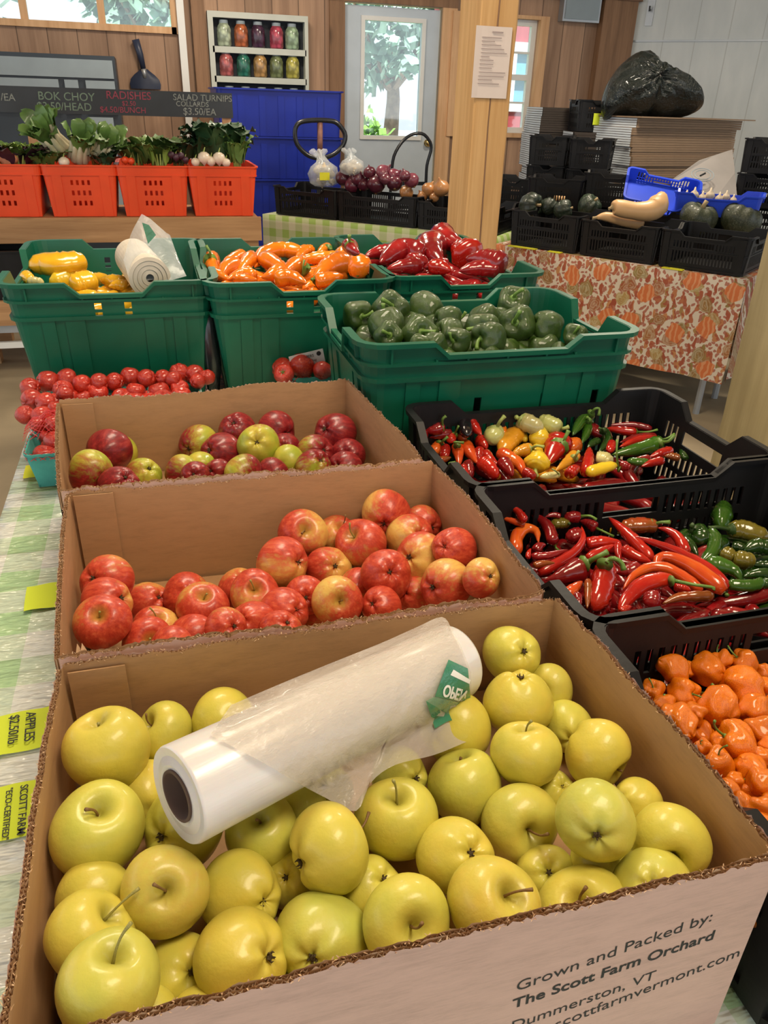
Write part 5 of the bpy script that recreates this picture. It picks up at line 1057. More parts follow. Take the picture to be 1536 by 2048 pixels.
def pint(lab, cx, cy, L=.115, Wd=.115, H=.078):
    o = empty('pint_basket', (cx, cy, TZ+.005)); tag(o, lab, 'basket', 'teal pint baskets of tomatoes')
    tub(o, L, Wd, H, .012, .016, M['teal_pulp'], .0022, {}, [(k, -.004, .004, .014, .05) for k in range(4)], lip=.004, lip_h=.012, wall_name='sides')
    mb = MB(); R_ = Rim(L+.006, Wd+.006, .012)              # the netting's gathered band round the rim
    for k in range(26):
        u = R_.T*k/26; a = R_.pt(u); b = R_.pt((u+R_.T/26*1.6) % R_.T); mb.tube([(a[0], a[1], H+.004), (b[0], b[1], H-.012)], .0007, 4); mb.tube([(a[0], a[1], H-.012), (b[0], b[1], H+.004)], .0007, 4)
    mb.build('netting_band', M['net'], o); return o
M['net'] = mat('red_netting', (.55, .03, .04), .4, .1)
bx, by = at(97, 880, TZ+.04).x, at(97, 880, TZ+.04).y
pint('teal pint basket of tomatoes nearest the table edge, with a dark slot', -.238, 1.60)
pint('teal pint basket of tomatoes behind the slotted one at the table edge', -.238, 1.735)
pint('teal pint basket of tomatoes against the green tote of yellow peppers', -.238, 1.87); pint('teal pint basket of tomatoes, second along the tote wall', -.115, 1.87); pint('teal pint basket of tomatoes, third along the tote wall', .008, 1.87)
pint('teal pint basket of tomatoes next to the white price card', .36, 1.86)
# netting over the nearest basket: crossing threads draped over the fruit
mb = MB()
for k in range(15):
    for sgn in (1, -1):
        pts = []
        for i in range(9):
            u = i/8; a = -.058+.116*u; b = -.075+.011*k+sgn*(u-.5)*.10
            if abs(b) > .058: continue
            hgt = .098+.052*max(0, 1-(a/.075)**2)*max(0, 1-(b/.075)**2)+.004*math.sin(9*a*30)
            pts.append((a, b, hgt))
        if len(pts) > 2: mb.tube(pts, .0006, 4, False)
tag(mb.build('mesh_netting', M['net'], loc=(-.238, 1.60, TZ+.0)), 'red mesh netting stretched over the tomatoes nearest the table edge', 'netting')
buried(TOM, 'tomato', 'tomato', 'red tomato buried in a pint basket, seen only in gaps', 'tomato', 'buried tomatoes', 26, (-.28, .04, 1.83, 1.91, TZ+.045, TZ+.085), 80, (.023, .026))
buried(TOM, 'tomato', 'tomato', 'red tomato buried in a basket at the table edge', 'tomato', 'buried edge tomatoes', 20, (-.275, -.20, 1.565, 1.77, TZ+.045, TZ+.08), 81, (.023, .026))
# white price card leaning on the tote
pc = empty('price_card', atY(615, 722, 1.945)); tag(pc, 'white handwritten price card propped behind the single tomatoes', 'card')
cw, ch = .092, .046; a_ = math.radians(11)
MB().box((-cw/2, 0, -ch/2), (cw/2, .0008, ch/2)).build('card', M['card'], pc); pc.rotation_euler = (0, -a_, 0)
text('6 for PEPPERS', 'handwriting', M['ink'], pc, (-.042, -.001, .008), .0105, (PI/2, 0, 0)); text('2 lb bag', 'handwriting', M['ink'], pc, (-.004, -.001, -.004), .009, (PI/2, 0, 0)); text('5.00', 'handwriting', M['ink'], pc, (.004, -.001, -.014), .008, (PI/2, 0, 0))
mb = MB().lathe([(0, 0), (.006, 0), (.006, .0006), (0, .0006)], 20, Matrix.Translation((.033, -.0002, .013)) @ Matrix.Rotation(PI/2, 4, 'X')); mb.build('round_stamp', M['ink'], pc)

# ------------------------------------------------------------------ sticky notes on the cloth
def note(lab, c, w, h, rz, m, lines, size):
    o = empty('sticky_note', (c[0], c[1], TZ+.006), rz); tag(o, lab, 'note', 'sticky price notes on the gingham cloth')
    mb = MB()
    for i in range(6):
        for j in range(4):
            P = lambda a, b: (-w/2+w*a/6, -h/2+h*b/4, .0012*math.sin(a*1.2+b)+(.002 if a == 6 else 0)); mb.quad(P(i, j), P(i+1, j), P(i+1, j+1), P(i, j+1))
    mb.build('paper', M[m], o, smooth=True, weld=True)
    for body, x, s in lines: text(body, 'handwriting', M['ink'], o, (x, h/2-.008, .0036), s, (0, 0, -PI/2), bold=.0001)
q = lambda x, y: at(x, y, TZ+.006)
note('lime sticky note reading apples two fifty a pound, beside the front box', q(36, 1463), .082, .074, math.radians(4), 'note_green', [('APPLES', .009, .0175), ('$2.50/lb', -.010, .0165)], .02)
note('lime sticky note reading Scott Farm eco-certified, nearest the camera', q(20, 1622), .090, .080, math.radians(4), 'note_green', [('SCOTT FARM', .010, .0122), ('"ECO-CERTIFIED"', -.005, .0098)], .02)
note('lime sticky note tucked against the middle box with faint writing', q(100, 1190), .074, .072, math.radians(3), 'note_green', [('Winter', .012, .018)], .02)
note('yellow sticky note with three written lines below the slotted pint basket', q(86, 940), .074, .070, math.radians(2), 'note_yellow', [('Honey', .020, .013), ('crisp', .002, .013), ('Mac', -.016, .013)], .02)

# ------------------------------------------------------------------ rolls of produce bags
ra, rb = atD(354, 1592, .60), atD(908, 1322, .60*1.36)
rr = .5*205/FOCAL*.60
ax = (rb-ra).normalized(); RL = (rb-ra).length; e3 = (Vector((0, 0, 1))-ax*ax.z).normalized(); e2 = e3.cross(ax)
RM = Matrix(((ax.x, e2.x, e3.x, ra.x), (ax.y, e2.y, e3.y, ra.y), (ax.z, e2.z, e3.z, ra.z), (0, 0, 0, 1)))     # local x along the roll
ro = empty('bag_roll'); ro.matrix_world = RM; tag(ro, 'thick white roll of produce bags lying on the golden apples', 'roll', 'rolls of produce bags')
L2Z = Matrix.Rotation(PI/2, 4, 'Y')
mb = MB().lathe([(rr*.50, .001), (rr*.62, 0), (rr*.8, .0015), (rr*.97, .0005), (rr, .003), (rr*1.0, RL-.003), (rr*.97, RL), (rr*.5, RL)], 56, L2Z); mb.build('rolled_film', M['roll'], ro, smooth=False)
for p in ro.children[0].data.polygons: p.use_smooth = abs(p.normal.x) < .5
mb = MB().lathe([(rr*.53, -.001), (rr*.53, RL+.001), (rr*.47, RL+.001), (rr*.47, -.001), (rr*.53, -.001)], 40, L2Z); mb.build('cardboard_core', mat('dark_cardboard_core', (.10, .06, .045), .8), ro, smooth=True)
# the loose end: a sheet that leaves the top of the roll and falls forward over the apples
def sheet_pt(x, y, lift): d = ray(x, y); return Vector(CAM+d*lift)
def depth_on_roll(x, y):
    """Depth at which the view ray meets the roll, or passes nearest it."""
    d = Vector(ray(x, y)); o = Vector(CAM)-ra; dp = d-ax*d.dot(ax); op = o-ax*o.dot(ax); a = dp.dot(dp); b = dp.dot(op); R_ = rr*1.012; c = op.dot(op)-R_*R_; q_ = b*b-a*c
    return (-b-math.sqrt(q_))/a if q_ > 0 else -b/a
outline_top = [(462, 1410), (560, 1368), (660, 1327), (760, 1287), (830, 1256), (884, 1234), (905, 1262), (925, 1300), (942, 1345)]
outline_bot = [(420, 1470), (520, 1522), (585, 1560), (650, 1595), (712, 1622), (742, 1565), (790, 1530), (868, 1510), (942, 1480)]
rows_, mb = 14, MB(); n = 33; T = spline(outline_top, n); Bt = spline(outline_bot, n); V_ = []
for i in range(n):
    for j in range(rows_+1):
        u = j/rows_; x, y = T[i][0]*(1-u)+Bt[i][0]*u, T[i][1]*(1-u)+Bt[i][1]*u; t = depth_on_roll(x, y)
        fold = .0022*math.sin(i*.9+j*.5)+.0016*math.sin(i*2.1-j*1.1); t = t-.0035+fold*(.25+u)*.55-.002*u
        V_.append(ro.matrix_world.inverted() @ sheet_pt(x, y, t))
fs = [(i*(rows_+1)+j, (i+1)*(rows_+1)+j, (i+1)*(rows_+1)+j+1, i*(rows_+1)+j+1) for i in range(n-1) for j in range(rows_)]
mb.add(V_, fs); fl = mb.build('loose_bag', M['film'], ro, smooth=True); fl['label'] = 'translucent loose bag end with a green print'
def film_patch(poly, m, name, lift=.0090):
    mb = MB(); k = 8; A_, B_, C_, D_ = [np.array(p, float) for p in poly]; vs = []
    for i in range(k+1):
        for j in range(k+1): u, v = i/k, j/k; p = (A_*(1-u)+B_*u)*(1-v)+(D_*(1-u)+C_*u)*v; vs.append(ro.matrix_world.inverted() @ sheet_pt(p[0], p[1], depth_on_roll(*p)-lift))
    mb.add(vs, [(i*(k+1)+j, (i+1)*(k+1)+j, (i+1)*(k+1)+j+1, i*(k+1)+j+1) for i in range(k) for j in range(k)]); return mb.build(name, m, fl, smooth=True)
M['green_print'] = film_mat('green_print_film', .22, (.35, .55, .42), (.05, .27, .16)); M['green_print2'] = film_mat('pale_green_print_film', .40, (.55, .72, .58), (.22, .42, .30))
film_patch([(897, 1319), (936, 1337), (942, 1408), (870, 1393)], M['green_print'], 'green_print'); film_patch([(869, 1394), (942, 1410), (918, 1440), (852, 1402)], M['green_print2'], 'green_print')
film_patch([(852, 1402), (918, 1440), (898, 1441), (870, 1457)], M['green_print'], 'green_print'); film_patch([(907, 1339), (941, 1360), (939, 1368), (901, 1350)], M['white_paint'], 'white_bar', .0095)
p0 = sheet_pt(890, 1369, depth_on_roll(890, 1369)-.0082); p1 = sheet_pt(940, 1384, depth_on_roll(940, 1384)-.0082)
to = text('OPEN', 'lettering', M['white_paint'], None, (0, 0, 0), (p1-p0).length/2.9, (0, 0, 0), bold=.0004)
xx = (p1-p0).normalized(); zz = (Vector(CAM)-p0).normalized(); zz = (zz-xx*zz.dot(xx)).normalized(); yy = zz.cross(xx)
wmat = Matrix(((xx.x, -yy.x, zz.x, p0.x), (xx.y, -yy.y, zz.y, p0.y), (xx.z, -yy.z, zz.z, p0.z), (0, 0, 0, 1)))
to.parent = fl; to.matrix_basis = Matrix.Identity(4)
for v in to.data.vertices:
    q_ = np.array(wmat @ v.co)-CAM; dpt = q_.dot(CF); x_, y_ = CX+FOCAL*q_.dot(CR)/dpt, CY-FOCAL*q_.dot(CU)/dpt
    v.co = ro.matrix_world.inverted() @ sheet_pt(x_, y_, depth_on_roll(x_, y_)-.0100)

# second roll, end-on in the yellow pepper tote
cA = atD(300, 556, atD(300, 556, 1).y and (2.10/ray(300, 556)[1])); r2 = .052
ro2 = empty('bag_roll', cA, math.radians(8)); tag(ro2, 'roll of clear bags standing in the yellow pepper tote, film pulled up', 'roll', 'rolls of produce bags')
Mx = Matrix.Rotation(-PI/2, 4, 'X')
mb = MB()
for q_, (ra_, rb_) in enumerate(((.010, .020), (.021, .031), (.032, .042), (.043, .052))): mb.lathe([(ra_, .0), (ra_, -.002-.001*q_), (rb_, -.001*q_), (rb_, .30), (ra_, .30)], 40, Mx)
mb.build('rolled_film', mat('cream_bag_roll', (.66, .58, .47), .4, .1, 30), ro2, smooth=False)
inv = ro2.matrix_world.inverted() if False else (Matrix.Translation(cA) @ Matrix.Rotation(math.radians(8), 4, 'Z')).inverted()
d2 = 2.13
F2 = [[(247, 520), (262, 468), (283, 428)], [(262, 572), (285, 500), (284, 428)], [(300, 560), (318, 505), (300, 437)], [(345, 560), (345, 515), (332, 465)], [(373, 552), (358, 520), (340, 470)]]
V_ = []
for i, colm in enumerate(F2):
    c = spline(colm, 9)
    for j, p in enumerate(c): V_.append(inv @ atY(p[0], p[1], d2-.03+.10*j/8-.012*math.sin(i*2.1+j*.6)))
mb = MB(); mb.add(V_, [(i*9+j, (i+1)*9+j, (i+1)*9+j+1, i*9+j+1) for i in range(4) for j in range(8)]); fl2 = mb.build('loose_bag', M['film_clear'], ro2, smooth=True)
g1 = [(284, 445), (298, 450), (312, 470), (296, 488)]; Y2 = 2.055
mb = MB(); mb.add([inv @ atY(x, y, Y2) for x, y in g1], [(0, 1, 2, 3)]); mb.build('green_print', M['green_print'], fl2)

# ================================================================== the back of the shop
def rz_(deg): return math.radians(deg)
def local(o0, rz):                                     # local frame -> world
    c, s = math.cos(rz), math.sin(rz)
    return lambda x, y, z: Vector((o0[0]+c*x-s*y, o0[1]+s*x+c*y, z))
# ---- wooden stand with orange lugs of greens
YO = 5.0; zO = CAM[2]-.36; zD = CAM[2]-.635
st = empty('display_stand', (-.9, YO+.3, 0)); tag(st, 'long wooden display stand carrying the row of orange lugs', 'stand')
def bx(p, lo, hi, name, m): return MB().box(tuple(a-b for a, b in zip(lo, (-.9, YO+.3, 0))), tuple(a-b for a, b in zip(hi, (-.9, YO+.3, 0)))).build(name, M[m], p)
bx(st, (-2.6, YO-.03, zD-.135), (.625, YO+.0, zD), 'front_plank', 'stand_wood'); bx(st, (-2.6, YO, zD-.03), (.61, YO+.62, zD-.003), 'deck', 'stand_wood')
for x in (-2.5, -1.075, .52): bx(st, (x, YO+.02, 0), (x+.09, YO+.11, zD-.03), 'leg', 'stand_wood'); bx(st, (x, YO+.5, 0), (x+.09, YO+.59, zD-.03), 'leg', 'stand_wood')
YL_ = 4.72
za, zb = atY(5, 604, YL_).z, atY(5, 652, YL_).z
bx(st, (-2.6, YL_, zb), (-.3, YL_+.03, za), 'lower_plank', 'stand_wood'); bx(st, (-2.6, YL_+.03, za-.03), (-.3, YO+.1, za-.004), 'lower_shelf', 'stand_wood')
zc = atY(5, 668, YL_).z; bx(st, (-2.6, YL_+.02, zc), (-.3, YL_+.05, zb), 'lower_rail', 'steel'); bx(st, (-2.6, YL_+.05, atY(5, 702, YL_).z), (-.3, YL_+.08, atY(5, 690, YL_).z), 'lower_rail', 'white_paint')
for x in (-2.5, -.45): bx(st, (x, YL_+.05, 0), (x+.07, YL_+.12, za-.03), 'lower_leg', 'stand_wood')
crate('black crate on the lower shelf of the wooden stand, at the frame edge', (-.69, YL_+.22, za-.003), .56, .34, .29, detail=False)
crate('black crate on the lower shelf, further along behind the yellow pepper tote', (-1.40, YL_+.22, za-.003), .56, .34, .29, detail=False)
lug_lab = ['orange lug of leafy greens and carrots, cut off by the picture edge', 'orange lug of white stemmed bok choy', 'orange lug of radish bunches', 'orange lug of salad turnips and dark collards']
lx = [-.785, -.38, .018, .415]
for k in range(4):
    o = empty('produce_lug', (lx[k], YO+.285, zD)); tag(o, lug_lab[k], 'lug', 'orange plastic lugs'); H = zO-zD
    holes = [(0, -.055+.03*i, -.041+.03*i, z, z+.026) for i in range(4) for z in (.06, .115, .17)]
    ribs = [(0, a, .05, .008, .0, H-.05) for a in (-.125, .13)]
    tub(o, .395, .55, H, .03, .03, M['orange_plastic'], .004, {}, holes, lip=.014, lip_h=.02, bands=((H-.055, H-.048, .010), (H-.05, H-.006, .007)), ribs=ribs)
M['leaf'] = shiny('leaf_green', (.10, .20, .045), .5, 6, .5, .15, .2, (.20, .33, .08)); M['leaf_dark'] = shiny('leaf_dark_green', (.022, .065, .025), .4, 6, .5, .15, .2, (.05, .11, .04))
M['leaf_lime'] = shiny('leaf_lime', (.26, .40, .07), .35, 6, .5, .15, .15); M['leaf_purple'] = shiny('leaf_purple', (.06, .02, .035), .4, 6, .5, .15); M['bok'] = mat('bok_choy_stalk', (.62, .56, .38), .45, .12, 20); M['turnip'] = mat('turnip_skin', (.78, .66, .52), .35, .08, 8, coat=.3); M['carrot'] = mat('carrot', (.50, .20, .10), .5, .15, 20)
def leaves(n, R, H, size, rnd, spread=1.0):
    mb = MB()
    for _ in range(n):
        a = rnd.uniform(0, 2*PI); rr_ = R*math.sqrt(rnd.random())*.5; b = Vector((rr_*math.cos(a), rr_*math.sin(a), 0)); out = Vector((math.cos(a), math.sin(a), 0))*rnd.uniform(.2, 1.0)*R*spread
        h = H*rnd.uniform(.55, 1.0); side = Vector((-math.sin(a), math.cos(a), 0)); w = size*rnd.uniform(.6, 1.2); m = 6; vs = []
        for i in range(m+1):
            u = i/m; c = b+out*u**1.3+Vector((0, 0, h*math.sin(u*PI*.62))); ww = w*math.sin(min(1, u*1.02+.04)*PI)**.6; rf = .25*w*math.sin(i*2.6+a*3)
            vs += [c-side*ww+Vector((0, 0, rf)), c+Vector((0, 0, -.12*w)), c+side*ww+Vector((0, 0, -rf))]
        fs = []
        for i in range(m): fs += [(i*3, i*3+1, i*3+4, i*3+3), (i*3+1, i*3+2, i*3+5, i*3+4)]
        mb.add(vs, fs)
    return mb
def bunch(lab, name, px, py, Y, R, H, n, size, m, grp=None, stalk=None, seed=1, extra=None):
    c = atY(px, py, Y); rnd = random.Random(seed); o = empty(name, c); tag(o, lab, 'greens', grp)
    leaves(n, R, H, size, rnd).build('leaf_bunch', M[m], o, smooth=True)
    mb = MB()
    for i in range(9): a = i*.7; mb.tube([(math.cos(a)*R*.12, math.sin(a)*R*.12, -.05), (math.cos(a)*R*.3, math.sin(a)*R*.3, H*.45)], [.008, .004], 6)
    mb.build('stalks', M[stalk or 'stem_pale'], o)
    return o
G = 'bunches of greens in the orange lugs'
yb = YO+.2
bunch('lime green lettuce in the first orange lug', 'lettuce', 14, 322, yb+.1, .16, .10, 36, .045, 'leaf', G, seed=2); bunch('round green leafy head beside the chalkboard post', 'lettuce', 48, 318, yb+.05, .13, .085, 42, .04, 'leaf_lime', G, seed=3); bunch('dark purple green bunch at the front of the first lug', 'leafy_bunch', 36, 326, yb-.08, .16, .09, 30, .04, 'leaf_purple', G, seed=4)
bunch('green bunch leaning over the second lug from the first', 'leafy_bunch', 72, 326, yb-.02, .12, .09, 24, .035, 'leaf', G, seed=5)
for i, (x, y) in enumerate(((4, 316), (11, 320), (18, 317), (25, 321))):
    c = atY(x, y, yb-.14); tag(MB().lathe([(0, -.09), (.012, -.06), (.02, 0), (.021, .02), (.012, .032), (0, .034)], 12, Matrix.Rotation(.5*(i-1), 4, 'Y')).build('carrot', M['carrot'], None, c, True), 'brownish carrot, '+('leftmost', 'second from left', 'third from left', 'rightmost')[i]+' of four in the first orange lug', 'carrot', 'carrots in the first lug')
def bok(lab, px, py, Y, s, seed, tilt):
    o = empty('bok_choy', atY(px, py, Y)); o.rotation_euler = (rz_(35), rz_(tilt), 0); tag(o, lab, 'greens', 'bok choy in the second lug'); rnd = random.Random(seed)
    mb = MB()
    for k in range(9):
        a = 2*PI*k/9; c, s_ = math.cos(a), math.sin(a); mb.tube([(c*.012*s, s_*.012*s, -.05*s), (c*.045*s, s_*.045*s, .0), (c*.038*s, s_*.038*s, .06*s), (c*.05*s, s_*.05*s, .10*s)], [.012*s, .022*s, .016*s, .008*s], 8)
    mb.build('stalks', M['bok'], o, smooth=True); q_ = leaves(16, .10*s, .12*s, .04*s, rnd); q_.v = [(x, y, z+.07*s) for x, y, z in q_.v]; q_.build('leaf_blades', M['leaf'], o, smooth=True); return o
bok('bok choy head with a wilted blue green leaf, topmost in the second lug', 117, 296, yb, 1.15, 1, -30); bok('bok choy head at the middle front of the second lug', 158, 312, yb-.08, 1.0, 2, 15); bok('bok choy head at the right end of the second lug', 202, 309, yb-.06, .95, 3, 30)
bunch('green bok choy leaves standing at the right of the second lug', 'leafy_bunch', 190, 316, yb+.08, .10, .155, 18, .045, 'leaf', G, seed=6); bunch('low green leaves along the front of the second lug', 'leafy_bunch', 95, 326, yb-.1, .14, .07, 26, .03, 'leaf', G, seed=16); bunch('drooping leaves at the front corner of the second lug', 'leafy_bunch', 212, 326, yb-.1, .10, .07, 18, .03, 'leaf_dark', G, seed=17)
def turnip(name, lab, px, py, Y, d, m, cat, grp):
    c = atY(px, py, Y); r = d/2/FOCAL*np.dot(np.array(c)-CAM, CF); o = MB().lathe([(0, -1.35*r), (.05*r, -1.2*r), (.35*r, -.9*r), (.8*r, -.55*r), (r, 0), (.85*r, .5*r), (.4*r, .82*r), (0, .86*r)], 18).build(name, M[m], None, c, True); tag(o, lab, cat, grp)
    MB().tube([(0, 0, .8*r), (.1*r, 0, 1.1*r), (.25*r, .1*r, 1.5*r)], [.16*r, .11*r, .06*r], 6).build('stem', M['stem_pale'], o); return o
turnip('turnip', 'single cream root at the front of the bok choy lug', 128, 324, yb-.16, 22, 'turnip', 'turnip', 'cream roots')
bunch('bluish green collard bunch at the left of the third lug', 'leafy_bunch', 275, 325, yb, .15, .13, 26, .05, 'leaf', G, seed=7); bunch('tall green radish tops in the middle of the third lug', 'leafy_bunch', 315, 324, yb-.02, .18, .14, 56, .045, 'leaf', G, seed=8); bunch('bright lime leaf at the front of the third lug', 'leafy_bunch', 320, 328, yb-.12, .10, .12, 14, .04, 'leaf_lime', G, seed=9); bunch('dark green tops at the right of the third lug', 'leafy_bunch', 357, 324, yb, .15, .12, 26, .04, 'leaf_dark', G, seed=10)
for i, (x, y, d) in enumerate(((342, 309, 14), (352, 314, 15), (362, 311, 14), (371, 319, 13), (250, 320, 16), (262, 322, 15))): turnip('radish', ('purple red radish', 'plump purple radish', 'dark radish', 'small radish', 'bright red radish', 'round red radish')[i]+', '+('leftmost of the four on the right of the third lug', 'second of the four on the right of the third lug', 'third of the four on the right of the third lug', 'fourth, against the last lug', 'at the near corner of the third lug', 'just inside the near corner of the third lug')[i], x, y, yb-.14, d, 'leaf_purple' if i < 4 else 'orange_plastic', 'radish', 'radishes in the third lug')
bunch('tall dark collard bunch standing in the last orange lug', 'collards', 438, 322, yb+.06, .17, .215, 60, .07, 'leaf_dark', G, seed=11); bunch('frilly green turnip tops beside the collards', 'leafy_bunch', 474, 324, yb-.04, .10, .15, 30, .03, 'leaf', G, seed=12); bunch('upright green leaves at the left of the last lug', 'leafy_bunch', 400, 322, yb+.02, .10, .15, 18, .04, 'leaf_dark', G, seed=13)
for i, (x, y, d) in enumerate(((391, 324, 18), (408, 315, 25), (422, 322, 20), (438, 316, 25), (452, 325, 18))): turnip('turnip', 'white salad turnip, '+('leftmost', 'second from left', 'third from left', 'fourth from left', 'rightmost')[i]+' of five in the last lug', x, y, yb-.15, d, 'turnip', 'turnip', 'cream roots')
# ---- chalkboard price sign on posts behind the lugs
YC = 5.56; zc0, zc1 = CAM[2]-.118, CAM[2]+.022
cb = empty('chalkboard_sign', (0, YC, zc0)); tag(cb, 'long black chalkboard price sign above the orange lugs', 'sign')
MB().box((-2.4, 0, 0), (.55, .018, zc1-zc0)).build('board', M['chalkboard'], cb)
for x in (-2.0, atY(60, 240, YC).x-.03, atY(455, 240, YC).x-.03): MB().box((x, .019, -(zc0-zD)), (x+.055, .06, .02)).build('post', M['casing'], cb)
def chalk(body, x, y, s, m):
    p = atY(x, y, YC); text(body, 'chalk_writing', M[m], cb, (p.x, -.0015, p.z-zc0), s, (PI/2, 0, 0), bold=.0003, shear=.05)
chalk('/EA', 2, 201, .055, 'chalk_white'); chalk('BOK CHOY', 76, 199, .062, 'chalk_green'); chalk('$3.50/HEAD', 74, 219, .060, 'chalk_green'); chalk('RADISHES', 212, 197, .060, 'chalk_red'); chalk('$2.50', 244, 211, .036, 'chalk_red'); chalk('$4.50/BUNCH', 200, 224, .045, 'chalk_red')
chalk('SALAD TURNIPS', 346, 200, .050, 'chalk_white'); chalk('COLLARDS', 352, 212, .040, 'chalk_white'); chalk('$3.50/EA', 366, 229, .055, 'chalk_white')
# ---- grey cabinet under the high window
YG = 7.3; gx1 = atY(228, 110, YG).x; gt = atY(100, 107, YG).z
cbn = empty('cooler_cabinet', (gx1-1.2, YG, 0)); tag(cbn, 'wide grey metal cooler cabinet below the high window', 'cabinet')
def cx_(lo, hi, name, m): return MB().box((lo[0]-gx1+1.2, lo[1]-YG, lo[2]), (hi[0]-gx1+1.2, hi[1]-YG, hi[2])).build(name, M[m], cbn)
M['cab_grey'] = mat('cabinet_grey', (.26, .32, .36), .45, .06); M['cab_dark'] = mat('cabinet_dark', (.028, .04, .055), .4, .1)
cx_((gx1-2.6, YG, 0), (gx1, YG+.6, gt), 'body', 'cab_dark')
za_, zb_, zc_ = atY(100, 153, YG).z, atY(100, 158, YG).z, atY(100, 232, YG).z
cx_((gx1-2.6, YG-.02, za_), (gx1-.02, YG, gt-.03), 'upper_panel', 'cab_grey')
x1, x2, x3, x4 = (atY(x, 170, YG).x for x in (118, 130, 157, 172))
for a, b in ((gx1-2.6, x1), (x2, x3), (x4, gx1-.02)): cx_((a, YG-.02, zc_+.02), (b, YG, zb_), 'door', 'cab_grey')
a, b = atY(178, 240, YG).x, atY(232, 240, YG).x; cx_((a, YG-.02, .4), (b-.02, YG, zc_), 'side_panel', 'cab_grey')
# ---- shovel-shaped dustpan on the wall
dp = empty('dustpan', atY(292, 178, YB-.03)); tag(dp, 'dark long-handled dustpan hanging on the boards below the high window', 'dustpan'); z1_, z2_ = atY(290, 138, YB-.03).z-dp.location.z, atY(284, 80, YB-.03).z-dp.location.z
M['navy'] = mat('navy_plastic', (.025, .035, .07), .4)
mb = MB(); vs = []; fs = []
prof = [(0, .125), (.05, .13), (.1, .12), (.15, .085), (.19, .045), (.21, .03)]
for z, w in prof:
    for i in range(7): a = -1+2*i/6; vs.append((w*a, -.03+.03*a*a, z*1.0*z1_/.21)); 
for k in range(len(prof)-1):
    for i in range(6): fs.append((k*7+i, k*7+i+1, k*7+8+i, k*7+7+i))
mb.add(vs, fs); mb.add([(x, y+.006, z) for x, y, z in vs], [tuple(reversed(f)) for f in fs]); mb.build('scoop', M['navy'], dp, smooth=True)
MB().tube([(0, -.02, z1_*.55), (-.004, -.02, z1_)], [.018, .022], 10).build('ferrule', M['steel'], dp, smooth=True); MB().tube([(-.004, -.02, z1_), (-.02, -.02, (z1_+z2_)/2), (-.045, -.02, z2_)], [.022, .028, .032], 12).build('handle', M['navy'], dp, smooth=True)
# ---- shelf of preserves
sx0, sx1 = atY(414, 25, YB-.12).x, atY(616, 36, YB-.12).x; YS = YB-.12; zt = CAM[2]+.655*YS/8; z_b = CAM[2]-.15
sh = empty('jar_shelf', ((sx0+sx1)/2, YS, z_b)); tag(sh, 'pale painted wall shelf holding rows of preserves jars', 'shelf'); w_ = (sx1-sx0)/2; hh = zt-z_b
mb = MB(); plate(mb, lambda u, v, w: (u, .11-w, v), [-w_, -w_+.045, w_-.03, w_], [0, .04, hh-.045, hh], lambda u, v: not (-w_+.045 < u < w_-.03 and .04 < v < hh-.045), .11); mb.build('shelf_frame', M['sage_paint'], sh)
MB().box((-w_+.01, .10, .01), (w_-.01, .118, hh-.01)).build('back_panel', M['dark_paint'], sh)
zs = [atY(500, 99, YS).z-.02, atY(500, 158, YS).z-.02]
for z in zs: MB().box((-w_+.03, 0, z-z_b-.012), (w_-.02, .10, z-z_b+.035)).build('shelf_board', M['sage_paint'], sh)
JAR = [('pale pickled cauliflower', (.42, .50, .36)), ('orange and red peppers', (.45, .13, .05)), ('dark plum preserves', (.07, .03, .06)), ('pink pickled beets', (.45, .07, .11)), ('pale green beans', (.33, .46, .30)), ('red and white radishes', (.45, .12, .12)), ('deep green pickles', (.03, .17, .12)), ('orange and white vegetables', (.46, .27, .10)), ('olive pickle spears', (.18, .22, .10)), ('yellow peppers', (.46, .42, .09)), ('green pickles', (.20, .34, .16)), ('crimson beets', (.33, .03, .06)), ('grey olives', (.14, .15, .15)), ('purple cabbage', (.28, .08, .13)), ('slate blue plums', (.13, .15, .17))]
jx = [(448, 482, 516, 553, 584), (449, 484, 518, 551, 584), (452, 486, 519, 553, 585)]
for r in range(3):
    for k in range(5):
        i = r*5+k; lab, col = JAR[i]; m, nt, b = nodes_of('preserve_'+lab.replace(' ', '_')); vo = N(nt, 'ShaderNodeTexVoronoi'); vo.inputs['Scale'].default_value = 26; nt.links.new(coords(nt), vo.inputs['Vector'])
        c = ramp(nt, vo.outputs['Distance'], [(.2, tuple(min(1, x*1.35) for x in col)), (.7, tuple(x*.55 for x in col))]); nt.links.new(c, b.inputs['Base Color']); b.inputs['Roughness'].default_value = .25; b.inputs['Coat Weight'].default_value = .5
        zb_j = (zs[r]+.037) if r < 2 else zs[1]-.235; Hj = .20
        o = empty('jar', (atY(jx[r][k], 60, YS+.04).x, YS+.052, zb_j)); tag(o, f'jar of {lab} on the {("top", "second", "third")[r]} shelf, {("leftmost", "second", "third", "fourth", "rightmost")[k]} in its row', 'jar', 'jars of preserves')
        MB().lathe([(0, 0), (.052, 0), (.060, .012), (.060, .125), (.052, .15), (.040, .163), (.040, .17), (0, .17)], 18).build('glass_jar', m, o, smooth=True); MB().lathe([(0, .17), (.038, .17), (.038, .195), (0, .196)], 18).build('lid', M['cab_grey'], o)
MB().box((-w_+.03, 0, zs[1]-.237-z_b-.05), (w_-.02, .10, zs[1]-.237-z_b)).build('shelf_board', M['sage_paint'], sh)
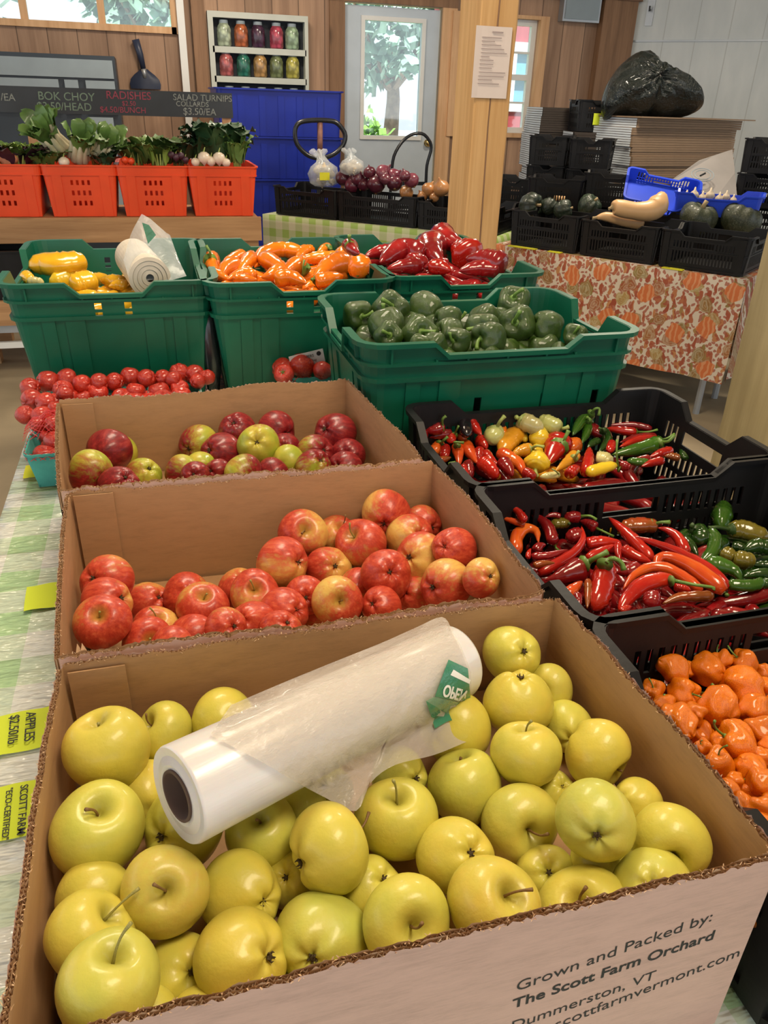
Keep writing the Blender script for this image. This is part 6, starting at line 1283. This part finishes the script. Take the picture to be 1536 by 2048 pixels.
# ---- stacked blue bins
YBn = 6.95; bxr = atY(684, 185, YBn).x; bw_ = 1.0
hs = [atY(600, 179, YBn).z, atY(600, 274, YBn).z, atY(600, 358, YBn).z]; hs += [hs[2]-.30, hs[2]-.60, 0.01]
names = ['topmost', 'second from the top', 'third from the top', 'fourth from the top', 'lowest']
for k in range(5):
    o = empty('storage_bin', (bxr-bw_/2, YBn+.33, hs[k+1])); tag(o, 'deep blue plastic bin, '+names[k]+' of the blue stack', 'bin', 'stacked blue bins'); H = hs[k]-hs[k+1]-.004
    ribs = [(sd, a, .05, .008, .0, H-.05) for sd in (0, 1) for a in (-.32, -.15, .0, .15, .32) if sd == 0 or abs(a) < .25]
    tub(o, bw_, .66, H, .04, .018, M['blue_plastic'], .005, {}, (), lip=.02, lip_h=.03, ribs=ribs)
# ---- pallet jack handle and hand truck in front of the door
def pxpath(pts, Y): return [tuple(atY(x, y, Y)) for x, y in pts]
pj = empty('pallet_jack', atY(640, 470, 6.55)); tag(pj, 'pallet jack with a black loop handle in front of the blue bins', 'pallet jack'); pj.location.z = 0; pinv = Vector(pj.location)
lp = pxpath([(640, 318), (615, 310), (594, 288), (590, 262), (598, 246), (620, 241), (652, 241), (674, 246), (690, 268), (686, 290), (668, 308), (642, 318)], 6.55)
MB().tube([Vector(p)-pinv for p in spline(lp, 40)], .018, 10).build('loop_handle', M['black_metal'], pj, smooth=True)
M['rust'] = mat('rusty_red_shaft', (.24, .11, .085), .6, .3, 20)
a, b = atY(640, 245, 6.56), atY(640, 316, 6.56); MB().tube([a-pinv, b-pinv], .022, 10).build('centre_bar', M['rust'], pj, smooth=True); MB().tube([b-pinv, Vector((0.02, .05, .2))], .03, 10).build('shaft', M['black_metal'], pj, smooth=True)
MB().box((-.22, .0, .06), (.24, .22, .22)).build('pump_body', M['rust'], pj); 
for y in (-.02, .2): MB().box((.24, y, .03), (.95, y+.14, .09)).build('fork', M['rust'], pj)
for x in (-.08, .1): MB().lathe([(0, -.03), (.09, -.03), (.09, .03), (0, .03)], 20, Matrix.Translation((x, .0, .09)) @ Matrix.Rotation(PI/2, 4, 'Y')).build('wheel', M['black_metal'], pj)
ht = empty('hand_truck', (atY(823, 300, 7.2).x, 7.2, 0)); tag(ht, 'hand truck with an arched black handle in front of the pale door', 'hand truck'); pinv = Vector(ht.location)
hp = pxpath([(783, 345), (788, 312), (804, 284), (824, 269), (846, 268), (860, 284), (862, 300), (854, 330), (852, 362)], 7.2)
pts = [Vector(p)-pinv for p in spline(hp, 26)]; pts = [Vector((pts[0].x-.02, 0, .12))]+pts+[Vector((pts[-1].x, 0, .12))]
MB().tube(pts, .014, 10).build('arched_handle', M['black_metal'], ht, smooth=True)
for z in (.35, .62, .82): MB().box((pts[0].x, -.012, z), (pts[-1].x, .012, z+.03)).build('cross_bar', M['black_metal'], ht)
MB().box((pts[0].x-.03, -.25, .02), (pts[-1].x+.03, .02, .035)).build('toe_plate', M['steel'], ht)
for x in (pts[0].x-.06, pts[-1].x+.06): MB().lathe([(0, -.03), (.11, -.03), (.125, 0), (.11, .03), (0, .03)], 20, Matrix.Translation((x, .1, .125)) @ Matrix.Rotation(PI/2, 4, 'Y')).build('wheel', M['black_metal'], ht)

# ---- angled gingham table of onions and garlic
GO, GR = (.745, 5.835), math.atan2(4.88-5.835, 1.797-.745); gl = local(GO, GR); GL = 1.75
gt_ = empty('onion_table', (GO[0], GO[1], 0), GR); tag(gt_, 'angled folding table under the pale gingham cloth', 'table')
MB().box((.01, .01, TZ-.04), (GL-.01, .49, TZ-.006)).build('table_top', M['stand_wood'], gt_)
for x in (.08, GL-.1):
    for y in (.08, .42): MB().tube([(x, y, 0), (x, y, TZ-.04)], .016, 8).build('leg', M['steel'], gt_)
c_ = cloth_mesh('tablecloth', None, 0, GL, 0, .50, TZ, .42, 12, 8, 5, .001, .03).build('tablecloth', M['gingham_far'], None, (GO[0], GO[1], 0), smooth=True); c_.rotation_euler = (0, 0, GR); tag(c_, 'pale green gingham cloth on the angled onion table', 'tablecloth')
def on(frame, GR_, x, y, lab, L, Wd, H, grp, det=True): return crate(lab, frame(x, y, TZ+.006), L, Wd, H, GR_, grp, detail=det)
GC = 'black crates on the onion table'
on(gl, GR, .33, .235, 'black crate of bagged garlic on the gingham table', .50, .40, .185, GC); on(gl, GR, .885, .235, 'black crate of red onions on the gingham table', .585, .40, .185, GC); on(gl, GR, 1.46, .235, 'black crate of yellow onions, partly behind the timber post', .545, .40, .165, GC)
z2 = Conv(500, 200, 3.84)
M['onion_red'] = shiny('red_onion_skin', (.13, .020, .040), .4, 7, .3, .5, .25, (.26, .07, .10)); M['onion_yellow'] = shiny('yellow_onion_skin', (.50, .23, .08), .25, 7, .35, .4, .15)
def inside(px, py, z=TZ+.17, far=.36):
    """On the view ray, no further back than the crates' far wall."""
    c, s = math.cos(GR), math.sin(GR)
    for k in range(60):
        p = at(px, py, z); dx, dy = p.x-GO[0], p.y-GO[1]
        if -s*dx+c*dy <= far or z > CAM[2]-.2: return p
        z += .006
    return p
def onion(lab, x, y, d, m, grp, seed):
    c = inside(*z2(x, y)); dd = (np.array(c)-CAM).dot(CF); r = d*z2.s/2/FOCAL*dd
    o = MB().lathe([(0, -r*.9), (.2*r, -.86*r), (.65*r, -.66*r), (.97*r, -.2*r), (r, .08*r), (.86*r, .5*r), (.5*r, .8*r), (.22*r, 1.0*r), (.12*r, 1.25*r), (.05*r, 1.4*r), (0, 1.4*r)], 20).build('onion', M[m], None, c, True); tag(o, lab, 'onion', grp); rnd = random.Random(seed); o.rotation_euler = (rnd.uniform(-.8, .8), rnd.uniform(-.8, .8), rnd.uniform(0, 6))
    MB().lathe([(0, -.98*r), (.12*r, -.95*r), (.18*r, -.86*r), (0, -.84*r)], 10).build('root_end', M['stem_brown'], o)
ON = [(920, 560, 100), (1025, 560, 125), (1105, 580, 105), (1190, 585, 90), (830, 605, 110), (715, 600, 120), (1240, 620, 120), (870, 650, 105), (1110, 640, 125), (790, 655, 130), (970, 652, 140), (1040, 610, 90)]
for i, (q_, lb) in enumerate(zip(ON, row_labels([(a, b) for a, b, c in ON], ['glossy red onion']*len(ON), 'of the red onion crate', 4))): onion(lb, *q_, 'onion_red', 'red onions in the crate', i)
YN = [(1370, 690, 110), (1470, 680, 130), (1200, 712, 110), (1325, 740, 84), (1415, 750, 76)]
for i, (q_, lb) in enumerate(zip(YN, ['yellow onion behind the two small ones', 'large yellow onion against the timber post', 'yellow onion at the edge of the red onion crate', 'small yellow onion at the front of its crate', 'smallest yellow onion at the front near the post'])): onion(lb, *q_, 'onion_yellow', 'yellow onions in the crate', i+40)
M['garlic'] = mat('garlic_skin', (.62, .52, .38), .5, .2, 30)
def garlic_bag(lab, x, y, w, h, nx, ny, seed):
    c = inside(*z2(x, y)); dd = (np.array(c)-CAM).dot(CF); s = z2.s/FOCAL*dd; o = empty('garlic_bag', c); tag(o, lab, 'bag', 'bags of garlic'); rnd = random.Random(seed); mb = MB()
    for k in range(16):
        a = rnd.uniform(0, 6.28); p = Vector((math.cos(a)*w*.32*s*rnd.random()**.5, math.sin(a)*w*.25*s, rnd.uniform(-.38, .3)*h*s)); r = .028*rnd.uniform(.8, 1.1)
        mb.lathe([(0, -.8*r), (.6*r, -.7*r), (r, -.1*r), (.75*r, .45*r), (.25*r, .9*r), (.12*r, 1.3*r), (0, 1.3*r)], 10, Matrix.Translation(p) @ Matrix.Rotation(rnd.uniform(0, 3), 4, 'X'))
    g_ = mb.build('garlic_bulbs', M['garlic'], o, smooth=True); g_['kind'] = 'stuff'
    d_ = ray(*z2(nx, ny)); n_ = Vector(CAM+d_*dd)-c
    rings = [(-.5*h*s, .30), (-.35*h*s, .50), (0, .54), (.3*h*s, .46), (.48*h*s, .25)]; vs = []; K = 20
    for z, f in rings:
        for j in range(K): a = 2*PI*j/K; q_ = 1+.06*math.sin(5*a+z*60); vs.append((math.cos(a)*w*f*s*q_, math.sin(a)*w*f*.8*s*q_, z))
    for q2, f in ((.55, .10), (.8, .18), (1.0, .26)):
        for j in range(K): a = 2*PI*j/K; fr = 1+.35*math.sin(4*a+seed); vs.append((n_.x*q2+math.cos(a)*w*f*s*fr, n_.y*q2+math.sin(a)*w*.12*s, .45*h*s+(n_.z-.45*h*s)*q2+.02*math.sin(3*a)))
    mb = MB(); mb.add(vs, [(k*K+j, k*K+(j+1) % K, k*K+K+(j+1) % K, k*K+K+j) for k in range(7) for j in range(K)]); mb.build('clear_bag', M['film_clear'], o, smooth=True)
    return o
b1 = garlic_bag('clear tied bag of garlic with a yellow tag', 565, 570, 220, 175, 525, 395, 1); b2 = garlic_bag('second clear bag of garlic, behind the red onions', 785, 510, 180, 120, 760, 390, 2)
MB().box((-.05, -.115, -.03), (.02, -.112, .02)).build('yellow_tag', M['note_yellow'], b1)

# ---- angled table of squash under the autumn cloth
FO, FR_ = (1.925, 4.435), math.atan2(3.27-4.435, 2.80-1.925); fl_ = local(FO, FR_); FL_ = 1.455
def autumn():
    m, nt, b = nodes_of('autumn_print_cloth'); v = coords(nt); dis = N(nt, 'ShaderNodeVectorMath', operation='ADD'); nt.links.new(v, dis.inputs[0]); nz = N(nt, 'ShaderNodeTexNoise'); nz.inputs['Scale'].default_value = 16; nt.links.new(v, nz.inputs['Vector']); sc_ = N(nt, 'ShaderNodeVectorMath', operation='SCALE'); sc_.inputs['Scale'].default_value = .05; nt.links.new(nz.outputs['Color'], sc_.inputs[0]); nt.links.new(sc_.outputs[0], dis.inputs[1]); V = dis.outputs[0]
    sw = N(nt, 'ShaderNodeSeparateXYZ'); nt.links.new(V, sw.inputs[0]); cw_ = nt.nodes.new('ShaderNodeCombineXYZ'); nt.links.new(sw.outputs['X'], cw_.inputs[0]); nt.links.new(math_(nt, 'ADD', sw.outputs['Z'], sw.outputs['Y']), cw_.inputs[1]); V = cw_.outputs[0]
    def vor(s, feat='F1', src=V, rnd_=1.0): n = N(nt, 'ShaderNodeTexVoronoi', feature=feat, voronoi_dimensions='2D'); n.inputs['Scale'].default_value = s; n.inputs['Randomness'].default_value = rnd_; nt.links.new(src, n.inputs['Vector']); return n
    c = (.66, .58, .47)
    st = N(nt, 'ShaderNodeVectorMath', operation='MULTIPLY'); nt.links.new(V, st.inputs[0]); st.inputs[1].default_value = (1.8, .8, 1); mp = N(nt, 'ShaderNodeMapping'); mp.inputs['Rotation'].default_value = (0, 0, .7); nt.links.new(st.outputs[0], mp.inputs[0])
    a = vor(17, src=mp.outputs[0]); k = ramp(nt, a.outputs['Distance'], [(.31, (1, 1, 1)), (.36, (0, 0, 0))]); colr = ramp(nt, a.outputs['Color'], [(.25, (.33, .07, .03)), (.45, (.42, .13, .06)), (.6, (.52, .24, .09)), (.8, (.27, .19, .055))]); c = mixc(nt, k, c, colr)
    a2 = vor(40); k2 = ramp(nt, a2.outputs['Distance'], [(.30, (1, 1, 1)), (.35, (0, 0, 0))]); c = mixc(nt, math_(nt, 'MULTIPLY', k2, .85), c, (.36, .08, .04))
    d_ = vor(8.0); kd = ramp(nt, d_.outputs['Distance'], [(.28, (1, 1, 1)), (.31, (0, 0, 0))]); cd = ramp(nt, d_.outputs['Color'], [(.2, (.25, .19, .05)), (.5, (.33, .09, .03)), (.75, (.40, .30, .09))]); vein = math_(nt, 'SINE', math_(nt, 'MULTIPLY', d_.outputs['Distance'], 60.0)); cd = mixc(nt, math_(nt, 'MULTIPLY', math_(nt, 'GREATER_THAN', vein, .4), .4), cd, (.60, .48, .30)); c = mixc(nt, math_(nt, 'MULTIPLY', kd, .8), c, cd)
    e = vor(4.6, rnd_=.7); ke = ramp(nt, e.outputs['Distance'], [(.21, (1, 1, 1)), (.225, (0, 0, 0))]); loc_ = N(nt, 'ShaderNodeSeparateXYZ'); sb_ = N(nt, 'ShaderNodeVectorMath', operation='SUBTRACT'); sc2 = N(nt, 'ShaderNodeVectorMath', operation='SCALE'); sc2.inputs['Scale'].default_value = 1.0; nt.links.new(V, sc2.inputs[0]); nt.links.new(sc2.outputs[0], sb_.inputs[0]); nt.links.new(e.outputs['Position'], sb_.inputs[1]); nt.links.new(sb_.outputs[0], loc_.inputs[0])
    rb_ = math_(nt, 'SINE', math_(nt, 'MULTIPLY', loc_.outputs['X'], 230.0)); ce = mixc(nt, math_(nt, 'MULTIPLY', math_(nt, 'GREATER_THAN', rb_, .35), .55), (.60, .16, .045), (.72, .40, .20)); c = mixc(nt, ke, c, ce)
    nt.links.new(c, b.inputs['Base Color']); b.inputs['Roughness'].default_value = .7; return m
M['autumn'] = autumn()
ft = empty('squash_table', (FO[0], FO[1], 0), FR_); tag(ft, 'angled folding table under the autumn print cloth', 'table'); MB().box((.01, .01, TZ-.04), (FL_-.01, .49, TZ-.006)).build('table_top', M['stand_wood'], ft)
for x in (.08, FL_-.12):
    for y in (.08, .42): MB().tube([(x, y, 0), (x, y, TZ-.04)], .018, 8).build('leg', M['steel'], ft)
c_ = cloth_mesh('tablecloth', None, 0, FL_, 0, .50, TZ, .53, 14, 8, 9, .001, .02).build('tablecloth', M['autumn'], None, (FO[0], FO[1], 0), smooth=True); c_.rotation_euler = (0, 0, FR_); tag(c_, 'autumn cloth printed with pumpkins and leaves on the squash table', 'tablecloth')
for (a, b), w_l in zip(((.10, .28), (.36, .44), (1.02, 1.13)), ('below the acorn squash', 'shortest, below the butternuts', 'below the kabocha squash')):
    yt = MB().box((a, -.004, TZ+.001), (b, .03, TZ+.006)).build('yellow_tape', M['note_yellow'], None, (FO[0], FO[1], 0)); yt.rotation_euler = (0, 0, FR_); tag(yt, 'strip of yellow tape on the autumn cloth, '+w_l, 'tape', 'yellow tape strips')
SCR = 'black crates on the squash table'
on(fl_, FR_, .30, .24, 'black crate of dark acorn squash on the autumn cloth', .42, .42, .195, SCR); on(fl_, FR_, .745, .24, 'black crate of butternut squash on the autumn cloth', .43, .42, .185, SCR); on(fl_, FR_, 1.20, .24, 'black crate of green kabocha squash at the table end', .44, .42, .185, SCR)
z1 = Conv(980, 180, 2.763)
M['acorn'] = shiny('acorn_squash_skin', (.022, .040, .022), .4, 5, .35, .3, .2, (.06, .075, .05)); M['butternut'] = mat('butternut_skin', (.68, .42, .20), .45, .08, 8, coat=.1)
M['kab'] = shiny('kabocha_skin', (.040, .052, .026), .35, 14, .45, .15, .15, (.10, .11, .065)); M['cork'] = mat('corky_stem', (.40, .30, .16), .8)
SQ = [lobed_mesh('squash_body', 31, 10, .05, .95, -.05, .01), lobed_mesh('squash_body', 32, 8, .05, .82, .05, .012)]
def squash(lab, x, y, d, k, m, rot, grp, z=TZ+.19):
    c = at(*z1(x, y), z); dd = (np.array(c)-CAM).dot(CF); r = d*z1.s/2/FOCAL*dd; o = link('squash', SQ[k].copy(), M[m]); o.location = c; o.scale = (r, r, r); o.rotation_euler = rot; tag(o, lab, 'squash', grp)
    mb = MB(); mb.tube([(0, 0, .5), (0, 0, .78), (.06, .0, .98)], [.16, .11, .13], 8); mb.build('stem', M['cork'], o, smooth=True)
squash('long dark acorn squash at the left of its crate', 225, 640, 135, 0, 'acorn', (1.4, .3, .4), 'acorn squash in the crate'); squash('dark acorn squash half hidden behind another', 325, 645, 92, 0, 'acorn', (1.0, .3, 2), 'acorn squash in the crate'); squash('dark acorn squash at the front middle of its crate', 405, 662, 105, 0, 'acorn', (1.3, 0, 1), 'acorn squash in the crate'); squash('dark acorn squash with a grey stripe beside the butternuts', 548, 645, 128, 0, 'acorn', (.5, .5, 0), 'acorn squash in the crate')
squash('small orange and green squash behind the acorn squash', 385, 605, 66, 0, 'butternut', (.5, 0, 0), 'acorn squash in the crate')
squash('ribbed kabocha squash beside the butternuts', 1150, 710, 200, 1, 'kab', (.25, .1, 0), 'kabocha squash in the crate'); squash('kabocha squash peeking out behind two others', 1262, 690, 160, 1, 'kab', (.3, -.1, 1), 'kabocha squash in the crate'); squash('ribbed kabocha squash at the far table end', 1385, 722, 215, 1, 'kab', (.2, -.2, 2), 'kabocha squash in the crate')
def butternut(lab, path, rad, z):
    P = [at(*z1(x, y), z) for x, y in path]; dd = (np.array(P[0])-CAM).dot(CF); s = z1.s/FOCAL*dd
    P3 = [Vector(CAM+ray(*z1(x, y))*dd) for x, y in path]; o0 = P3[0].copy(); C = spline([tuple(p-o0) for p in P3], 22); R_ = np.interp(np.linspace(0, 1, 22), np.linspace(0, 1, len(rad)), [r*s/2 for r in rad])
    o = MB().tube([Vector(c) for c in C], list(R_), 18).build('butternut_squash', M['butternut'], None, o0, True); tag(o, lab, 'squash', 'butternut squash in the crate')
    e = Vector(C[0]); t = (Vector(C[0])-Vector(C[1])).normalized(); MB().tube([e, e+t*.012, e+t*.024], [R_[0]*.9, .008, .009], 8).build('stem', M['cork'], o)
butternut('butternut squash lying beneath, its pale end at the crate edge', [(590, 705), (640, 700), (740, 722), (830, 738), (850, 742)], [20, 50, 62, 66, 20], TZ+.18); butternut('butternut squash underneath toward the kabocha', [(1080, 682), (1040, 690), (980, 706), (930, 715)], [30, 60, 66, 30], TZ+.18)
butternut('big curved butternut squash lying on top of the crate', [(678, 648), (690, 646), (730, 655), (800, 668), (880, 668), (925, 640), (930, 590), (922, 575)], [40, 80, 92, 92, 112, 122, 92, 30], TZ+.245)
# ---- things behind the squash table
def crate_at(lab, x, y, t, L, Wd, H, rz, grp=None, det=True, m='black_plastic', support=None):
    c = atD(x, y, t); return crate(lab, c, L, Wd, H, rz_(rz), grp, m, detail=det)
o = crate_at('bright blue vented tray tilted up behind the butternuts', 1318, 400, 4.62, .42, .30, .075, -35, 'blue trays', True, 'bright_blue'); o.rotation_euler = (rz_(28), rz_(8), rz_(-28))
o = crate_at('royal blue tray of garlic and leeks beside the paper bag', 1432, 428, 4.55, .46, .34, .12, -40, 'blue trays', False, 'bright_blue')
for i, (x, y, d) in enumerate(((1372, 388, 18), (1388, 384, 20), (1404, 390, 18), (1420, 385, 20), (1438, 392, 18), (1452, 388, 17), (1466, 395, 16))):
    c = atD(x, y+6, 4.5); r = d/2/FOCAL*4.5; o = MB().lathe([(0, -.8*r), (.6*r, -.7*r), (r, -.1*r), (.75*r, .45*r), (.25*r, .9*r), (.12*r, 1.5*r), (0, 1.5*r)], 12).build('garlic_bulb', M['garlic'], None, c, True); tag(o, 'loose garlic bulb in the royal blue tray, '+(ORD[i]+' from left' if i else 'leftmost'), 'garlic', 'garlic in the blue tray'); MB().tube([(0, 0, -.8*r), (0, 0, -1.0*r)], [.3*r, .2*r], 6).build('root_end', M['stem_brown'], o)
# folded paper bag with a round stamp
pb = empty('paper_bag', atD(1400, 398, 4.95)); tag(pb, 'pale folded paper sack with a round stamp leaning on the cartons', 'bag'); inv = Matrix.Translation(pb.location).inverted(); M['sack'] = mat('pale_paper_sack', (.25, .235, .23), .8, .08, 6, bmp=.2, bscale=12)
V0 = [inv @ atD(x, y, t) for x, y, t in ((1342, 362, 4.98), (1398, 322, 5.05), (1425, 313, 5.08), (1465, 300, 5.12), (1470, 345, 5.0), (1474, 392, 4.9), (1430, 398, 4.85), (1345, 385, 4.88))]; off = Vector((.05, .07, 0))
mb = MB(); mb.add(V0+[v+off for v in V0], [tuple(reversed(range(8))), tuple(range(8, 16))]+[(i, (i+1) % 8, 8+(i+1) % 8, 8+i) for i in range(8)]); mb.build('sack', M['sack'], pb)
nrm = (V0[2]-V0[0]).cross(V0[6]-V0[0]).normalized(); nrm = nrm if nrm.dot(Vector(CAM)-pb.location) > 0 else -nrm; cc = inv @ atD(1403, 358, 4.93); ux = (V0[3]-V0[0]).normalized(); uy = nrm.cross(ux)
for rad in (.068, .048): MB().tube([cc+nrm*.03+(ux*math.cos(a)+uy*math.sin(a))*rad for a in np.linspace(0, 2*PI, 30)], .0025, 5, False).build('round_stamp', M['cab_grey'], pb)
MB().tube([cc+nrm*.032-ux*.022, cc+nrm*.032+ux*.022], .006, 6).build('stamp_bar', M['ink'], pb)
# stacks of flattened cartons
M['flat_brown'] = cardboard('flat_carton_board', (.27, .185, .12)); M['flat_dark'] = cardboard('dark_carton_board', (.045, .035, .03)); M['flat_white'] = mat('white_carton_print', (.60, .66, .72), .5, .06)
def flats(lab, o0, rz, L, Wd, z0, z1, n, m, white, grp, seed):
    fr = local(o0, rz_(rz)); rnd = random.Random(seed); h = (z1-z0)/n; pn_ = None
    for k in range(n):
        dx, dy = rnd.uniform(-.018, .018), rnd.uniform(-.018, .018); c = fr(L/2+dx, Wd/2+dy, z0+k*h); o = empty('carton_bundle', c, rz_(rz)); mb = MB()
        nth = n-k; w_l = 'topmost' if k == n-1 else (ORD[nth-1]+' from the top' if nth <= 16 else 'lowest' if k == 0 else ORD[min(15, k)]+' from the floor')
        tag(o, f'{lab}, {w_l}', 'cartons', grp)
        for q_ in range(4): a = h*q_/4; j = rnd.uniform(-.004, .004); mb.box((-L/2+j, -Wd/2+j, a+.0008), (L/2+j, Wd/2+j, a+h/4-.0008))
        mb.build('boards', M[m], o)
        if white:
            mb = MB()
            for q_ in range(4): a = h*q_/4; mb.box((-L/2-.006, -Wd/2+Wd*white[0], a+.002), (-L/2-.0042, -Wd/2+Wd*white[1], a+h/4-.002))
            mb.build('printed_edge', M['flat_white'], o)
A_ = at(1236, 232, 1.455); A0 = atD(1276, 236, 5.6)
flats('brown carton bundle in the big stack by the white wall', (A0.x, A0.y), 8, 1.0, .50, .02, A0.z, 22, 'flat_brown', (.04, .94), 'brown carton stack', 1)
cap = local((A0.x, A0.y), rz_(8)); lid_ = MB().box((-.01, -.05, 0), (1.10, .50, .008)).build('carton_sheet', M['flat_brown'], None, (A0.x, A0.y, A0.z+.002)); lid_.rotation_euler = (0, 0, rz_(8)); tag(lid_, 'loose flat carton sheet overhanging the big brown stack', 'carton')
B0 = atD(1085, 214, 6.3)
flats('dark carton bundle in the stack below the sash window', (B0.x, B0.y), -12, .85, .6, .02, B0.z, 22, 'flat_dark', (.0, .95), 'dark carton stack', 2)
C0 = atD(1148, 264, 6.0)
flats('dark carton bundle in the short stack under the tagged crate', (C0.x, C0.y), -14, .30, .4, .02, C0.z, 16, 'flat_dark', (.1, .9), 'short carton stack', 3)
o = crate('black crate with a lime tag standing on the short carton stack', local((C0.x, C0.y), rz_(-14))(.17, .2, C0.z+.004), .28, .34, .22, rz_(-14)); MB().box((-.03, -.192, .05), (.04, -.186, .13)).build('lime_tag', M['note_green'], o)
for i, (x, y, t, L_, lab) in enumerate(((1100, 306, 5.85, .28, 'grey glinting black crate in front of the dark carton stack'), (1180, 314, 5.7, .28, 'plain black crate in front of the short carton stack'), (1222, 388, 5.0, .34, 'black crate holding a dark squash behind the butternuts'), (1112, 396, 5.1, .34, 'black crate behind the acorn squash'), (1030, 392, 5.45, .28, 'black crate beside the golden timber post'))):
    c = atD(x, y+22, t); H = .2
    for k in range(6):
        z = c.z-H*k
        if z < .02: break
        crate(lab if k == 0 else 'stacked under the '+lab+', '+('next', 'third', 'fourth', 'fifth', 'sixth')[k-1]+' down', (c.x, c.y, z), L_, .34, H-.004, rz_(-35), 'black crate stacks at the rear', detail=(k < 2))
for x, y, t, lab in ((1318, 407, 4.64, 'black crate under the tilted blue tray'), (1440, 440, 4.55, 'black crate under the royal blue tray')):
    c = atD(x, y, t)
    for k in range(4):
        z = c.z-.02-.2*(k+1)
        if z < 0.0: break
        crate(lab+(', '+('topmost', 'second down', 'third down', 'lowest')[k]), (c.x, c.y, z), .38, .30, .196, rz_(-38), 'crates under the blue trays', detail=False)
for k in range(4):
    c = atD(1572, 330, 4.9); crate('black crate, '+('topmost', 'second from the top', 'third from the top', 'lowest')[k]+' of the stack against the white wall', (c.x+.05, c.y, c.z-.05-.2*k), .55, .4, .196, rz_(-48), 'crate stack by the white wall')
for i, (x, y) in enumerate(((1338, 0),)): pass
# black bin liner draped on top of the stacks
gb = empty('bin_liner', atD(1300, 222, 5.6)); tag(gb, 'full black plastic sack slumped on top of the carton stacks', 'bag'); M['sackblack'] = mat('black_sack_plastic', (.005, .010, .008), .25, .2, coat=.35, bmp=0)
nt_ = M['sackblack'].node_tree; bump(nt_, nt_.nodes['Principled BSDF'], noise(nt_, coords(nt_, (1, 1, .6)), 7, 6, .7), .9, .10)
poly = [(1404, 214), (1404, 204), (1395, 188), (1370, 170), (1340, 155), (1304, 141), (1298, 122), (1288, 115), (1262, 117), (1243, 132), (1222, 155), (1207, 185), (1204, 215), (1210, 230), (1250, 228), (1300, 225), (1350, 223), (1390, 220)]
cp = np.array((1296., 186.)); pa = [(math.atan2(-(y-cp[1]), x-cp[0]), math.hypot(x-cp[0], y-cp[1])) for x, y in poly]; pa.sort(); an = [a for a, r in pa]; ra_ = [r for a, r in pa]
an = [an[-1]-2*PI]+an+[an[0]+2*PI]; ra_ = [ra_[-1]]+ra_+[ra_[0]]
nA, nB = 96, 44; vs = []; fs = []; rgt, upv_, fw = Vector(CR), Vector(CU), Vector(CF); tD = 5.82; c0_ = Vector(CAM+ray(*cp)*tD)-gb.location
for j in range(nB+1):
    ph = -PI/2+PI*j/nB
    for i in range(nA):
        th = -PI+2*PI*i/nA; R_ = float(np.interp(th, an, ra_))/FOCAL*tD; cc_ = math.cos(ph)**.7
        cr = 1-.10*abs(math.sin(3*th+4*ph))**2-.06*abs(math.sin(7*th-5*ph+1))-.035*abs(math.sin(13*th+11*ph)); cr = 1-(1-cr)*min(1, abs(math.sin(ph))*1.6)
        vs.append(c0_+(rgt*math.cos(th)+upv_*math.sin(th))*R_*cc_+fw*.27*math.sin(ph)*cr)
for j in range(nB):
    for i in range(nA): fs.append((j*nA+i, j*nA+(i+1) % nA, (j+1)*nA+(i+1) % nA, (j+1)*nA+i))
mb = MB(); mb.add(vs, fs); mb.build('sack', M['sackblack'], gb, smooth=True, weld=True)
# grey box on the back wall and a bracket on the white wall
eb = empty('electrical_box', (atY(1162, 20, YB-.1).x, YB-.1, CAM[2]+.70)); tag(eb, 'grey metal electrical box high on the boarded wall', 'electrical box'); x0_, x1_ = atY(1126, 30, YB-.1).x-eb.location.x, atY(1200, 30, YB-.1).x-eb.location.x; zz_ = atY(1162, 44, YB-.1).z-eb.location.z
MB().box((x0_, 0, zz_), (x1_, .1, zz_+.5)).build('housing', M['steel'], eb); MB().box((x0_+.02, -.012, zz_+.02), (x1_-.02, 0, zz_+.48)).build('cover', M['cab_grey'], eb)
wf = local((4.74, YB-.04), rz_(-46)); wi = (Vector(atD(1300, 30, 1))-Vector(CAM)).normalized(); nw = Vector((math.sin(rz_(-46)), -math.cos(rz_(-46)), 0)); tt = (Vector((4.74, YB-.04, 0))-Vector(CAM)).dot(nw)/wi.dot(nw); pw = Vector(CAM)+wi*tt
br = empty('wall_bracket', pw+nw*.0, rz_(-46)); tag(br, 'small steel bracket high on the white wall', 'bracket'); MB().box((-.035, -.012, -.09), (.035, -.001, .12)).build('plate', M['steel'], br); MB().tube([(0, -.012, .04), (0, -.05, .03), (0, -.055, .07)], .008, 8).build('hook', M['black_metal'], br)
